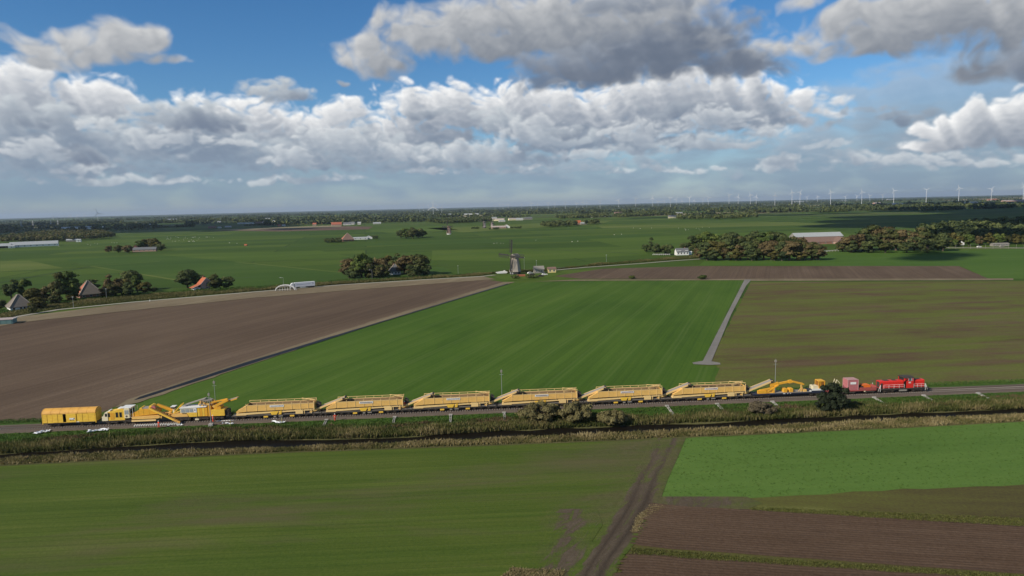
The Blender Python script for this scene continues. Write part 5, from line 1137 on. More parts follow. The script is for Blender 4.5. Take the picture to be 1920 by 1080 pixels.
# the hamlet: each house its own colours and place
ham = [(398,428,24,10,3.2,4,'brick farmhouse at the left end of the hamlet',BRICK,TILE_B),(412,428,10,8,3,2,'white hut in the hamlet beside the brick farmhouse',FARW,GREYROOF),(428,427,20,9,3,3,'grey shed in the hamlet left of the dark trees',BWALL,GREYROOF),(411,417,18,10,4,2,'white house behind the hamlet at the left',FARW,GREYROOF),
 (455,420,40,10,4,2,'row of glasshouses left in the hamlet',FARW,GREYROOF),(470,420,30,10,4,2,'pale shed beside the glasshouse row',FARW,GREYROOF),(485,420,26,12,4,5,'brown-roofed house left of the yellow plot',PALEBRICK,TILE_B),(497,419,22,10,4,4,'pale house right of the brown-roofed one in the hamlet',CREAM,PINKROOF),(502,411,30,10,5,2,'white hall far behind the hamlet',FARW,GREYROOF),(512,416,44,14,4,3,'long grey roof behind the yellow plot',CREAM,GREYROOF),
 (524,425,9,8,4,3,'small red house at the stubble strip',BRICK,TILE_R),(532,424.5,11,8,4,2,'small white house at the stubble strip',FARW,GREYROOF),(572,420,26,12,4,4,'grey-roofed farm behind the plough strip',BWALL,SLATE),(583,418,20,10,4,4,'white farm shed right of the grey-roofed farm',FARW,GREYROOF),(590,423,12,10,5,4,'pinkish brick house right of the tall hamlet tree',PALEBRICK,TILE_R),(613,420,50,16,3.4,3,'long yellow-brown shed in the hamlet',CREAMW,TILE_B),
 (631,423,32,16,4,7,'large barn with a bright orange roof in the hamlet',PALEBRICK,TILE_R),(651,422,24,12,4,5,'dark-roofed house with white gables right of the orange barn',FARW,SLATE),(660,421,20,12,4,5,'second dark-roofed house right of the orange barn',FARW,SLATE),(674,421,11,10,5,4,'white gabled house at the right end of the hamlet',FARW,GREYROOF),(707,420,26,10,3,3,'low pale shed past the right end of the hamlet',FARW,GREYROOF),(686,414,40,12,5,3,'pale farm behind the right end of the hamlet',CREAM,GREYROOF),
 (762,402.5,60,20,6,2,'white hall on the horizon right of the hamlet',FARW,GREYROOF),(836,404,90,30,7,3,'white hall beside the tall wind turbine',FARW,GREYROOF),(884,402.5,90,20,6,2,'long pale hall beyond the mills',FARW,GREYROOF),(921,410.5,44,14,5,2,'bright white shed beyond the mills',FARW,GREYROOF),(935,414,40,16,5,3,'pale farm buildings beyond the mills',CREAM,PINKROOF),(941,416,20,10,4,2,'small white shed beyond the mills',FARW,GREYROOF),(964,413,40,16,5,3,'cluster house beyond the green strip',CREAM,PINKROOF),(974,413,24,12,5,3,'white house beyond the green strip',FARW,GREYROOF),(990,412,30,12,5,4,'grey farm beyond the green strip',BWALL,SLATE),
 (1092,407,30,14,5,4,'pale farm at the edge of the far middle wood',CREAM,PINKROOF),(1125,407,70,16,5,3,'long white farm with a red roof in the far middle',FARW,TILE_R),(1160,402,40,14,5,6,'brown-roofed farm in the far middle wood',PALEBRICK,TILE_B),(1273,401,30,12,5,2,'tiny white shed in the far middle',FARW,GREYROOF),(1260,409,24,12,5,4,'pale house among far dark trees',CREAM,PINKROOF),
 (1498,379,160,40,10,3,'white hall under the twin turbines on the horizon',FARW,GREYROOF),(1583,377,110,30,8,3,'white hall on the right horizon',FARW,GREYROOF),(1644,382,60,24,6,4,'pinkish farm left of the white glasshouses',PALEBRICK,PINKROOF),(1670,375,120,40,9,3,'white hall behind the glasshouses',FARW,GREYROOF),(1679,384,90,40,8,3,'large white glasshouse, left of the far right group',FARW,GREYROOF),(1700,383,100,40,5,4,'pale shed in the middle of the far right group',CREAM,PINKROOF),(1730,382.5,90,40,7,3,'white glasshouse at the right of the far right group',FARW,GREYROOF),(1812,381,150,30,6,2,'long white hall right of the far group',FARW,GREYROOF),(1860,376,110,30,7,5,'red-roofed buildings near the right edge',PALEBRICK,TILE_R),(1900,378,140,30,7,4,'pale pink buildings at the right edge of the horizon',PALEBRICK,PINKROOF)]
for (x, y, w, d, zw, ri, lab, wm, rm) in ham: house(x, y, w, d, zw, ri, lab, wm, rm, RAD(random.uniform(-6, 22)), 'x', 2 if w < 30 and y > 414 else 0, 'farm_building', 'building', 'far farm buildings', chim=False)
# ================================================================ the work train
RT = 1.245                                                     # top of the rails
GRP_T = 'vehicles of the work train'
def place(px, off=0): return T(s_of(px), off, RT)
def vehicle(name, label, cat, px): return thing(name, label, cat, place(px), TRK_A, GRP_T)
_cache = {}
def bogie(par, x, axles=2, pitch=1.8, frame=DARK):
    """two side frames with springs, and a wheelset for every axle"""
    key = (axles, pitch)
    if key not in _cache:
        b = MB(); L = pitch * (axles - 1) + 1.2
        for s in (-1, 1):
            y = s * 1.05
            b.prism([(-L / 2, .55), (-L / 2 + .25, .40), (L / 2 - .25, .40), (L / 2, .55), (L / 2, .78), (L / 4, .86), (-L / 4, .86), (-L / 2, .78)], y - .07, y + .07)
            for a in range(axles):
                ax = (a - (axles - 1) / 2) * pitch
                b.box((ax, y * 1.06, .46), (.38, .14, .32)); b.tube((ax - .3, y * 1.04, .42), (ax - .3, y * 1.04, .8), .1, n=6); b.tube((ax + .3, y * 1.04, .42), (ax + .3, y * 1.04, .8), .1, n=6)
        b.box((0, 0, .68), (.5, 2.0, .28))
        w = MB(); w.tube((0, -.95, .46), (0, .95, .46), .08, n=6)
        for s in (-1, 1):
            w.tube((0, s * .68, .46), (0, s * .82, .46), .46, n=14); w.tube((0, s * .66, .46), (0, s * .70, .46), .50, n=14)
        bo = b.build('bogie', frame, par); wo_ = w.build('wheelset', WHEEL, bo)
        _cache[key] = (bo.data, wo_.data); bo.location.x = x
        wos = [wo_] + [None] * (axles - 1)
    else:
        bo = bpy.data.objects.new('bogie', _cache[key][0]); COL.objects.link(bo); bo.parent = par; bo.location.x = x; wos = [None] * axles
    for a in range(axles):
        w_ = wos[a]
        if w_ is None: w_ = bpy.data.objects.new('wheelset', _cache[key][1]); COL.objects.link(w_); w_.parent = bo
        w_.location.x = (a - (axles - 1) / 2) * pitch
    return bo
def buffers(par, x, sgn, mat=DARK):
    for s in (-1, 1): b = MB(); b.tube((x, s * .88, 1.05), (x + sgn * .45, s * .88, 1.05), .10, n=8); b.tube((x + sgn * .45, s * .88, 1.05), (x + sgn * .52, s * .88, 1.05), .24, n=10); b.build('buffer', mat, par)
    MB().box((x + sgn * .3, 0, 1.0), (.6, .16, .2)).build('coupler', mat, par)
def rail_fence(par, name, mat, pts, h, r=.035, n=8, mid=True):
    b = MB()
    for (p, q) in pts:
        p, q = Vector(p), Vector(q)
        for t in ([1, .5] if mid else [1]): b.tube(p + Vector((0, 0, h * t)), q + Vector((0, 0, h * t)), r, n=5)
        k = max(1, int(n)); 
        for i in range(k + 1): c = p.lerp(q, i / k); b.tube(c, c + Vector((0, 0, h)), r, n=5)
    return b.build(name, mat, par)

# ---- covered van at the left end
Lv = s_of(186) - s_of(86)
van = vehicle('covered_van', 'bright yellow covered rail van with one open dark doorway and curved roof', 'rail van', 86)
b = MB(); b.span((0, -1.3, .78), (Lv, 1.3, 1.0)); b.span((.4, -1.42, .86), (Lv - .4, -1.3, 1.0)); b.box((Lv * .42, 0, .6), (2.6, 1.8, .45)); b.build('underframe', DARK, van)
bogie(van, 2.6, 2, 1.9); bogie(van, Lv - 2.6, 2, 1.9); buffers(van, 0, -1); buffers(van, Lv, 1)
b = MB(); b.span((.06, -1.36, 1.0), (Lv - .06, -1.34, 1.1)); b.span((.05, 1.36, 1.0), (Lv - .05, 1.42, 3.15)); b.span((.05, -1.3, .99), (Lv - .05, 1.36, 1.04))
b.span((.0, -1.40, .72), (.16, -1.2, 3.2)); b.span((Lv - .16, -1.40, .72), (Lv, -1.2, 3.2)); b.build('body_frame', Y_BRIGHT, van)
seams = [.0, .085, .185, .285, .385]; seams2 = [.445, .64, .655, .76, .87, 1.0]
for sm_ in (seams, seams2):
    for i in range(len(sm_) - 1):
        x0, x1 = .17 + sm_[i] * (Lv - .34), .17 + sm_[i + 1] * (Lv - .34)
        y = -1.40 + (.03 if i % 2 else 0) - (.07 if (sm_ is seams2 and i == 0) else 0)
        MB().span((x0 + .025, y, 1.03), (x1 - .025, -1.30, 3.16)).build('wall_panel', Y_BRIGHT, van, bevel=.02)
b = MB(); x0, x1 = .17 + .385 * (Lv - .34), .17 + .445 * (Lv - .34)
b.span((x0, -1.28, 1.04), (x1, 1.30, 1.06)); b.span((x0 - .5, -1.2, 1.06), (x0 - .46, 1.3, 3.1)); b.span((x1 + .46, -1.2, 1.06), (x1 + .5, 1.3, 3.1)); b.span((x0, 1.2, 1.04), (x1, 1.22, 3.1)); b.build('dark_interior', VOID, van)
b = MB(); b.span((x0 - .05, -1.44, 3.16), (x1 + .05, -1.30, 3.24)); b.build('door_lintel', WHITE, van)
b = MB(); pr = [(1.45 * math.cos(a), 3.17 + 1.12 * math.sin(a)) for a in np.linspace(0, math.pi, 13)]; b.prism(pr, -.02, Lv + .02, 'x'); b.build('curved_roof', Y_ROOF, van, smooth=False)
b = MB()
for i in range(7):
    x = Lv * i / 6; x = min(max(x, .04), Lv - .04)
    for j in range(12):
        a0, a1 = math.pi * j / 12, math.pi * (j + 1) / 12
        b.bar((x, 1.46 * math.cos(a0), 3.18 + 1.13 * math.sin(a0)), (x, 1.46 * math.cos(a1), 3.18 + 1.13 * math.sin(a1)), .05, .04)
b.build('roof_rib', Y_ROOF, van)
b = MB(); b.span((Lv - .05, -1.3, 1.0), (Lv + .03, 1.3, 3.2))
for y in (-.9, -.3, .3, .9): b.span((Lv + .03, y - .06, 1.0), (Lv + .10, y + .06, 3.6))
b.build('end_wall', Y_BRIGHT, van)
b = MB(); b.span((-.03, -1.3, 1.0), (.05, 1.3, 3.2)); b.build('end_wall', Y_BRIGHT, van)
xm = .17 + .52 * (Lv - .34)
b = MB(); b.span((xm - .1, -1.482, 1.72), (xm + 1.15, -1.478, 2.12)); b.build('white_notice', WHITE, van)
b = MB(); b.span((xm, -1.486, 1.50), (xm + .4, -1.4785, 1.70)); b.span((xm + .55, -1.486, 1.50), (xm + .95, -1.4785, 1.70)); b.span((xm + .85, -1.486, 1.86), (xm + 1.12, -1.483, 2.08)); b.build('dark_marks', PRINT_D, van)
b = MB(); b.span((xm + .0, -1.44, 1.03), (xm + 2.1, -1.41, 1.16)); b.build('white_sill', WHITE, van)

# ---- track renewal machine with the digging chain; X() turns photo columns into metres along it
V2 = vehicle('ballast_cleaner', 'yellow ballast cleaning machine with slanting digging chain and white cab', 'rail machine', 197)
_s2 = s_of(197)
def X2(px): return s_of(px) - _s2
b = MB(); b.span((.2, -1.25, .75), (X2(252), 1.25, 1.0)); b.span((X2(252), -.5, .9), (X2(345), .5, 1.15)); b.build('underframe', DARK, V2)
bogie(V2, 2.2); bogie(V2, X2(246)); bogie(V2, X2(338)); buffers(V2, .2, -1)
n2 = X2(208)
b = MB(); b.prism([(0, 1.0), (n2, 1.0), (n2, 3.05), (.75, 3.05), (.28, 2.15), (0, 2.05)], -1.35, 1.35); b.build('nose_cab', CREAM, V2)
MB().span((.75, -1.37, 2.05), (1.25, -1.34, 2.8)).build('window', GLASS, V2); b = MB(); b.add([(.70, -1.1, 2.98), (.26, -1.1, 2.2), (.26, 1.1, 2.2), (.70, 1.1, 2.98)], [(0, 1, 2, 3)]); b.build('windscreen', GLASS, V2)
MB().span((n2 + .1, -1.30, 1.9), (n2 + .5, -1.20, 2.9)).build('window', GLASS, V2)
c0, c1 = n2, X2(239)
b = MB(); b.prism([(c0, 1.0), (c1, 1.0), (c1, 3.75), (c0 + 3.0, 3.75), (c0 + .8, 3.2), (c0, 3.1)], -1.25, 1.25); b.build('engine_house', Y_BRIGHT, V2)
for x in (c0 + .55, c0 + .9, c0 + 1.25): MB().span((x, -1.29, 1.25), (x + .28, -1.252, 2.9)).build('side_panel', Y_ORANGE, V2)
for x in (X2(222.5), X2(229.5)): 
    MB().span((x - .06, -1.28, 1.68), (x + .66, -1.252, 3.06)).build('window_frame', Y_BRIGHT, V2); MB().span((x, -1.29, 1.75), (x + .6, -1.26, 3.0)).build('window', GLASS, V2)
d0, d1 = c1, X2(248.5)
b = MB(); b.span((d0, -1.38, 1.5), (d1, 1.38, 3.95)); b.build('driver_cab', CREAM, V2)
MB().span((d0 + .12, -1.42, 2.45), (d0 + .5, -1.381, 3.45)).build('window', GLASSL, V2); MB().span((d0 + .62, -1.42, 2.45), (d0 + 1.0, -1.381, 3.45)).build('window', GLASSL, V2)
MB().span((d1 - .03, -1.1, 2.4), (d1 + .03, 1.1, 3.5)).build('windscreen', GLASS, V2)
b = MB(); b.tube((d0 + .5, -1.43, 1.95), (d0 + .5, -1.383, 1.95), .22, n=12); b.build('round_emblem', PRINT_D, V2)
b = MB(); b.span((d0 - .8, -1.3, 3.96), (d1 + .4, 1.3, 4.08)); b.span((X2(226), -.9, 3.76), (X2(231), .5, 3.95)); b.span((X2(208.5), -.8, 3.2), (X2(211), .4, 3.45)); b.build('roof_plates', WHITE, V2)
b = MB()
for x in (d1 + .15, d1 + .75): b.tube((x, -1.2, 1.6), (x, -1.2, 3.96), .05, n=5); b.tube((x, 1.2, 1.6), (x, 1.2, 3.96), .05, n=5)
b.span((d1, -1.2, 1.5), (d1 + .9, 1.2, 1.6)); b.build('ladder', WHITE, V2)
e0 = X2(248)
b = MB(); b.prism([(e0, 1.95), (X2(255), 1.75), (X2(300), 2.15), (X2(301), 3.0), (X2(289), 3.5), (X2(267), 3.5), (X2(262), 3.05), (e0, 2.2)], -1.05, 1.05); b.build('main_girder', Y_ORANGE, V2)
b = MB(); b.prism([(X2(252), 1.1), (X2(301), 1.1), (X2(305), 1.35), (X2(303), 1.85), (X2(252), 1.72)], -1.3, 1.3); b.build('lower_girder', Y_OCHRE, V2)
b = MB(); b.span((X2(252), -1.5, .55), (X2(297), -1.32, .92)); b.build('skirt', Y_PALE, V2)
b = MB(); b.span((X2(264), -1.09, 1.9), (X2(264) + .1, -1.05, 3.2)); b.span((X2(283), -1.09, 2.1), (X2(283) + .1, -1.05, 3.48)); b.span((X2(273), -1.09, 2.0), (X2(273) + .08, -1.05, 3.48)); b.build('girder_ribs', Y_BRIGHT, V2)
b = MB(); b.tube((X2(269), -1.0, 3.5), (X2(269), 1.0, 3.5), .36, n=12); b.tube((X2(288), -1.1, 3.85), (X2(288), 1.0, 3.85), .5, n=12); b.build('guide_rollers', Y_BRIGHT, V2)
b = MB(); b.span((X2(271), -.9, 3.5), (X2(286), .9, 3.70)); b.build('belt', BELT, V2)
b = MB(); b.tube((X2(293), -1.25, 3.75), (X2(293), -1.02, 3.75), .55, n=14); b.build('drive_wheel', PINK, V2)
ca, cb = Vector((X2(287), -1.55, 3.8)), Vector((X2(344), -2.2, .1))
b = MB(); b.bar(ca, ca.lerp(cb, .8), .42, .42); b.build('chain_trough', Y_BRIGHT, V2)
b = MB()
for i in range(26):
    c = ca.lerp(cb, .05 + i * .038); b.box((c.x, c.y - .05, c.z + .32), (.12, .5, .22), 0, RAD(35))
    if i > 19: b.box((c.x - .12, c.y, c.z - .05), (.16, .55, .3), 0, RAD(35))
b.bar(ca.lerp(cb, .8), cb, .34, .3); b.build('digging_chain', Y_OCHRE, V2)
b = MB(); b.bar((X2(294), .8, 4.0), (X2(322), .9, 2.5), .5, .5); b.bar((X2(300), .2, 3.6), (X2(322), .3, 2.2), .12, .12); b.build('far_chain_trough', Y_ORANGE, V2)
rs = random.Random(2); b = MB()
for i in range(22):
    x = X2(302 + rs.random() * 20); b.box((x, rs.uniform(-1.1, .8), rs.uniform(1.0, 2.1)), (rs.uniform(.2, .9), rs.uniform(.2, .8), rs.uniform(.12, .5)), 0, rs.uniform(-.4, .4))
b.build('lifting_gear', Y_OCHRE, V2)
b = MB()
for i in range(14): x = X2(304 + i * 1.2); b.tube((x, -1.2, 1.0), (x + rs.uniform(-.5, .5), -1.2, 2.3), .05, n=5)
b.build('hydraulic_rams', DARK, V2)

# ---- second machine with cabin and boom
V3 = vehicle('screening_machine', 'yellow screening machine with long white-windowed cabin and raised boom', 'rail machine', 324)
_s3 = s_of(324)
def X3(px): return s_of(px) - _s3
b = MB(); b.span((0, -1.2, .95), (X3(432), 1.2, 1.2)); b.span((X3(377), -1.0, .6), (X3(391), 1.0, .95)); b.build('underframe', DARK, V3)
bogie(V3, X3(384)); bogie(V3, X3(411)); bogie(V3, X3(349)); buffers(V3, X3(432), 1)
b = MB(); b.prism([(0, 1.2), (X3(356), 1.2), (X3(354), 2.0), (X3(328), 2.05), (0, 1.6)], -1.1, 1.1); b.build('deck_girder', Y_OCHRE, V3)
b = MB(); b.span((X3(326), -.4, 2.0), (X3(329), .4, 3.2)); b.build('mast', CREAM, V3); b = MB(); b.span((X3(323.5), -.6, 3.2), (X3(331), .6, 3.6)); b.build('lamp_box', DARK, V3); b = MB(); b.span((X3(323), -.7, 3.6), (X3(331.5), .7, 3.72)); b.build('lamp_hood', WHITE, V3)
b = MB(); b.bar((X3(329), -.9, 2.1), (X3(345), -.9, 4.3), .18, .22); b.bar((X3(329), .5, 2.1), (X3(345), .5, 4.3), .18, .22)
for i in range(6): t = i / 5; b.bar((X3(329 + 16 * t), -.9, 2.1 + 2.2 * t), (X3(329 + 16 * t), .5, 2.1 + 2.2 * t), .1, .1)
b.bar((X3(331), -1.0, 2.15), (X3(346), -1.0, 2.9), .12, .16); b.build('lattice_arm', Y_BRIGHT, V3)
b = MB(); b.prism([(X3(343), 2.2), (X3(374), 2.2), (X3(374), 3.4), (X3(343), 3.3)], -1.35, 1.35); b.build('cabin', CREAM, V3)
for i, (p0, p1) in enumerate(((345, 351), (352.5, 359), (360.5, 367))): MB().span((X3(p0), -1.40, 2.35), (X3(p1), -1.352, 3.15)).build('window', GLASSL, V3)
MB().span((X3(368), -1.40, 2.25), (X3(373.5), -1.352, 3.3)).build('white_door', WHITE, V3); MB().span((X3(369.6), -1.43, 2.7), (X3(371.4), -1.402, 3.0)).build('dark_mark', PRINT_D, V3)
b = MB(); b.prism([(X3(359), 1.2), (X3(374), 1.2), (X3(374), 2.18), (X3(355), 2.18)], -1.42, 1.42); b.build('lower_cabin_wall', Y_BRIGHT, V3)
b = MB(); b.prism([(X3(342), 3.32), (X3(376), 3.42), (X3(392), 3.5), (X3(392), 3.64), (X3(376), 3.6), (X3(342), 3.5)], -1.45, 1.3); b.build('cabin_roof', WHITE, V3)
w = [374.5, 379, 383.5, 388, 393.5]
for i in range(4): MB().span((X3(w[i]) + .03, -1.33, 1.2), (X3(w[i + 1]) - .03, -1.2, 3.3)).build('side_panel', Y_ORANGE if i % 2 else Y_BRIGHT, V3)
MB().span((X3(374.5), -1.2, 1.2), (X3(394), 1.25, 3.35)).build('engine_house', Y_ORANGE, V3)
MB().span((X3(394.5), -1.25, 1.1), (X3(400), 1.2, 3.7)).build('ladder_bay', Y_ORANGE, V3)
b = MB(); b.span((X3(400.5), -1.38, 1.15), (X3(425), 1.3, 2.75)); b.span((X3(400.5), -1.40, 1.9), (X3(424), -1.38, 2.0)); b.build('rear_body', Y_BRIGHT, V3)
b = MB(); b.span((X3(425), -1.0, 1.0), (X3(431), 1.0, 2.4)); b.build('coupling_frame', DARK, V3)
b = MB(); b.bar((X3(346), .4, 3.75), (X3(388), .4, 5.3), 1.2, .2); b.build('belt', BELT, V3)
b = MB(); b.span((X3(377), -.8, 3.7), (X3(392), .9, 4.0)); b.span((X3(383), -.5, 4.6), (X3(400), .9, 5.0))
for x in (380, 384, 388, 392, 396, 400): b.tube((X3(x), -.8, 3.6), (X3(x) + .2, -.6, 4.9), .07, n=5)
b.build('machinery', DECK, V3)
b = MB()
for i in range(26):
    x = X3(376 + rs.random() * 30); b.box((x, rs.uniform(-1.0, .9), rs.uniform(3.5, 4.7)), (rs.uniform(.2, 1.0), rs.uniform(.2, .7), rs.uniform(.1, .45)), 0, rs.uniform(-.4, .4))
b.build('machine_parts', Y_OCHRE, V3)
b = MB(); b.bar((X3(404), -.9, 3.3), (X3(432), -.9, 5.0), .5, .55); b.bar((X3(400), -.6, 4.4), (X3(430), -.6, 5.1), .4, .3); b.bar((X3(405), .6, 3.6), (X3(448), .6, 5.2), .3, .22); b.bar((X3(405), -.6, 3.5), (X3(448), -.6, 5.1), .3, .22)
for i in range(9): t = i / 8; b.bar((X3(412 + 35 * t), -.6, 3.85 + 1.2 * t), (X3(412 + 35 * t), .6, 3.95 + 1.2 * t), .12, .12)
b.build('raised_boom', Y_ORANGE, V3)
b = MB(); b.bar((X3(415), 0, 4.15), (X3(448), 0, 5.25), .9, .1); b.build('boom_belt', BELT, V3)
b = MB(); b.span((X3(406), -1.2, 2.8), (X3(418), 1.0, 3.4)); b.build('boom_base', Y_ORANGE, V3)
b = MB(); b.span((X3(369), -1.25, .25), (X3(376), -1.0, .6)); b.build('step_box', CREAM, V3)

# ---- the six hopper wagons with conveyors
HW = vehicle('hopper_wagon', '', 'hopper wagon', 446)
PITCHW = 22.75
b = MB(); b.span((-1.2, -1.28, .62), (20.8, -1.14, .85)); b.span((-1.2, 1.14, .62), (20.8, 1.28, .85)); b.span((-1.2, -1.13, .62), (-1.0, 1.13, .85)); b.span((20.6, -1.13, .62), (20.8, 1.13, .85)); b.span((6, -.3, .4), (14, .3, .62)); b.build('underframe', DARK, HW)
MB().span((-1.0, -1.13, .87), (20.6, 1.13, .93)).build('deck', DECK, HW)
for x in (.7, 4.6, 16.0, 19.6): bogie(HW, x, 2, 1.7)
buffers(HW, -1.2, -1); buffers(HW, 20.8, 1)
def hop_side(y, t): return [(.2, 1.95), (.2, 2.2), (2.7, 3.75), (19.0, 3.75), (19.0, 1.95)]
yb = 1.45
xs = [2.6, 5.2, 7.3, 9.4, 11.5, 13.6, 15.7, 17.6, 19.0]
for i in range(len(xs) - 1):
    z1 = 3.4
    pr = [(xs[i] + .02, 1.86 + .014 * xs[i]), (xs[i + 1] - .02, 1.86 + .014 * xs[i + 1]), (xs[i + 1] - .02, z1), (xs[i] + .02, z1)]
    MB().prism(pr, -yb, -yb + .06).build('side_panel', Y_OCHRE, HW)
b = MB(); b.prism([(.1, 1.72), (2.58, 1.90), (2.58, 3.32), (.1, 1.98)], -yb, -yb + .06); b.build('sloping_panel', Y_OCHRE, HW)
b = MB(); b.prism([(.1, 1.72), (19.0, 1.95), (19.0, 3.4), (2.6, 3.4), (.1, 1.98)], yb - .06, yb); b.build('far_side', Y_OCHRE, HW)
b = MB(); b.span((18.94, -yb + .06, 1.9), (19.0, yb - .06, 3.4)); b.build('end_plate', Y_OCHRE, HW); b = MB(); b.prism([(.1, 1.80), (2.6, 3.20), (2.6, 3.34), (.1, 1.95)], -yb + .061, yb - .061); b.build('sloping_end_plate', Y_OCHRE, HW)
MB().span((1.5, -yb + .07, 2.0), (18.9, yb - .07, 2.1)).build('floor_belt', BELT, HW)
MB().prism([(.7, 2.11), (18.92, 2.11), (18.92, 3.36), (2.65, 3.36), (.7, 2.25)], yb - .10, yb - .061).build('inner_liner', INNER, HW)
MB().span((2.5, -1.05, 1.6), (18.6, 1.05, 1.985)).build('hopper_gap_shade', DARK, HW)  # dark block stands in for the shade in the gap below the hopper
b = MB()
for x in xs[:-1]: b.span((x - .05, -yb - .06, 2.0), (x + .05, -yb, 3.9)); b.span((x - .05, yb, 1.9), (x + .05, yb + .06, 3.95))
b.span((18.85, -yb - .08, 1.5), (19.05, -yb, 4.0)); b.span((18.85, yb, 1.5), (19.05, yb + .08, 4.0)); b.build('posts', Y_PALE, HW)
b = MB(); b.span((2.6, -yb - .035, 3.37), (19.0, -yb + .07, 3.49)); b.span((2.6, yb - .07, 3.37), (19.0, yb + .035, 3.49)); b.build('rim', Y_PALE, HW)
b = MB(); b.span((2.6, yb + .0, 3.86), (19, yb + .05, 3.97))
b.build('top_rails', Y_PALE, HW)
b = MB()
for i in range(14): x = 15.6 + i * .26; b.tube((x, -.9 + .13 * i, 3.5), (x + .15, -.8 + .12 * i, 4.1), .05, n=5)
b.bar((15.4, -.9, 4.05), (19.2, .9, 4.15), .1, .1); b.bar((15.6, .9, 4.2), (19.2, -.9, 4.1), .1, .1); b.build('drive_gear', Y_PALE, HW)
MB().prism([(.0, .95), (2.4, .95), (2.45, 1.08), (12.6, 1.42), (18.7, 1.60), (18.7, 1.90), (2.4, 1.56), (.1, 1.52)], -1.27, 1.27).build('belt_trough', Y_PALE, HW)
b = MB(); b.prism([(8.6, .86), (9.8, .86), (10.3, 1.75), (8.2, 1.6)], -1.34, -1.28); b.prism([(10.2, .86), (10.9, .86), (11.1, 1.8), (10.6, 1.8)], -1.34, -1.28); b.build('support_leg', Y_BRIGHT, HW)
MB().span((14.4, -1.36, .86), (16.2, -1.28, 1.92)).build('control_box', Y_PALE, HW)
b = MB(); b.span((16.65, -1.36, 1.62), (18.4, -1.28, 1.88)); b.span((18.1, -1.36, .86), (18.3, -1.28, 1.62)); b.span((16.5, -1.36, .86), (16.64, -1.28, 1.88)); b.build('support_frame', Y_PALE, HW)
for x in (6.6, 13.0): MB().span((x, -1.36, .22), (x + 1.05, -.9, .60)).build('tool_box', Y_BRIGHT, HW, bevel=.03)
b = MB(); b.span((9.0, -1.2, .2), (9.6, -.9, .58)); b.tube((10.2, -1.1, .4), (11.2, -1.1, .4), .18, n=8); b.build('brake_gear', DECK, HW)
MB().span((8.3, -yb - .075, 2.84), (11.7, -yb - .062, 3.34)).build('name_plate', WHITE, HW)
# generator and discharge conveyor at the right end
b = MB(); b.span((19.3, -.2, 2.0), (20.3, 1.0, 3.0)); b.span((19.4, .2, 3.0), (19.9, .7, 3.4)); b.build('generator', DARK, HW)
p, q = Vector((19.0, 0, 1.5)), Vector((26.5, 0, 4.25))
b = MB()
for y in (-.78, .78): b.bar(p + Vector((0, y, 0)), q + Vector((0, y, 0)), .1, .42)
b.build('conveyor_frame', Y_PALE, HW)
b = MB(); b.bar(p + Vector((0, 0, .12)), q + Vector((0, 0, .12)), 1.44, .06); b.build('conveyor_belt', BELT, HW)
b = MB(); b.tube((26.5, -.82, 4.25), (26.5, .82, 4.25), .26, n=10); b.span((25.9, -.92, 3.85), (26.4, -.84, 4.3)); b.build('head_roller', DARK, HW)
b = MB(); b.bar((19.6, -.5, .93), (21.2, -.5, 2.2), .12, .12); b.bar((19.6, .5, .93), (21.2, .5, 2.2), .12, .12); b.bar((17.8, -1.0, 1.1), (19.8, -.85, 1.6), .3, .3); b.build('conveyor_prop', Y_OCHRE, HW)
hop_lab = ['ochre hopper wagon right behind the yellow screening machine boom', 'ochre hopper wagon with the red-clad person standing beside its left end',
           'third ochre hopper wagon from the yellow van end of the train', 'ochre hopper wagon with the tall mast behind its left conveyor, partly behind the brown bushes',
           'ochre hopper wagon just right of the big brown bushes', 'ochre hopper wagon with faded red nameplate, next to the orange crane wagon']
hopx = [446, 613, 776, 941, 1101, 1258]
wagons = []
for i, (px, lab) in enumerate(zip(hopx, hop_lab)):
    w = HW if i == 0 else dup(HW, place(px), TRK_A, lab, GRP_T); w['label'] = lab; wagons.append(w)
    rs = random.Random(i)
    plate = Vector((8.3, -yb - .076, 2.84)); m = MB()                      # the print on each plate is worn strokes
    x = 8.55
    while x < 11.4:
        wd = rs.uniform(.10, .2); m.span((x, -yb - .084, 3.0), (x + wd, -yb - .0755, 3.0 + rs.uniform(.14, .2))); x += wd + .09
    m.build('faded_print', PRINT_R if i in (4, 5) else PRINT_D, w)
    # load heaped in the hopper, more towards the right-hand wagons
    hh = [2.2, 2.4, 2.6, 2.8, 3.0, 3.25][i]; n = 40; vs = []; fs = []
    for a in range(n + 1):
        for c in range(7):
            x = 2.7 + (18.7 - 2.7) * a / n; y = -1.24 + 2.48 * c / 6; e = 1 - abs(c - 3) / 3
            vs.append((x, y, hh - .25 + .3 * e + rs.uniform(-.1, .1)))
    for a in range(n):
        for c in range(6): k = a * 7 + c; fs.append((k, k + 7, k + 8, k + 1))
    ld = MB().add(vs, fs).build('earth_load', SPOIL, w); ld['kind'] = 'stuff'

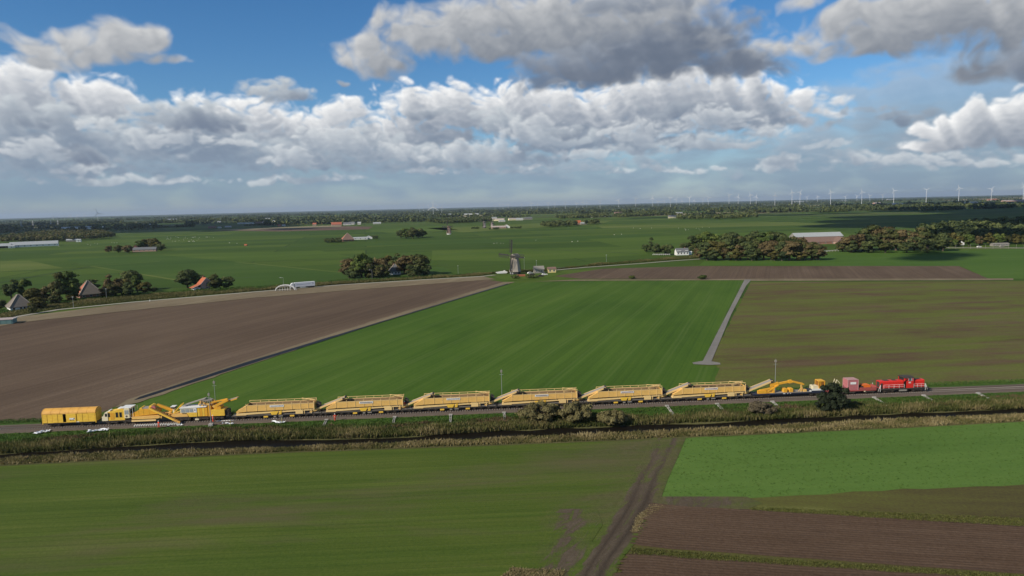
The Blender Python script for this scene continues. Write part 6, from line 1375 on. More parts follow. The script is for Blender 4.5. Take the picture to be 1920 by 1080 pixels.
# ---- crane wagon
V10 = vehicle('crane_wagon', 'dark flat wagon carrying folded orange crane arms and yellow boxes', 'rail wagon', 1408)
_s10 = s_of(1408)
def X10(px): return s_of(px) - _s10
b = MB(); b.span((0, -1.3, .8), (X10(1540), 1.3, 1.12)); b.span((X10(1440), -1.1, .5), (X10(1520), 1.1, .8)); b.build('underframe', NAVY, V10)
MB().span((X10(1440), -1.28, 1.12), (X10(1516), 1.28, 1.2)).build('deck', DECK, V10)
bogie(V10, X10(1416)); bogie(V10, X10(1431)); bogie(V10, X10(1523), 2, 1.6); buffers(V10, 0, -1)
b = MB(); b.span((X10(1418), -1.1, 1.12), (X10(1434), -.5, 1.9)); b.span((X10(1424), -1.0, 1.12), (X10(1449), .9, 1.5)); b.bar((X10(1421), -.8, 1.9), (X10(1449), -.8, 2.5), .35, .4); b.bar((X10(1436), -.9, 1.5), (X10(1456), -.9, 3.2), .3, .3); b.span((X10(1446), -1.1, 1.12), (X10(1449), -.6, 2.6)); b.build('crane_base', Y_ORANGE, V10)
b = MB(); b.bar((X10(1442), -.5, 3.1), (X10(1457), -.5, 3.5), .6, .8); b.bar((X10(1455), -.5, 3.4), (X10(1478), -.5, 3.9), .5, .5); b.build('crane_arm', Y_ORANGE, V10)
b = MB(); b.bar((X10(1476), -.5, 3.85), (X10(1482), -.5, 3.95), .7, .75); b.bar((X10(1482), -.9, 3.95), (X10(1504), -.9, 3.1), .18, .35); b.bar((X10(1482), -.1, 3.95), (X10(1504), -.1, 3.1), .18, .35)
for i in range(5): t = i / 4; b.bar((X10(1483 + 20 * t), -.9, 3.85 - .8 * t), (X10(1483 + 20 * t), -.1, 3.85 - .8 * t), .12, .12)
b.build('arched_boom', Y_ORANGE, V10)
b = MB(); b.span((X10(1498), -.95, 1.2), (X10(1500), -.75, 3.2)); b.span((X10(1502), -.2, 1.2), (X10(1504), 0, 3.1)); b.bar((X10(1494), -.85, 1.3), (X10(1499), -.85, 2.3), .12, .12); b.span((X10(1503), -1, 1.2), (X10(1509), .6, 1.7)); b.build('boom_leg', Y_OCHRE, V10)
for x in (1466, 1477): MB().span((X10(x), -1.1, 1.2), (X10(x + 6.5), .6, 2.15)).build('equipment_box', Y_ORANGE, V10, bevel=.03)
b = MB()
for i, x in enumerate((1464, 1472, 1477)): b.span((X10(x), -1.315, .88), (X10(x + (4 if i == 0 else 1.6)), -1.302, 1.05))
b.build('white_marks', WHITE, V10)
b = MB(); b.bar((X10(1402), 0, 1.5), (X10(1402) + .1, 0, 1.6), .1, .1); b.build('drawbar', DARK, V10)
V11 = vehicle('rail_crane', 'small yellow-orange crane cab on a white and dark blue rail truck', 'rail crane', 1513)
_s11 = s_of(1513)
def X11(px): return s_of(px) - _s11
b = MB(); b.span((0, -1.25, .75), (X11(1541), 1.25, 1.55)); b.build('chassis', NAVY, V11)
bogie(V11, X11(1522), 2, 1.5); bogie(V11, X11(1535), 2, 1.5)
MB().span((X11(1518), -1.32, 1.45), (X11(1538), -1.252, 1.92)).build('side_plate', WHITE, V11); MB().span((0, -1.3, 1.2), (X11(1517), -1.252, 1.6)).build('end_plate', WHITE, V11)
MB().span((X11(1521), -1.0, 1.56), (X11(1531), .9, 2.5)).build('engine_cover', CREAM, V11)
b = MB(); k0, k1 = X11(1531), X11(1542.5)
b.span((k0, -1.1, 1.56), (k1, 1.0, 2.3)); b.span((k0, -1.1, 3.7), (k1, 1.0, 3.85))
for x in (k0, k1 - .14): b.span((x, -1.1, 2.3), (x + .14, -.96, 3.7)); b.span((x, .86, 2.3), (x + .14, 1.0, 3.7))
b.span((k0 + .5, -1.09, 2.3), (k0 + .6, -.97, 3.7)); b.build('cab', Y_ORANGE, V11)
MB().span((k0 + .05, -1.0, 2.3), (k1 - .05, .9, 3.7)).build('cab_glass', NT('amber_shaded_glass').done((.30, .13, .03), .15, .6), V11)
b = MB(); b.tube((X11(1524), .2, 2.5), (X11(1527), .2, 3.3), .08, n=6); b.tube((X11(1517), 0, 1.6), (X11(1517), 0, 2.7), .1, n=6); b.build('exhaust', DARK, V11)
V11b = vehicle('flat_wagon', 'rusty flat wagon mostly hidden behind the dark evergreen bush', 'rail wagon', 1545)
b = MB(); b.span((0, -1.25, .85), (4.4, 1.25, 1.15)); b.build('deck', DRED, V11b); bogie(V11b, 1.4); bogie(V11b, 3.4)
b = MB(); b.bar((2.2, -.6, 1.15), (3.0, -.6, 3.9), .12, .14); b.bar((3.0, -.6, 3.9), (3.9, -.6, 2.9), .12, .12); b.bar((2.2, .4, 1.15), (3.0, .4, 3.9), .12, .14); b.bar((2.6, -.6, 2.6), (2.6, .4, 2.6), .1, .1); b.build('folded_jib', CREAM, V11b)
V12 = vehicle('flat_wagon', 'dull red flat wagon under the red container beside the locomotive', 'rail wagon', 1577)
_s12 = s_of(1577)
def X12(px): return s_of(px) - _s12
Lf = X12(1638)
b = MB(); b.span((0, -1.3, .85), (Lf, 1.3, 1.12)); b.build('deck', DRED, V12)
for i in range(5):
    x0 = X12(1606) + i * (Lf - X12(1606)) / 5
    MB().span((x0 + .03, -1.34, 1.12), (x0 + (Lf - X12(1606)) / 5 - .03, -1.28, 1.75)).build('side_board', DRED, V12)
MB().span((X12(1606), 1.28, 1.12), (Lf, 1.34, 1.75)).build('far_side_board', DRED, V12); MB().span((Lf - .08, -1.27, 1.12), (Lf, 1.27, 2.0)).build('end_board', DRED, V12)
b = MB(); b.span((.3, -1.1, .6), (Lf - .3, -1.0, .85)); b.span((.3, 1.0, .6), (Lf - .3, 1.1, .85)); b.build('solebar', DARK, V12)
bogie(V12, 1.8); bogie(V12, Lf - 1.8); buffers(V12, Lf, 1); MB().span((X12(1615), -1.32, .6), (X12(1617.5), -1.2, .84)).build('brake_handle', CREAM, V12)
CT = thing('container', 'faded red box container with a white plate on the flat wagon', 'container', place(1585) + Vector((0, 0, 1.12)), TRK_A)
Lc = s_of(1604) - s_of(1585)
b = MB(); b.span((0, -1.2, .05), (Lc, -1.15, 2.7)); b.span((0, 1.15, .05), (Lc, 1.2, 2.7)); b.span((0, -1.15, .05), (.05, 1.15, 2.7)); b.span((Lc - .05, -1.15, .05), (Lc, 1.15, 2.7)); b.span((0, -1.2, 0), (Lc, 1.2, .05))
for i in range(9): x = .15 + i * (Lc - .3) / 8; b.span((x - .06, -1.24, .15), (x + .06, -1.2, 2.6))
b.build('wall', PINK, CT); MB().span((-.03, -1.25, 2.7), (Lc + .03, 1.23, 2.78)).build('roof', PINKTOP, CT)
b = MB(); 
for x in (0, Lc):
    for y in (-1.2, 1.2): b.span((x - .07, y - .07, 0), (x + .07, y + .07, 2.7))
b.build('corner_post', PINKTOP, CT)
MB().span((Lc * .22, -1.262, 1.55), (Lc * .78, -1.242, 2.15)).build('white_plate', WHITE, CT)
OU = thing('generator_set', 'small orange engine unit standing on the dull red flat wagon', 'generator', place(1612) + Vector((0, 0, 1.12)), TRK_A)
b = MB(); b.prism([(.7, .25), (2.4, .25), (2.5, .8), (2.2, 1.15), (.4, 1.2), (.1, 1.0), (.6, .8)], -.8, .8); b.build('hood', ORANGE, OU); b = MB(); b.span((-.1, -.7, .0), (2.5, .7, .25)); b.tube((.2, -.75, .5), (.2, .75, .5), .35, n=10); b.build('engine_block', DARK, OU)

# ---- locomotive
LO = vehicle('diesel_locomotive', 'red diesel locomotive with off-centre cab and white handrails', 'locomotive', 1641)
LL = s_of(1733) - s_of(1641)
b = MB(); b.span((0, -1.35, .85), (LL, 1.35, 1.18)); b.span((LL * .42, -1.25, .32), (LL * .60, 1.25, .85)); b.span((0, -1.35, .35), (.12, 1.35, .85)); b.span((LL - .12, -1.35, .35), (LL, 1.35, .85)); b.build('underframe', DARK, LO)
MB().span((LL * .43, -1.30, .36), (LL * .58, -1.252, .78)).build('fuel_tank', DECK, LO)
bogie(LO, LL * .22, 2, 2.1); bogie(LO, LL * .80, 2, 2.1); buffers(LO, 0, -1); buffers(LO, LL, 1)
def hood(name, x0, x1, y, z0, z1, c=.22):
    b = MB(); b.prism([(-y, z0), (y, z0), (y, z1 - c), (y - c, z1), (-y + c, z1), (-y, z1 - c)], x0, x1, 'x'); return b.build(name, RED, LO)
hood('long_hood', .75, LL * .53, .92, 1.18, 3.05); hood('short_hood', LL * .70, LL - .65, .92, 1.18, 3.12)
xx = list(np.linspace(1.5, LL * .52, 6)); 
for i in range(5): MB().span((xx[i] + .03, -.945, 1.25), (xx[i + 1] - .03, -.921, 2.78)).build('hood_door', RED, LO)
xx = list(np.linspace(LL * .72, LL - .75, 4))
for i in range(3): MB().span((xx[i] + .03, -.945, 1.25), (xx[i + 1] - .03, -.921, 2.8)).build('hood_door', RED, LO)
b = MB(); b.span((.8, -.96, 1.25), (1.42, -.921, 2.5)); b.span((.72, -.7, 1.3), (.76, .7, 2.8)); b.build('grille', DARK, LO)
b = MB(); b.span((2.0, -.5, 3.05), (3.4, .5, 3.12)); b.span((4.4, -.5, 3.05), (5.4, .5, 3.14)); b.span((LL * .76, -.45, 3.12), (LL * .90, .5, 3.2)); b.build('roof_grille', DARK, LO)
cx0, cx1 = LL * .535, LL * .695
b = MB(); b.span((cx0 + .35, -1.38, 1.18), (cx1 + .2, 1.38, 2.95)); b.build('cab', RED, LO)
b = MB(); b.span((cx0, -1.34, 1.18), (cx0 + .34, -1.0, 3.2)); b.build('cab_door_recess', VOID, LO)
b = MB()
for x in (cx0 - .1, cx0 + .75, cx1 - .25, cx1 + .06):
    for y in (-1.36, 1.26): b.span((x, y, 2.95), (x + .14, y + .1, 3.82))
b.span((cx0 - .1, -1.3, 2.95), (cx0 + .4, -1.0, 3.8)); b.build('cab_pillar', RED, LO)
MB().span((cx0 + .9, -1.34, 2.97), (cx1 - .27, -1.30, 3.75)).build('window', GLASSL, LO); MB().span((cx1 - .1, -1.34, 2.97), (cx1 + .05, -1.30, 3.75)).build('window', GLASSL, LO)
MB().span((cx0 + 1.15, -1.36, 3.0), (cx0 + 1.5, -1.345, 3.7)).build('window', GLASS, LO)
MB().span((cx0 + .0, -1.22, 2.96), (cx0 + .03, 1.22, 3.75)).build('windscreen', GLASS, LO); MB().span((cx1 + .14, -1.22, 3.13), (cx1 + .17, 1.22, 3.75)).build('windscreen', GLASS, LO)
MB().prism([(-1.45, 3.82), (1.45, 3.82), (1.35, 3.98), (.8, 4.1), (-.8, 4.1), (-1.35, 3.98)], cx0 - .3, cx1 + .3, 'x').build('cab_roof', DARK, LO)
rail_fence(LO, 'handrail', WHITE, [((1.5, -1.3, 1.18), (cx0 - .1, -1.3, 1.18))], .98, .03, 4); rail_fence(LO, 'handrail', WHITE, [((cx1 + .35, -1.3, 1.18), (LL - .75, -1.3, 1.18))], .98, .03, 3)
rail_fence(LO, 'handrail', WHITE, [((1.5, 1.3, 1.18), (cx0, 1.3, 1.18)), ((cx1 + .3, 1.3, 1.18), (LL - .75, 1.3, 1.18))], .98, .03, 4)
for x, sg in ((.25, 1), (LL - .25, -1)):
    b = MB()
    for i in range(4): b.span((x - .25, -1.36, .30 + .25 * i), (x + .25, -1.08, .34 + .25 * i)); b.span((x - .25, 1.08, .30 + .25 * i), (x + .25, 1.36, .34 + .25 * i))
    b.build('step', DARK, LO)
    b = MB(); b.tube((x + sg * .35, -1.33, .4), (x + sg * .35, -1.33, 2.2), .045, n=6); b.tube((x - sg * .2, -1.33, .6), (x + sg * .35, -1.33, 2.2), .045, n=6); b.tube((x - sg * .2, 1.33, .4), (x - sg * .2, 1.33, 2.2), .045, n=6); b.build('grab_rail', WHITE, LO)
for y in (-.8, .8):
    for x, sg in ((0, -1), (LL, 1)): b = MB(); b.tube((x, y, 1.35), (x + sg * .06, y, 1.35), .13, n=10); b.build('headlight', WHITE, LO)
MB().span((cx0 + .98, -1.402, 2.42), (cx0 + 1.58, -1.382, 2.78)).build('white_emblem', WHITE, LO)
tcu = bpy.data.curves.new('emblem_letters', 'FONT'); tcu.body = 'DB'; tcu.size = .34; tcu.align_x = 'CENTER'; tcu.align_y = 'CENTER'; tcu.extrude = .003; tcu.materials.append(PRINT_R)
tmp = bpy.data.objects.new('emblem_letters', tcu); COL.objects.link(tmp); tm_ = bpy.data.meshes.new_from_object(tmp.evaluated_get(bpy.context.evaluated_depsgraph_get())); bpy.data.objects.remove(tmp)
to = bpy.data.objects.new('emblem_letters', tm_); COL.objects.link(to); to.parent = LO; to.location = (cx0 + 1.28, -1.407, 2.6); to.rotation_euler = (RAD(90), 0, 0)
# ================================================================ lorry, bridge, posts, turbines, people
LB = paint('white_lorry_paint', (.83, .83, .83), (.5, .5, .5), .2, .4, .6)
t = thing('lorry', 'white articulated lorry driving left along the road behind the reeds', 'lorry', G(567, 540, .2), math.atan2(G(620, 532).y - G(540, 538).y, G(620, 532).x - G(540, 538).x))
b = MB(); b.span((-5.0, -1.25, 1.15), (8.2, 1.25, 4.0)); b.build('trailer', LB, t); b = MB(); b.prism([(-8.0, .8), (-5.6, .8), (-5.6, 3.9), (-6.6, 3.8), (-7.6, 2.9), (-8.1, 1.9)], -1.2, 1.2); b.build('cab', LB, t)
b = MB(); b.add([(-7.62, -1.05, 2.86), (-8.12, -1.05, 1.98), (-8.12, 1.05, 1.98), (-7.62, 1.05, 2.86)], [(0, 1, 2, 3)]); b.build('windscreen', GLASS, t); MB().span((-7.5, -1.25, 1.9), (-6.8, -1.19, 2.7)).build('side_window', GLASS, t)
b = MB(); b.span((-5.6, -.5, .8), (8.0, .5, 1.12)); b.span((-2.4, -1.2, .5), (1.6, -1.1, 1.0)); b.build('chassis', DARK, t); MB().span((-1.8, -1.27, .55), (2.0, -1.2, .95)).build('side_guard', LB, t)
for x in (-7.1, -4.0, 4.4, 5.7, 7.0):
    b = MB(); b.tube((x, -1.25, .5), (x, -.95, .5), .5, n=12); b.tube((x, .95, .5), (x, 1.25, .5), .5, n=12); b.build('wheel', DARK, t)
BLUEP = NT('dull_blue_print').done((.20, .22, .34), .6, .3)
b = MB(); b.span((-4.0, -1.262, 2.55), (5.2, -1.252, 2.75)); x = -3.8; b.tube((6.6, -1.262, 2.9), (6.6, -1.252, 2.9), .55, n=14); b.build('printed_stripe', BLUEP, t)
b = MB(); b.tube((6.45, -1.27, 2.9), (6.45, -1.261, 2.9), .42, n=14); b.build('printed_ring', LB, t)
# arched footbridge over the canal
t = thing('arched_footbridge', 'white arched footbridge over the canal in front of the lorry', 'footbridge', G(535, 544.5, .2), RAD(10))
for y in (-1.1, 1.1):
    b = MB(); prev = None
    for i in range(13):
        a = math.pi * (1 - i / 12); c = (6.0 * math.cos(a), y, .2 + 3.4 * math.sin(a) ** .9)
        if prev: b.bar(prev, c, .16, .5)
        prev = c
    b.build('railing', WHITE, t)
b = MB(); prev = None
for i in range(13):
    a = math.pi * (1 - i / 12); c = (6.0 * math.cos(a), 0, 2.6 * math.sin(a) ** .9)
    if prev: b.bar(prev, c, 2.1, .2)
    prev = c
b.build('deck', BWALL, t)
for x in (-3.2, -1.6, 0, 1.6, 3.2): MB().span((x - .1, -1.25, -.1), (x + .1, -1.05, 2.4 - abs(x) * .25)).build('pile', WHITE, t)
# lamp posts and marker posts
STEEL = paint('galvanised_steel', (.42, .43, .43), (.3, .3, .29), .3, .45, 2, .5)
def lamp(px, py, h, label, arm=True):
    t = thing('street_lamp', label, 'street lamp', G(px, py, .2), RAD(10), 'street lamps along the road')
    b = MB(); b.tube((0, 0, 0), (0, 0, h), .10, .06, 7); b.build('pole', STEEL, t)
    b = MB()
    if arm: b.tube((0, 0, h), (-1.6, 0, h + .15), .05, n=5)
    b.box((-1.8 if arm else 0, 0, h + .15), (.8, .3, .18)); b.build('lamp_head', WHITE, t)
lamp(138, 577, 6, 'slim street lamp between the two left farmhouses', False); lamp(200, 560, 6, 'slim street lamp in front of the outhouse', False); lamp(532, 540, 7, 'street lamp with arm behind the arched footbridge'); lamp(698, 524, 7, 'street lamp in front of the slate-house clump')
lamp(859, 513, 6, 'street lamp on the road right of the slate-house clump', False); lamp(983, 506, 10, 'pale street lamp just right of the windmill cap', False); lamp(1006, 505, 7, 'street lamp behind the grey shed', False); lamp(1137, 491, 6, 'street lamp on the road beyond the windmill', False)
t = thing('marker_post', 'short white marker post at the road edge near the mixed trees', 'marker post', G(281, 565, .2)); MB().span((-.12, -.1, 0), (.12, .1, 1.1)).build('post', WHITE, t); MB().span((-.13, -.12, .75), (.13, .12, .9)).build('reflector', PRINT_D, t)
t = thing('marker_post', 'white marker post beside the arched footbridge', 'marker post', G(555, 544, .2)); MB().span((-.12, -.1, 0), (.12, .1, 1.8)).build('post', WHITE, t); MB().span((-.2, -.12, 1.4), (.2, .12, 1.8)).build('plate', WHITE, t)
# masts beside the railway
def mast(s, d, z, h, label, r=.09, plinth=True, heads=1):
    t = thing('signal_mast', label, 'mast', T(s, d, z), TRK_A, 'masts beside the railway')
    b = MB(); b.tube((0, 0, .3 if plinth else 0), (0, 0, h), r, r * .8, 8); b.build('pole', STEEL, t)
    if plinth: b = MB(); b.box((0, 0, .2), (1.0, 1.0, .9)); b.build('plinth', m_conc, t)
    for i in range(heads): b = MB(); b.box((0, 0, h + .25 - i * 1.1), (.45, .35, .6)); b.tube((0, 0, h + .5), (0, 0, h + .9), .04, n=5); b.build('lamp_head', DECK, t)
    b = MB(); b.bar((-.5, 0, h * .93), (.5, 0, h * .93), .06, .06); b.build('cross_arm', STEEL, t)
mast(s_of(396, 3.6, .7), 3.6, .6, 7.6, 'grey mast on a concrete plinth in front of the screening machine'); mast(s_of(406, -4.2, .7), -4.2, .6, 8.6, 'taller grey mast behind the screening machine', .07)
mast(s_of(941.5, -4.5, .7), -4.5, .6, 8.6, 'grey mast behind the train between the third and fourth hopper wagon', .07, False); mast(s_of(1453, -4.5, .7), -4.5, .6, 8.6, 'white mast behind the crane wagon', .08, False)
# concrete drain channels down the railway slope
dl = [(845,'below the hopper wagon left of the bushes'),(945,'just left of the big brown bushes'),(740,'leaning line below the second hopper wagon'),(1251,'below the gap left of the last hopper wagon'),(1345,'below the last hopper wagon'),(1449,'beside the bare brown bush'),(1640,'below the dull red flat wagon'),(1733,'below the right end of the red locomotive'),(1835,'at the far right past the locomotive'),(612,'with the red-clad person at its top')]
for px, lab in dl:
    s = s_of(px, 3.4, .7); t = thing('drain_channel', 'pale concrete drain channel on the slope ' + lab, 'drain channel', T(s, 3.4, .74), TRK_A, 'drain channels on the railway slope')
    L = 6.3; sl = math.atan2(.58, 5.6)
    b = MB()
    for x in (-.22, .22): b.bar((x, 0, .06), (x, -L * math.cos(sl), .06 - L * math.sin(sl)), .12, .26)
    b.bar((0, 0, .0), (0, -L * math.cos(sl), -L * math.sin(sl)), .44, .1); b.build('channel', m_conc, t); MB().box((0, .2, .1), (.9, .6, .3)).build('inlet', m_conc, t)
YEL = NT('pale_yellow_post').done((.45, .45, .12), .7, .2)
for px, py, lab in ((204,822,'below the ballast cleaner'),(431,803,'right of the mast'),(527,797,'below the first hopper wagon'),(633,792,'beside the red-clad person')):
    t = thing('marker_stick', 'thin yellow marker stick in the grass ' + lab, 'marker stick', G(px, py, .2), 0, 'marker sticks on the bank'); MB().tube((0, 0, 0), (.25, .2, 1.9), .045, n=5).build('stick', YEL, t)
def on_slope(px, py, up):
    z = .4
    for _ in range(6): p = G(px, py, z); z = slope_z(p) + up
    return G(px, py, z)
# white pipes and crumpled sheets on the slope
for px, py, L, lab in ((423,791,4.2,'beside the mast plinth'),(520,786,4.2,'below the first hopper wagon')):
    t = thing('white_pipe', 'white plastic pipe lying on the slope ' + lab, 'pipe', on_slope(px, py, .06), TRK_A + RAD(1), 'pipes on the slope'); MB().tube((-L / 2, 0, .2), (L / 2, 0, .2), .2, n=10).build('pipe', WHITE, t)
SHEETM = NT('white_plastic_sheet').done((.80, .82, .84), .35, .5)
for i, (px, py, lx, ly, lab) in enumerate(((79,811,3.0,1.6,'at the far left below the yellow van'),(184,808,4.4,1.6,'left of the yellow stick'),(330,797,3.6,1.2,'below the digging chain'),(428,795,2.6,.8,'under the left pipe'),(522,792,3.6,1.3,'under the right pipe'),(296,796,1.8,.3,'thin strip beside the new sleepers'))):
    rs = np.random.RandomState(i + 3); n = 9; vs = []; fs = []
    t = thing('plastic_sheet', 'crumpled white plastic sheet on the grass ' + lab, 'plastic sheet', on_slope(px, py, .10), TRK_A + RAD(rs.uniform(-6, 8)), 'plastic sheets on the slope')
    for a in range(n):
        for c in range(n): u, v = a / (n - 1) - .5, c / (n - 1) - .5; vs.append((u * lx + rs.randn() * .12, v * ly * (1 - .7 * rs.rand() * abs(u)) + rs.randn() * .1 + .5 * math.sin(u * 5 + i), .1 + abs(rs.randn()) * .16))
    fs = [(a * n + c, (a + 1) * n + c, (a + 1) * n + c + 1, a * n + c + 1) for a in range(n - 1) for c in range(n - 1) if rs.rand() > .25]
    MB().add(vs, fs).build('sheet', SHEETM, t)
# new white sleepers lying along the track
first = None
for i in range(20):
    s = s_of(254 + i * 4.4, 2.0, 1.0)
    if first is None:
        first = MB().box((0, 0, .2), (.27, .9, .3)).build('new_sleeper', paint('new_concrete', (.62, .60, .56), (.4, .38, .35), .3, .85), None, bevel=.02); o = first
    else: o = first.copy(); COL.objects.link(o)
    o.location = T(s, 2.1, .84); o.rotation_euler = (0, 0, TRK_A); tag(o, 'new white concrete sleeper in the row beside the ballast cleaner', 'sleeper', 'new sleepers beside the ballast cleaner')
# ---- people: one continuous skinned body each, clothes as children
SKIN = NT('skin').done((.50, .29, .20), .6, .3); HAIR = NT('dark_hair').done((.03, .02, .015), .7, .2)
HIVIS = NT('hi_vis_red_orange').done((.80, .09, .04), .7, .2); HELM = NT('white_helmet').done((.8, .8, .78), .4, .4); BAND = NT('reflective_band').done((.75, .75, .68), .4, .5); BOOT = NT('boot_leather').done((.03, .025, .02), .8, .2)
def skinned(name, joints, edges, mat, levels=1):
    me = bpy.data.meshes.new(name); me.from_pydata([j[0] for j in joints], edges, []); o = bpy.data.objects.new(name, me); COL.objects.link(o)
    m = o.modifiers.new('skin', 'SKIN')
    for i, j in enumerate(joints):
        sv = me.skin_vertices[0].data[i]; sv.radius = j[1] if isinstance(j[1], tuple) else (j[1], j[1]); sv.use_root = (i == 0)
    sb = o.modifiers.new('smooth', 'SUBSURF'); sb.levels = sb.render_levels = levels
    dg = bpy.context.evaluated_depsgraph_get(); ev = o.evaluated_get(dg); m2 = bpy.data.meshes.new_from_object(ev)
    bpy.data.objects.remove(o); m2.materials.clear(); m2.materials.append(mat); m2.polygons.foreach_set('use_smooth', [True] * len(m2.polygons)); m2.name = name
    return m2
def person(loc, rz, label, armL, armR, step=.12):
    """standing figure 1.78 m tall facing -y; armL / armR: elbow and wrist points"""
    t = thing('person', label, 'person', loc, rz, 'people working at the train')
    J = [((0, 0, .96), .15), ((0, .01, 1.15), .135), ((0, 0, 1.36), .165), ((0, 0, 1.50), .07), ((0, -.015, 1.60), (.078, .09)), ((0, -.01, 1.70), (.085, .098)), ((0, .0, 1.76), .06)]
    E = [(0, 1), (1, 2), (2, 3), (3, 4), (4, 5), (5, 6)]
    def add(p, r, par): J.append((p, r)); E.append((par, len(J) - 1)); return len(J) - 1
    nose = add((0, -.125, 1.64), .014, 5)
    for sgn, (el, wr) in ((-1, armL), (1, armR)):
        sh = add((sgn * .20, 0, 1.43), .065, 2); e_ = add(el, .048, sh); w_ = add(wr, .034, e_)
        d = (Vector(wr) - Vector(el)).normalized(); side = d.orthogonal().normalized(); pm = add(tuple(Vector(wr) + d * .07), (.038, .022), w_)
        for k in range(4): q = Vector(wr) + d * (.16 - abs(k - 1.4) * .012) + side * (k - 1.5) * .022; add(tuple(q), .0085, pm)
        add(tuple(Vector(wr) + d * .06 + side * .06), .010, w_)
        hp = add((sgn * .10, 0, .90), .098, 0); kn = add((sgn * .11, -.03 + sgn * step * .5, .50), .066, hp); an = add((sgn * .11, sgn * step, .10), .045, kn); add((sgn * .12, sgn * step - .17, .05), .04, an)
    b = skinned('body', J, E, SKIN); o = bpy.data.objects.new('body', b); COL.objects.link(o); o.parent = t
    jj = [((0, 0, .90), .185), ((0, .01, 1.15), .165), ((0, 0, 1.38), .19), ((0, 0, 1.47), .10)]; je = [(0, 1), (1, 2), (2, 3)]
    for sgn, (el, wr) in ((-1, armL), (1, armR)): n = len(jj); jj += [((sgn * .205, 0, 1.43), .085), (el, .068), (tuple(Vector(el).lerp(Vector(wr), .92)), .052)]; je += [(2, n), (n, n + 1), (n + 1, n + 2)]
    o = bpy.data.objects.new('jacket', skinned('jacket', jj, je, HIVIS)); COL.objects.link(o); o.parent = t
    tj = [((0, 0, .98), .165)]; te = []
    for sgn in (-1, 1): n = len(tj); tj += [((sgn * .10, 0, .88), .115), ((sgn * .11, -.03 + sgn * step * .5, .50), .085), ((sgn * .11, sgn * step, .13), .068)]; te += [(0, n), (n, n + 1), (n + 1, n + 2)]
    o = bpy.data.objects.new('trousers', skinned('trousers', tj, te, HIVIS)); COL.objects.link(o); o.parent = t
    MB().lathe([(.186, 1.10), (.19, 1.17)], n=12).build('reflective_band', BAND, t)
    MB().lathe([(.15, 1.70), (.125, 1.71), (.12, 1.76), (.085, 1.83), (.03, 1.855)], n=12).build('helmet', HELM, t)
    for sgn in (-1, 1): MB().box((sgn * .12, sgn * step - .07, .055), (.12, .32, .11)).build('boot', BOOT, t)
    return t
hang = ((-.27, .02, 1.15), (-.29, -.08, .90)); hangR = ((.27, .02, 1.15), (.29, -.10, .90)); upR = ((.30, -.15, 1.22), (.22, -.38, 1.30)); hipL = ((-.36, .06, 1.18), (-.20, -.08, 1.02))
person(T(s_of(628, 4.0, 1.5), 4.0, .72), RAD(20), 'person in red-orange workwear and white helmet standing beside the track', hang, upR)
person(T(s_of(758.5, .6, 2.5), .6, RT + .94), RAD(-30), 'person in red-orange workwear standing on the wagon end after the second hopper wagon', hipL, hangR, .08)
person(T(s_of(1082, .5, 2.5), .5, RT + .94), RAD(40), 'person in red-orange workwear standing on the wagon end above the brown bushes', hang, hangR, .08)
person(T(s_of(1241, .5, 2.5), .5, RT + .94), RAD(200), 'person in red-orange workwear standing between the last two hopper wagons', hang, hipL if False else hangR, .08)
person(T(s_of(301, 2.9, 1.5), 3.9, .72), RAD(150), 'person in red-orange workwear bending arms beside the ballast cleaner', hipL, upR, .15)
person(T(s_of(398.5, 2.2, 1.5), 1.9, .98), RAD(-60), 'person in red-orange workwear beside the mast plinth at the screening machine', hang, hangR)
# ---- wind turbines
TW = NT('turbine_white').done((.68, .69, .70), .6, .2)
b = MB(); b.tube((0, 0, 0), (0, 0, 1.0), .018, .011, 10); m_tw = b.build('tower', TW); b = MB(); b.span((-.018, -.05, .985), (.018, .05, 1.02)); m_na = b.build('nacelle', TW); b = MB(); b.lathe([(.016, -.018), (.016, .018)]); b.tube((0, -.066, 1.0), (0, -.045, 1.0), .008, .018, 8); m_hu = b.build('hub', TW)
b = MB(); b.prism([(-.02, .01), (.02, .01), (.04, .15), (.016, .98), (-.008, 1.0), (-.03, .15)], -.012, .012); m_bl = b.build('blade', TW)
b = MB(); b.tube((0, -.066, 1.0), (0, -.045, 1.0), .008, .018, 8); m_hu.data = b.build('hub_tmp', TW).data; bpy.data.objects.remove(bpy.data.objects['hub_tmp'])
protos = [o.data for o in (m_tw, m_na, m_hu, m_bl)]
for o in (m_tw, m_na, m_hu, m_bl): bpy.data.objects.remove(o)
def turb2(px, huby, d, hub, rotor, ph, lab):
    p = at(px, d); turbine_at(p, hub, rotor, ph, lab)
def turbine_at(p, hub, rotor, phase, label):
    t = thing('wind_turbine', label, 'wind turbine', p, random.uniform(-.5, .3) - math.atan2(p.x, p.y), 'wind turbines along the horizon')
    for nm, me in zip(('tower', 'nacelle', 'hub'), protos[:3]):
        o = bpy.data.objects.new(nm, me); COL.objects.link(o); o.parent = t; o.scale = (hub,) * 3
    for k in range(3):
        o = bpy.data.objects.new('blade', protos[3]); COL.objects.link(o); o.parent = t; o.location = (0, -.056 * hub, hub); o.rotation_euler = (0, phase + k * 2.0944, 0); o.scale = (rotor * 1.3, rotor, rotor)
turb2(812, 388.2, 3600, 53, 34, .02, 'largest near white wind turbine beside the white hall in the middle distance')
turb2(183, 400, 5600, 64, 38, -.35, 'lone white wind turbine standing above the dark wood on the left'); turb2(828, 392, 5200, 50, 26, .3, 'small white wind turbine right of the near one by the white hall')
T_ROW = [(996,381),(1028,381),(1060,380),(1093,379.5),(1125,377.5),(1160,376),(1192,373),(1224,372),(1257,372),(1293,371),(1328,371),(1367,366),(1384,369),(1407,366),(1418,369),(1453,367),(1485,361.5),(1500,361.5),(1557.5,361),(1616,361),(1676,359),(1737,357.5),(1798,354.5),(1859,356),(1919,352)]
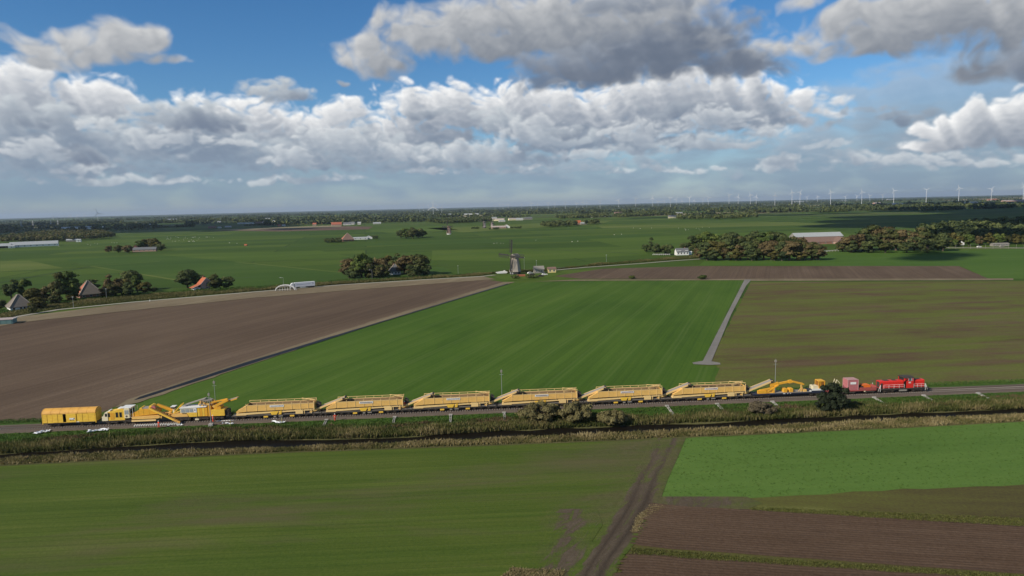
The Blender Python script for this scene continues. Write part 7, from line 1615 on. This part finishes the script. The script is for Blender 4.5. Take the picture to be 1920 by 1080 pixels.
for i, (x, y) in enumerate(T_ROW):
    up = 385 - (x - 960) * 45 / 1920 - y; dd = 6000 if i > 14 else 6800
    turb2(x, y, dd, H + up * dd / 1280, 5.8 * dd / 1280, random.uniform(0, 2), 'white wind turbine, %s from the windmill side in the long horizon row' % ORD[i])
T_FAR = [(786,385),(794,384.5),(803,385),(818,385),(928,384),(937,383),(943,383),(953,384),(978,382.5),(1008,382.5),(1040,381),(1081,381),(1100,380),(1234,378),(1245,377),(1268,374),(1279,377),(1302,376),(1318,373),(1513,370),(1533,369),(1585,369),(1607,368),(1631,367),(1655,366),(466,397),(120,405),(132,405),(145,404.5),(158,404),(100,405.5)]
for i, (x, y) in enumerate(T_FAR):
    up = 385 - (x - 960) * 45 / 1920 - y
    turb2(x, y, 9000, H + up * 9000 / 1280, 4.5 * 9000 / 1280, random.uniform(0, 2), 'faint tiny wind turbine in the hazy distance behind the long row')
# pylons at the far left
for i, (x, d) in enumerate(((38,3600),(60,3900),(94,4300),(107,4000))):
    t = thing('pylon', 'pale lattice pylon above the far left wood, %s from the left edge' % ORD[i], 'pylon', at(x, d), 0, 'pylons at the far left'); b = MB()
    for sx in (-1, 1):
        for sy in (-1, 1): b.tube((sx * 3, sy * 3, 0), (sx * .5, sy * .5, 34), .35, .2, 4)
    for z in (6, 13, 20, 27): w = 3 - 2.5 * z / 34; b.bar((-w, -w, z), (w, w, z + 5), .25, .25); b.bar((w, -w, z), (-w, w, z + 5), .25, .25)
    b.build('tower', TW, t); b = MB(); b.bar((-7, 0, 26), (7, 0, 26), .4, .5); b.bar((-5, 0, 31), (5, 0, 31), .4, .5); b.build('cross_arm', TW, t)
# sheep and geese
FLEECE = NT('fleece').done((.66, .63, .56), .9, .1)
sj = [((0, 0, .62), .26), ((.38, 0, .62), .27), ((.75, 0, .60), .24), ((-.24, 0, .74), .13), ((-.42, 0, .78), (.09, .10)), ((-.55, 0, .72), .06), ((.92, 0, .55), .05)]; se = [(0, 1), (1, 2), (0, 3), (3, 4), (4, 5), (2, 6)]
for x, p in ((0, 0), (.72, 2)):
    for y in (-.14, .14):
        n = len(sj); sj += [((x + .02, y, .36), .07), ((x + (.06 if p else -.01), y, .20), .035), ((x, y, .02), .035)]; se += [(p, n), (n, n + 1), (n + 1, n + 2)]
sheep = skinned('sheep', sj, se, FLEECE)
rs = random.Random(9)
flocks = [('grazing on the left meadow below the dark wood', [(165,459),(170,460),(178,457),(183,458),(210,455),(214,456),(219,456),(110,462),(105,461)]), ('in the large flock left of the hamlet', [(312+rs.random()*85, 444+rs.random()*10) for _ in range(34)]), ('on the meadow above the windmill', [(926,457),(932,456.5),(939,457),(944,457),(1005,451),(1073,454),(1083,453)]), ('scattered on the meadow before the big wood', [(1270+rs.random()*60, 426+rs.random()*6) for _ in range(9)]+[(1152,441),(1165,440),(1188,428),(1200,429),(1222,428)]), ('near the tiny red hut', [(430,456),(444,457),(386,446),(392,445),(400,446)])]
for lab, pts in flocks:
    for (x, y) in pts:
        o = bpy.data.objects.new('sheep', sheep); COL.objects.link(o); o.location = G(x, y, .12); o.rotation_euler = (0, 0, rs.uniform(0, 6.28)); s = rs.uniform(1.0, 1.35); o.scale = (s, s, s)
        tag(o, 'white sheep ' + lab, 'sheep', 'sheep ' + lab)
# cars at the orchard road
small_car(1836, 464, 'white car on the pale road at the orchard, leftmost', WHITE, 0, group='vehicles at the orchard road'); small_car(1878, 463.5, 'pale car parked at the orchard road, right of the first', DECK, 0, group='vehicles at the orchard road')
house(1874, 461.5, 16, 5, 2.4, .8, 'low grey shed behind the orchard road', BWALL, BWALL, 0, 'x', 3, 'shed', 'shed', chim=False); house(1796, 459, 9, 7, 2.6, 3, 'small house with white gable under the orchard trees', WHITE, TILE_B, 0, 'y', 1)
# ================================================================ air, and unseen clouds added overhead for their shadows
hz = MB().span((-36000, -36000, -1), (36000, 36000, 190)).build('haze', bpy.data.materials.new('haze_air')); tag(hz, 'pale haze lying over the whole polder', kind='stuff')
hm = hz.data.materials[0]; hm.use_nodes = True; hm.node_tree.nodes.clear()
pv = hm.node_tree.nodes.new('ShaderNodeVolumePrincipled'); pv.inputs['Color'].default_value = (.66, .80, 1.0, 1); pv.inputs['Density'].default_value = HAZE; pv.inputs['Anisotropy'].default_value = 0.2
ho = hm.node_tree.nodes.new('ShaderNodeOutputMaterial'); hm.node_tree.links.new(pv.outputs[0], ho.inputs['Volume'])
CLM = NT('cloud_white').done((.9, .9, .9), 1, 0)
def cloud(cx, cy, rx, ry, alt, n, seed):
    """a heap of solid billows out of view, added to drop its shadow on (cx, cy)"""
    rs = np.random.RandomState(seed); off = SUN * (alt / SUN.z); bm = bmesh.new()
    for i in range(n):
        a = rs.uniform(0, 6.28); r = rs.rand() ** .5; x, y = cx + off.x + rx * r * math.cos(a), cy + off.y + ry * r * math.sin(a); s = min(rx, ry) * rs.uniform(.3, .6)
        bmesh.ops.create_icosphere(bm, subdivisions=2, radius=1, matrix=Matrix.Translation((x, y, alt + rs.uniform(0, s * .5))) @ Matrix.Diagonal((s, s, s * .45, 1)))
    me = bpy.data.meshes.new('cloud'); bm.to_mesh(me); bm.free(); me.polygons.foreach_set('use_smooth', [True] * len(me.polygons)); me.materials.append(CLM)
    o = bpy.data.objects.new('cloud', me); COL.objects.link(o); tag(o, 'unseen grey-white cumulus overhead, added to shade the fields', 'cloud', kind='stuff')
for a in SHADE_CLOUDS: cloud(*a)
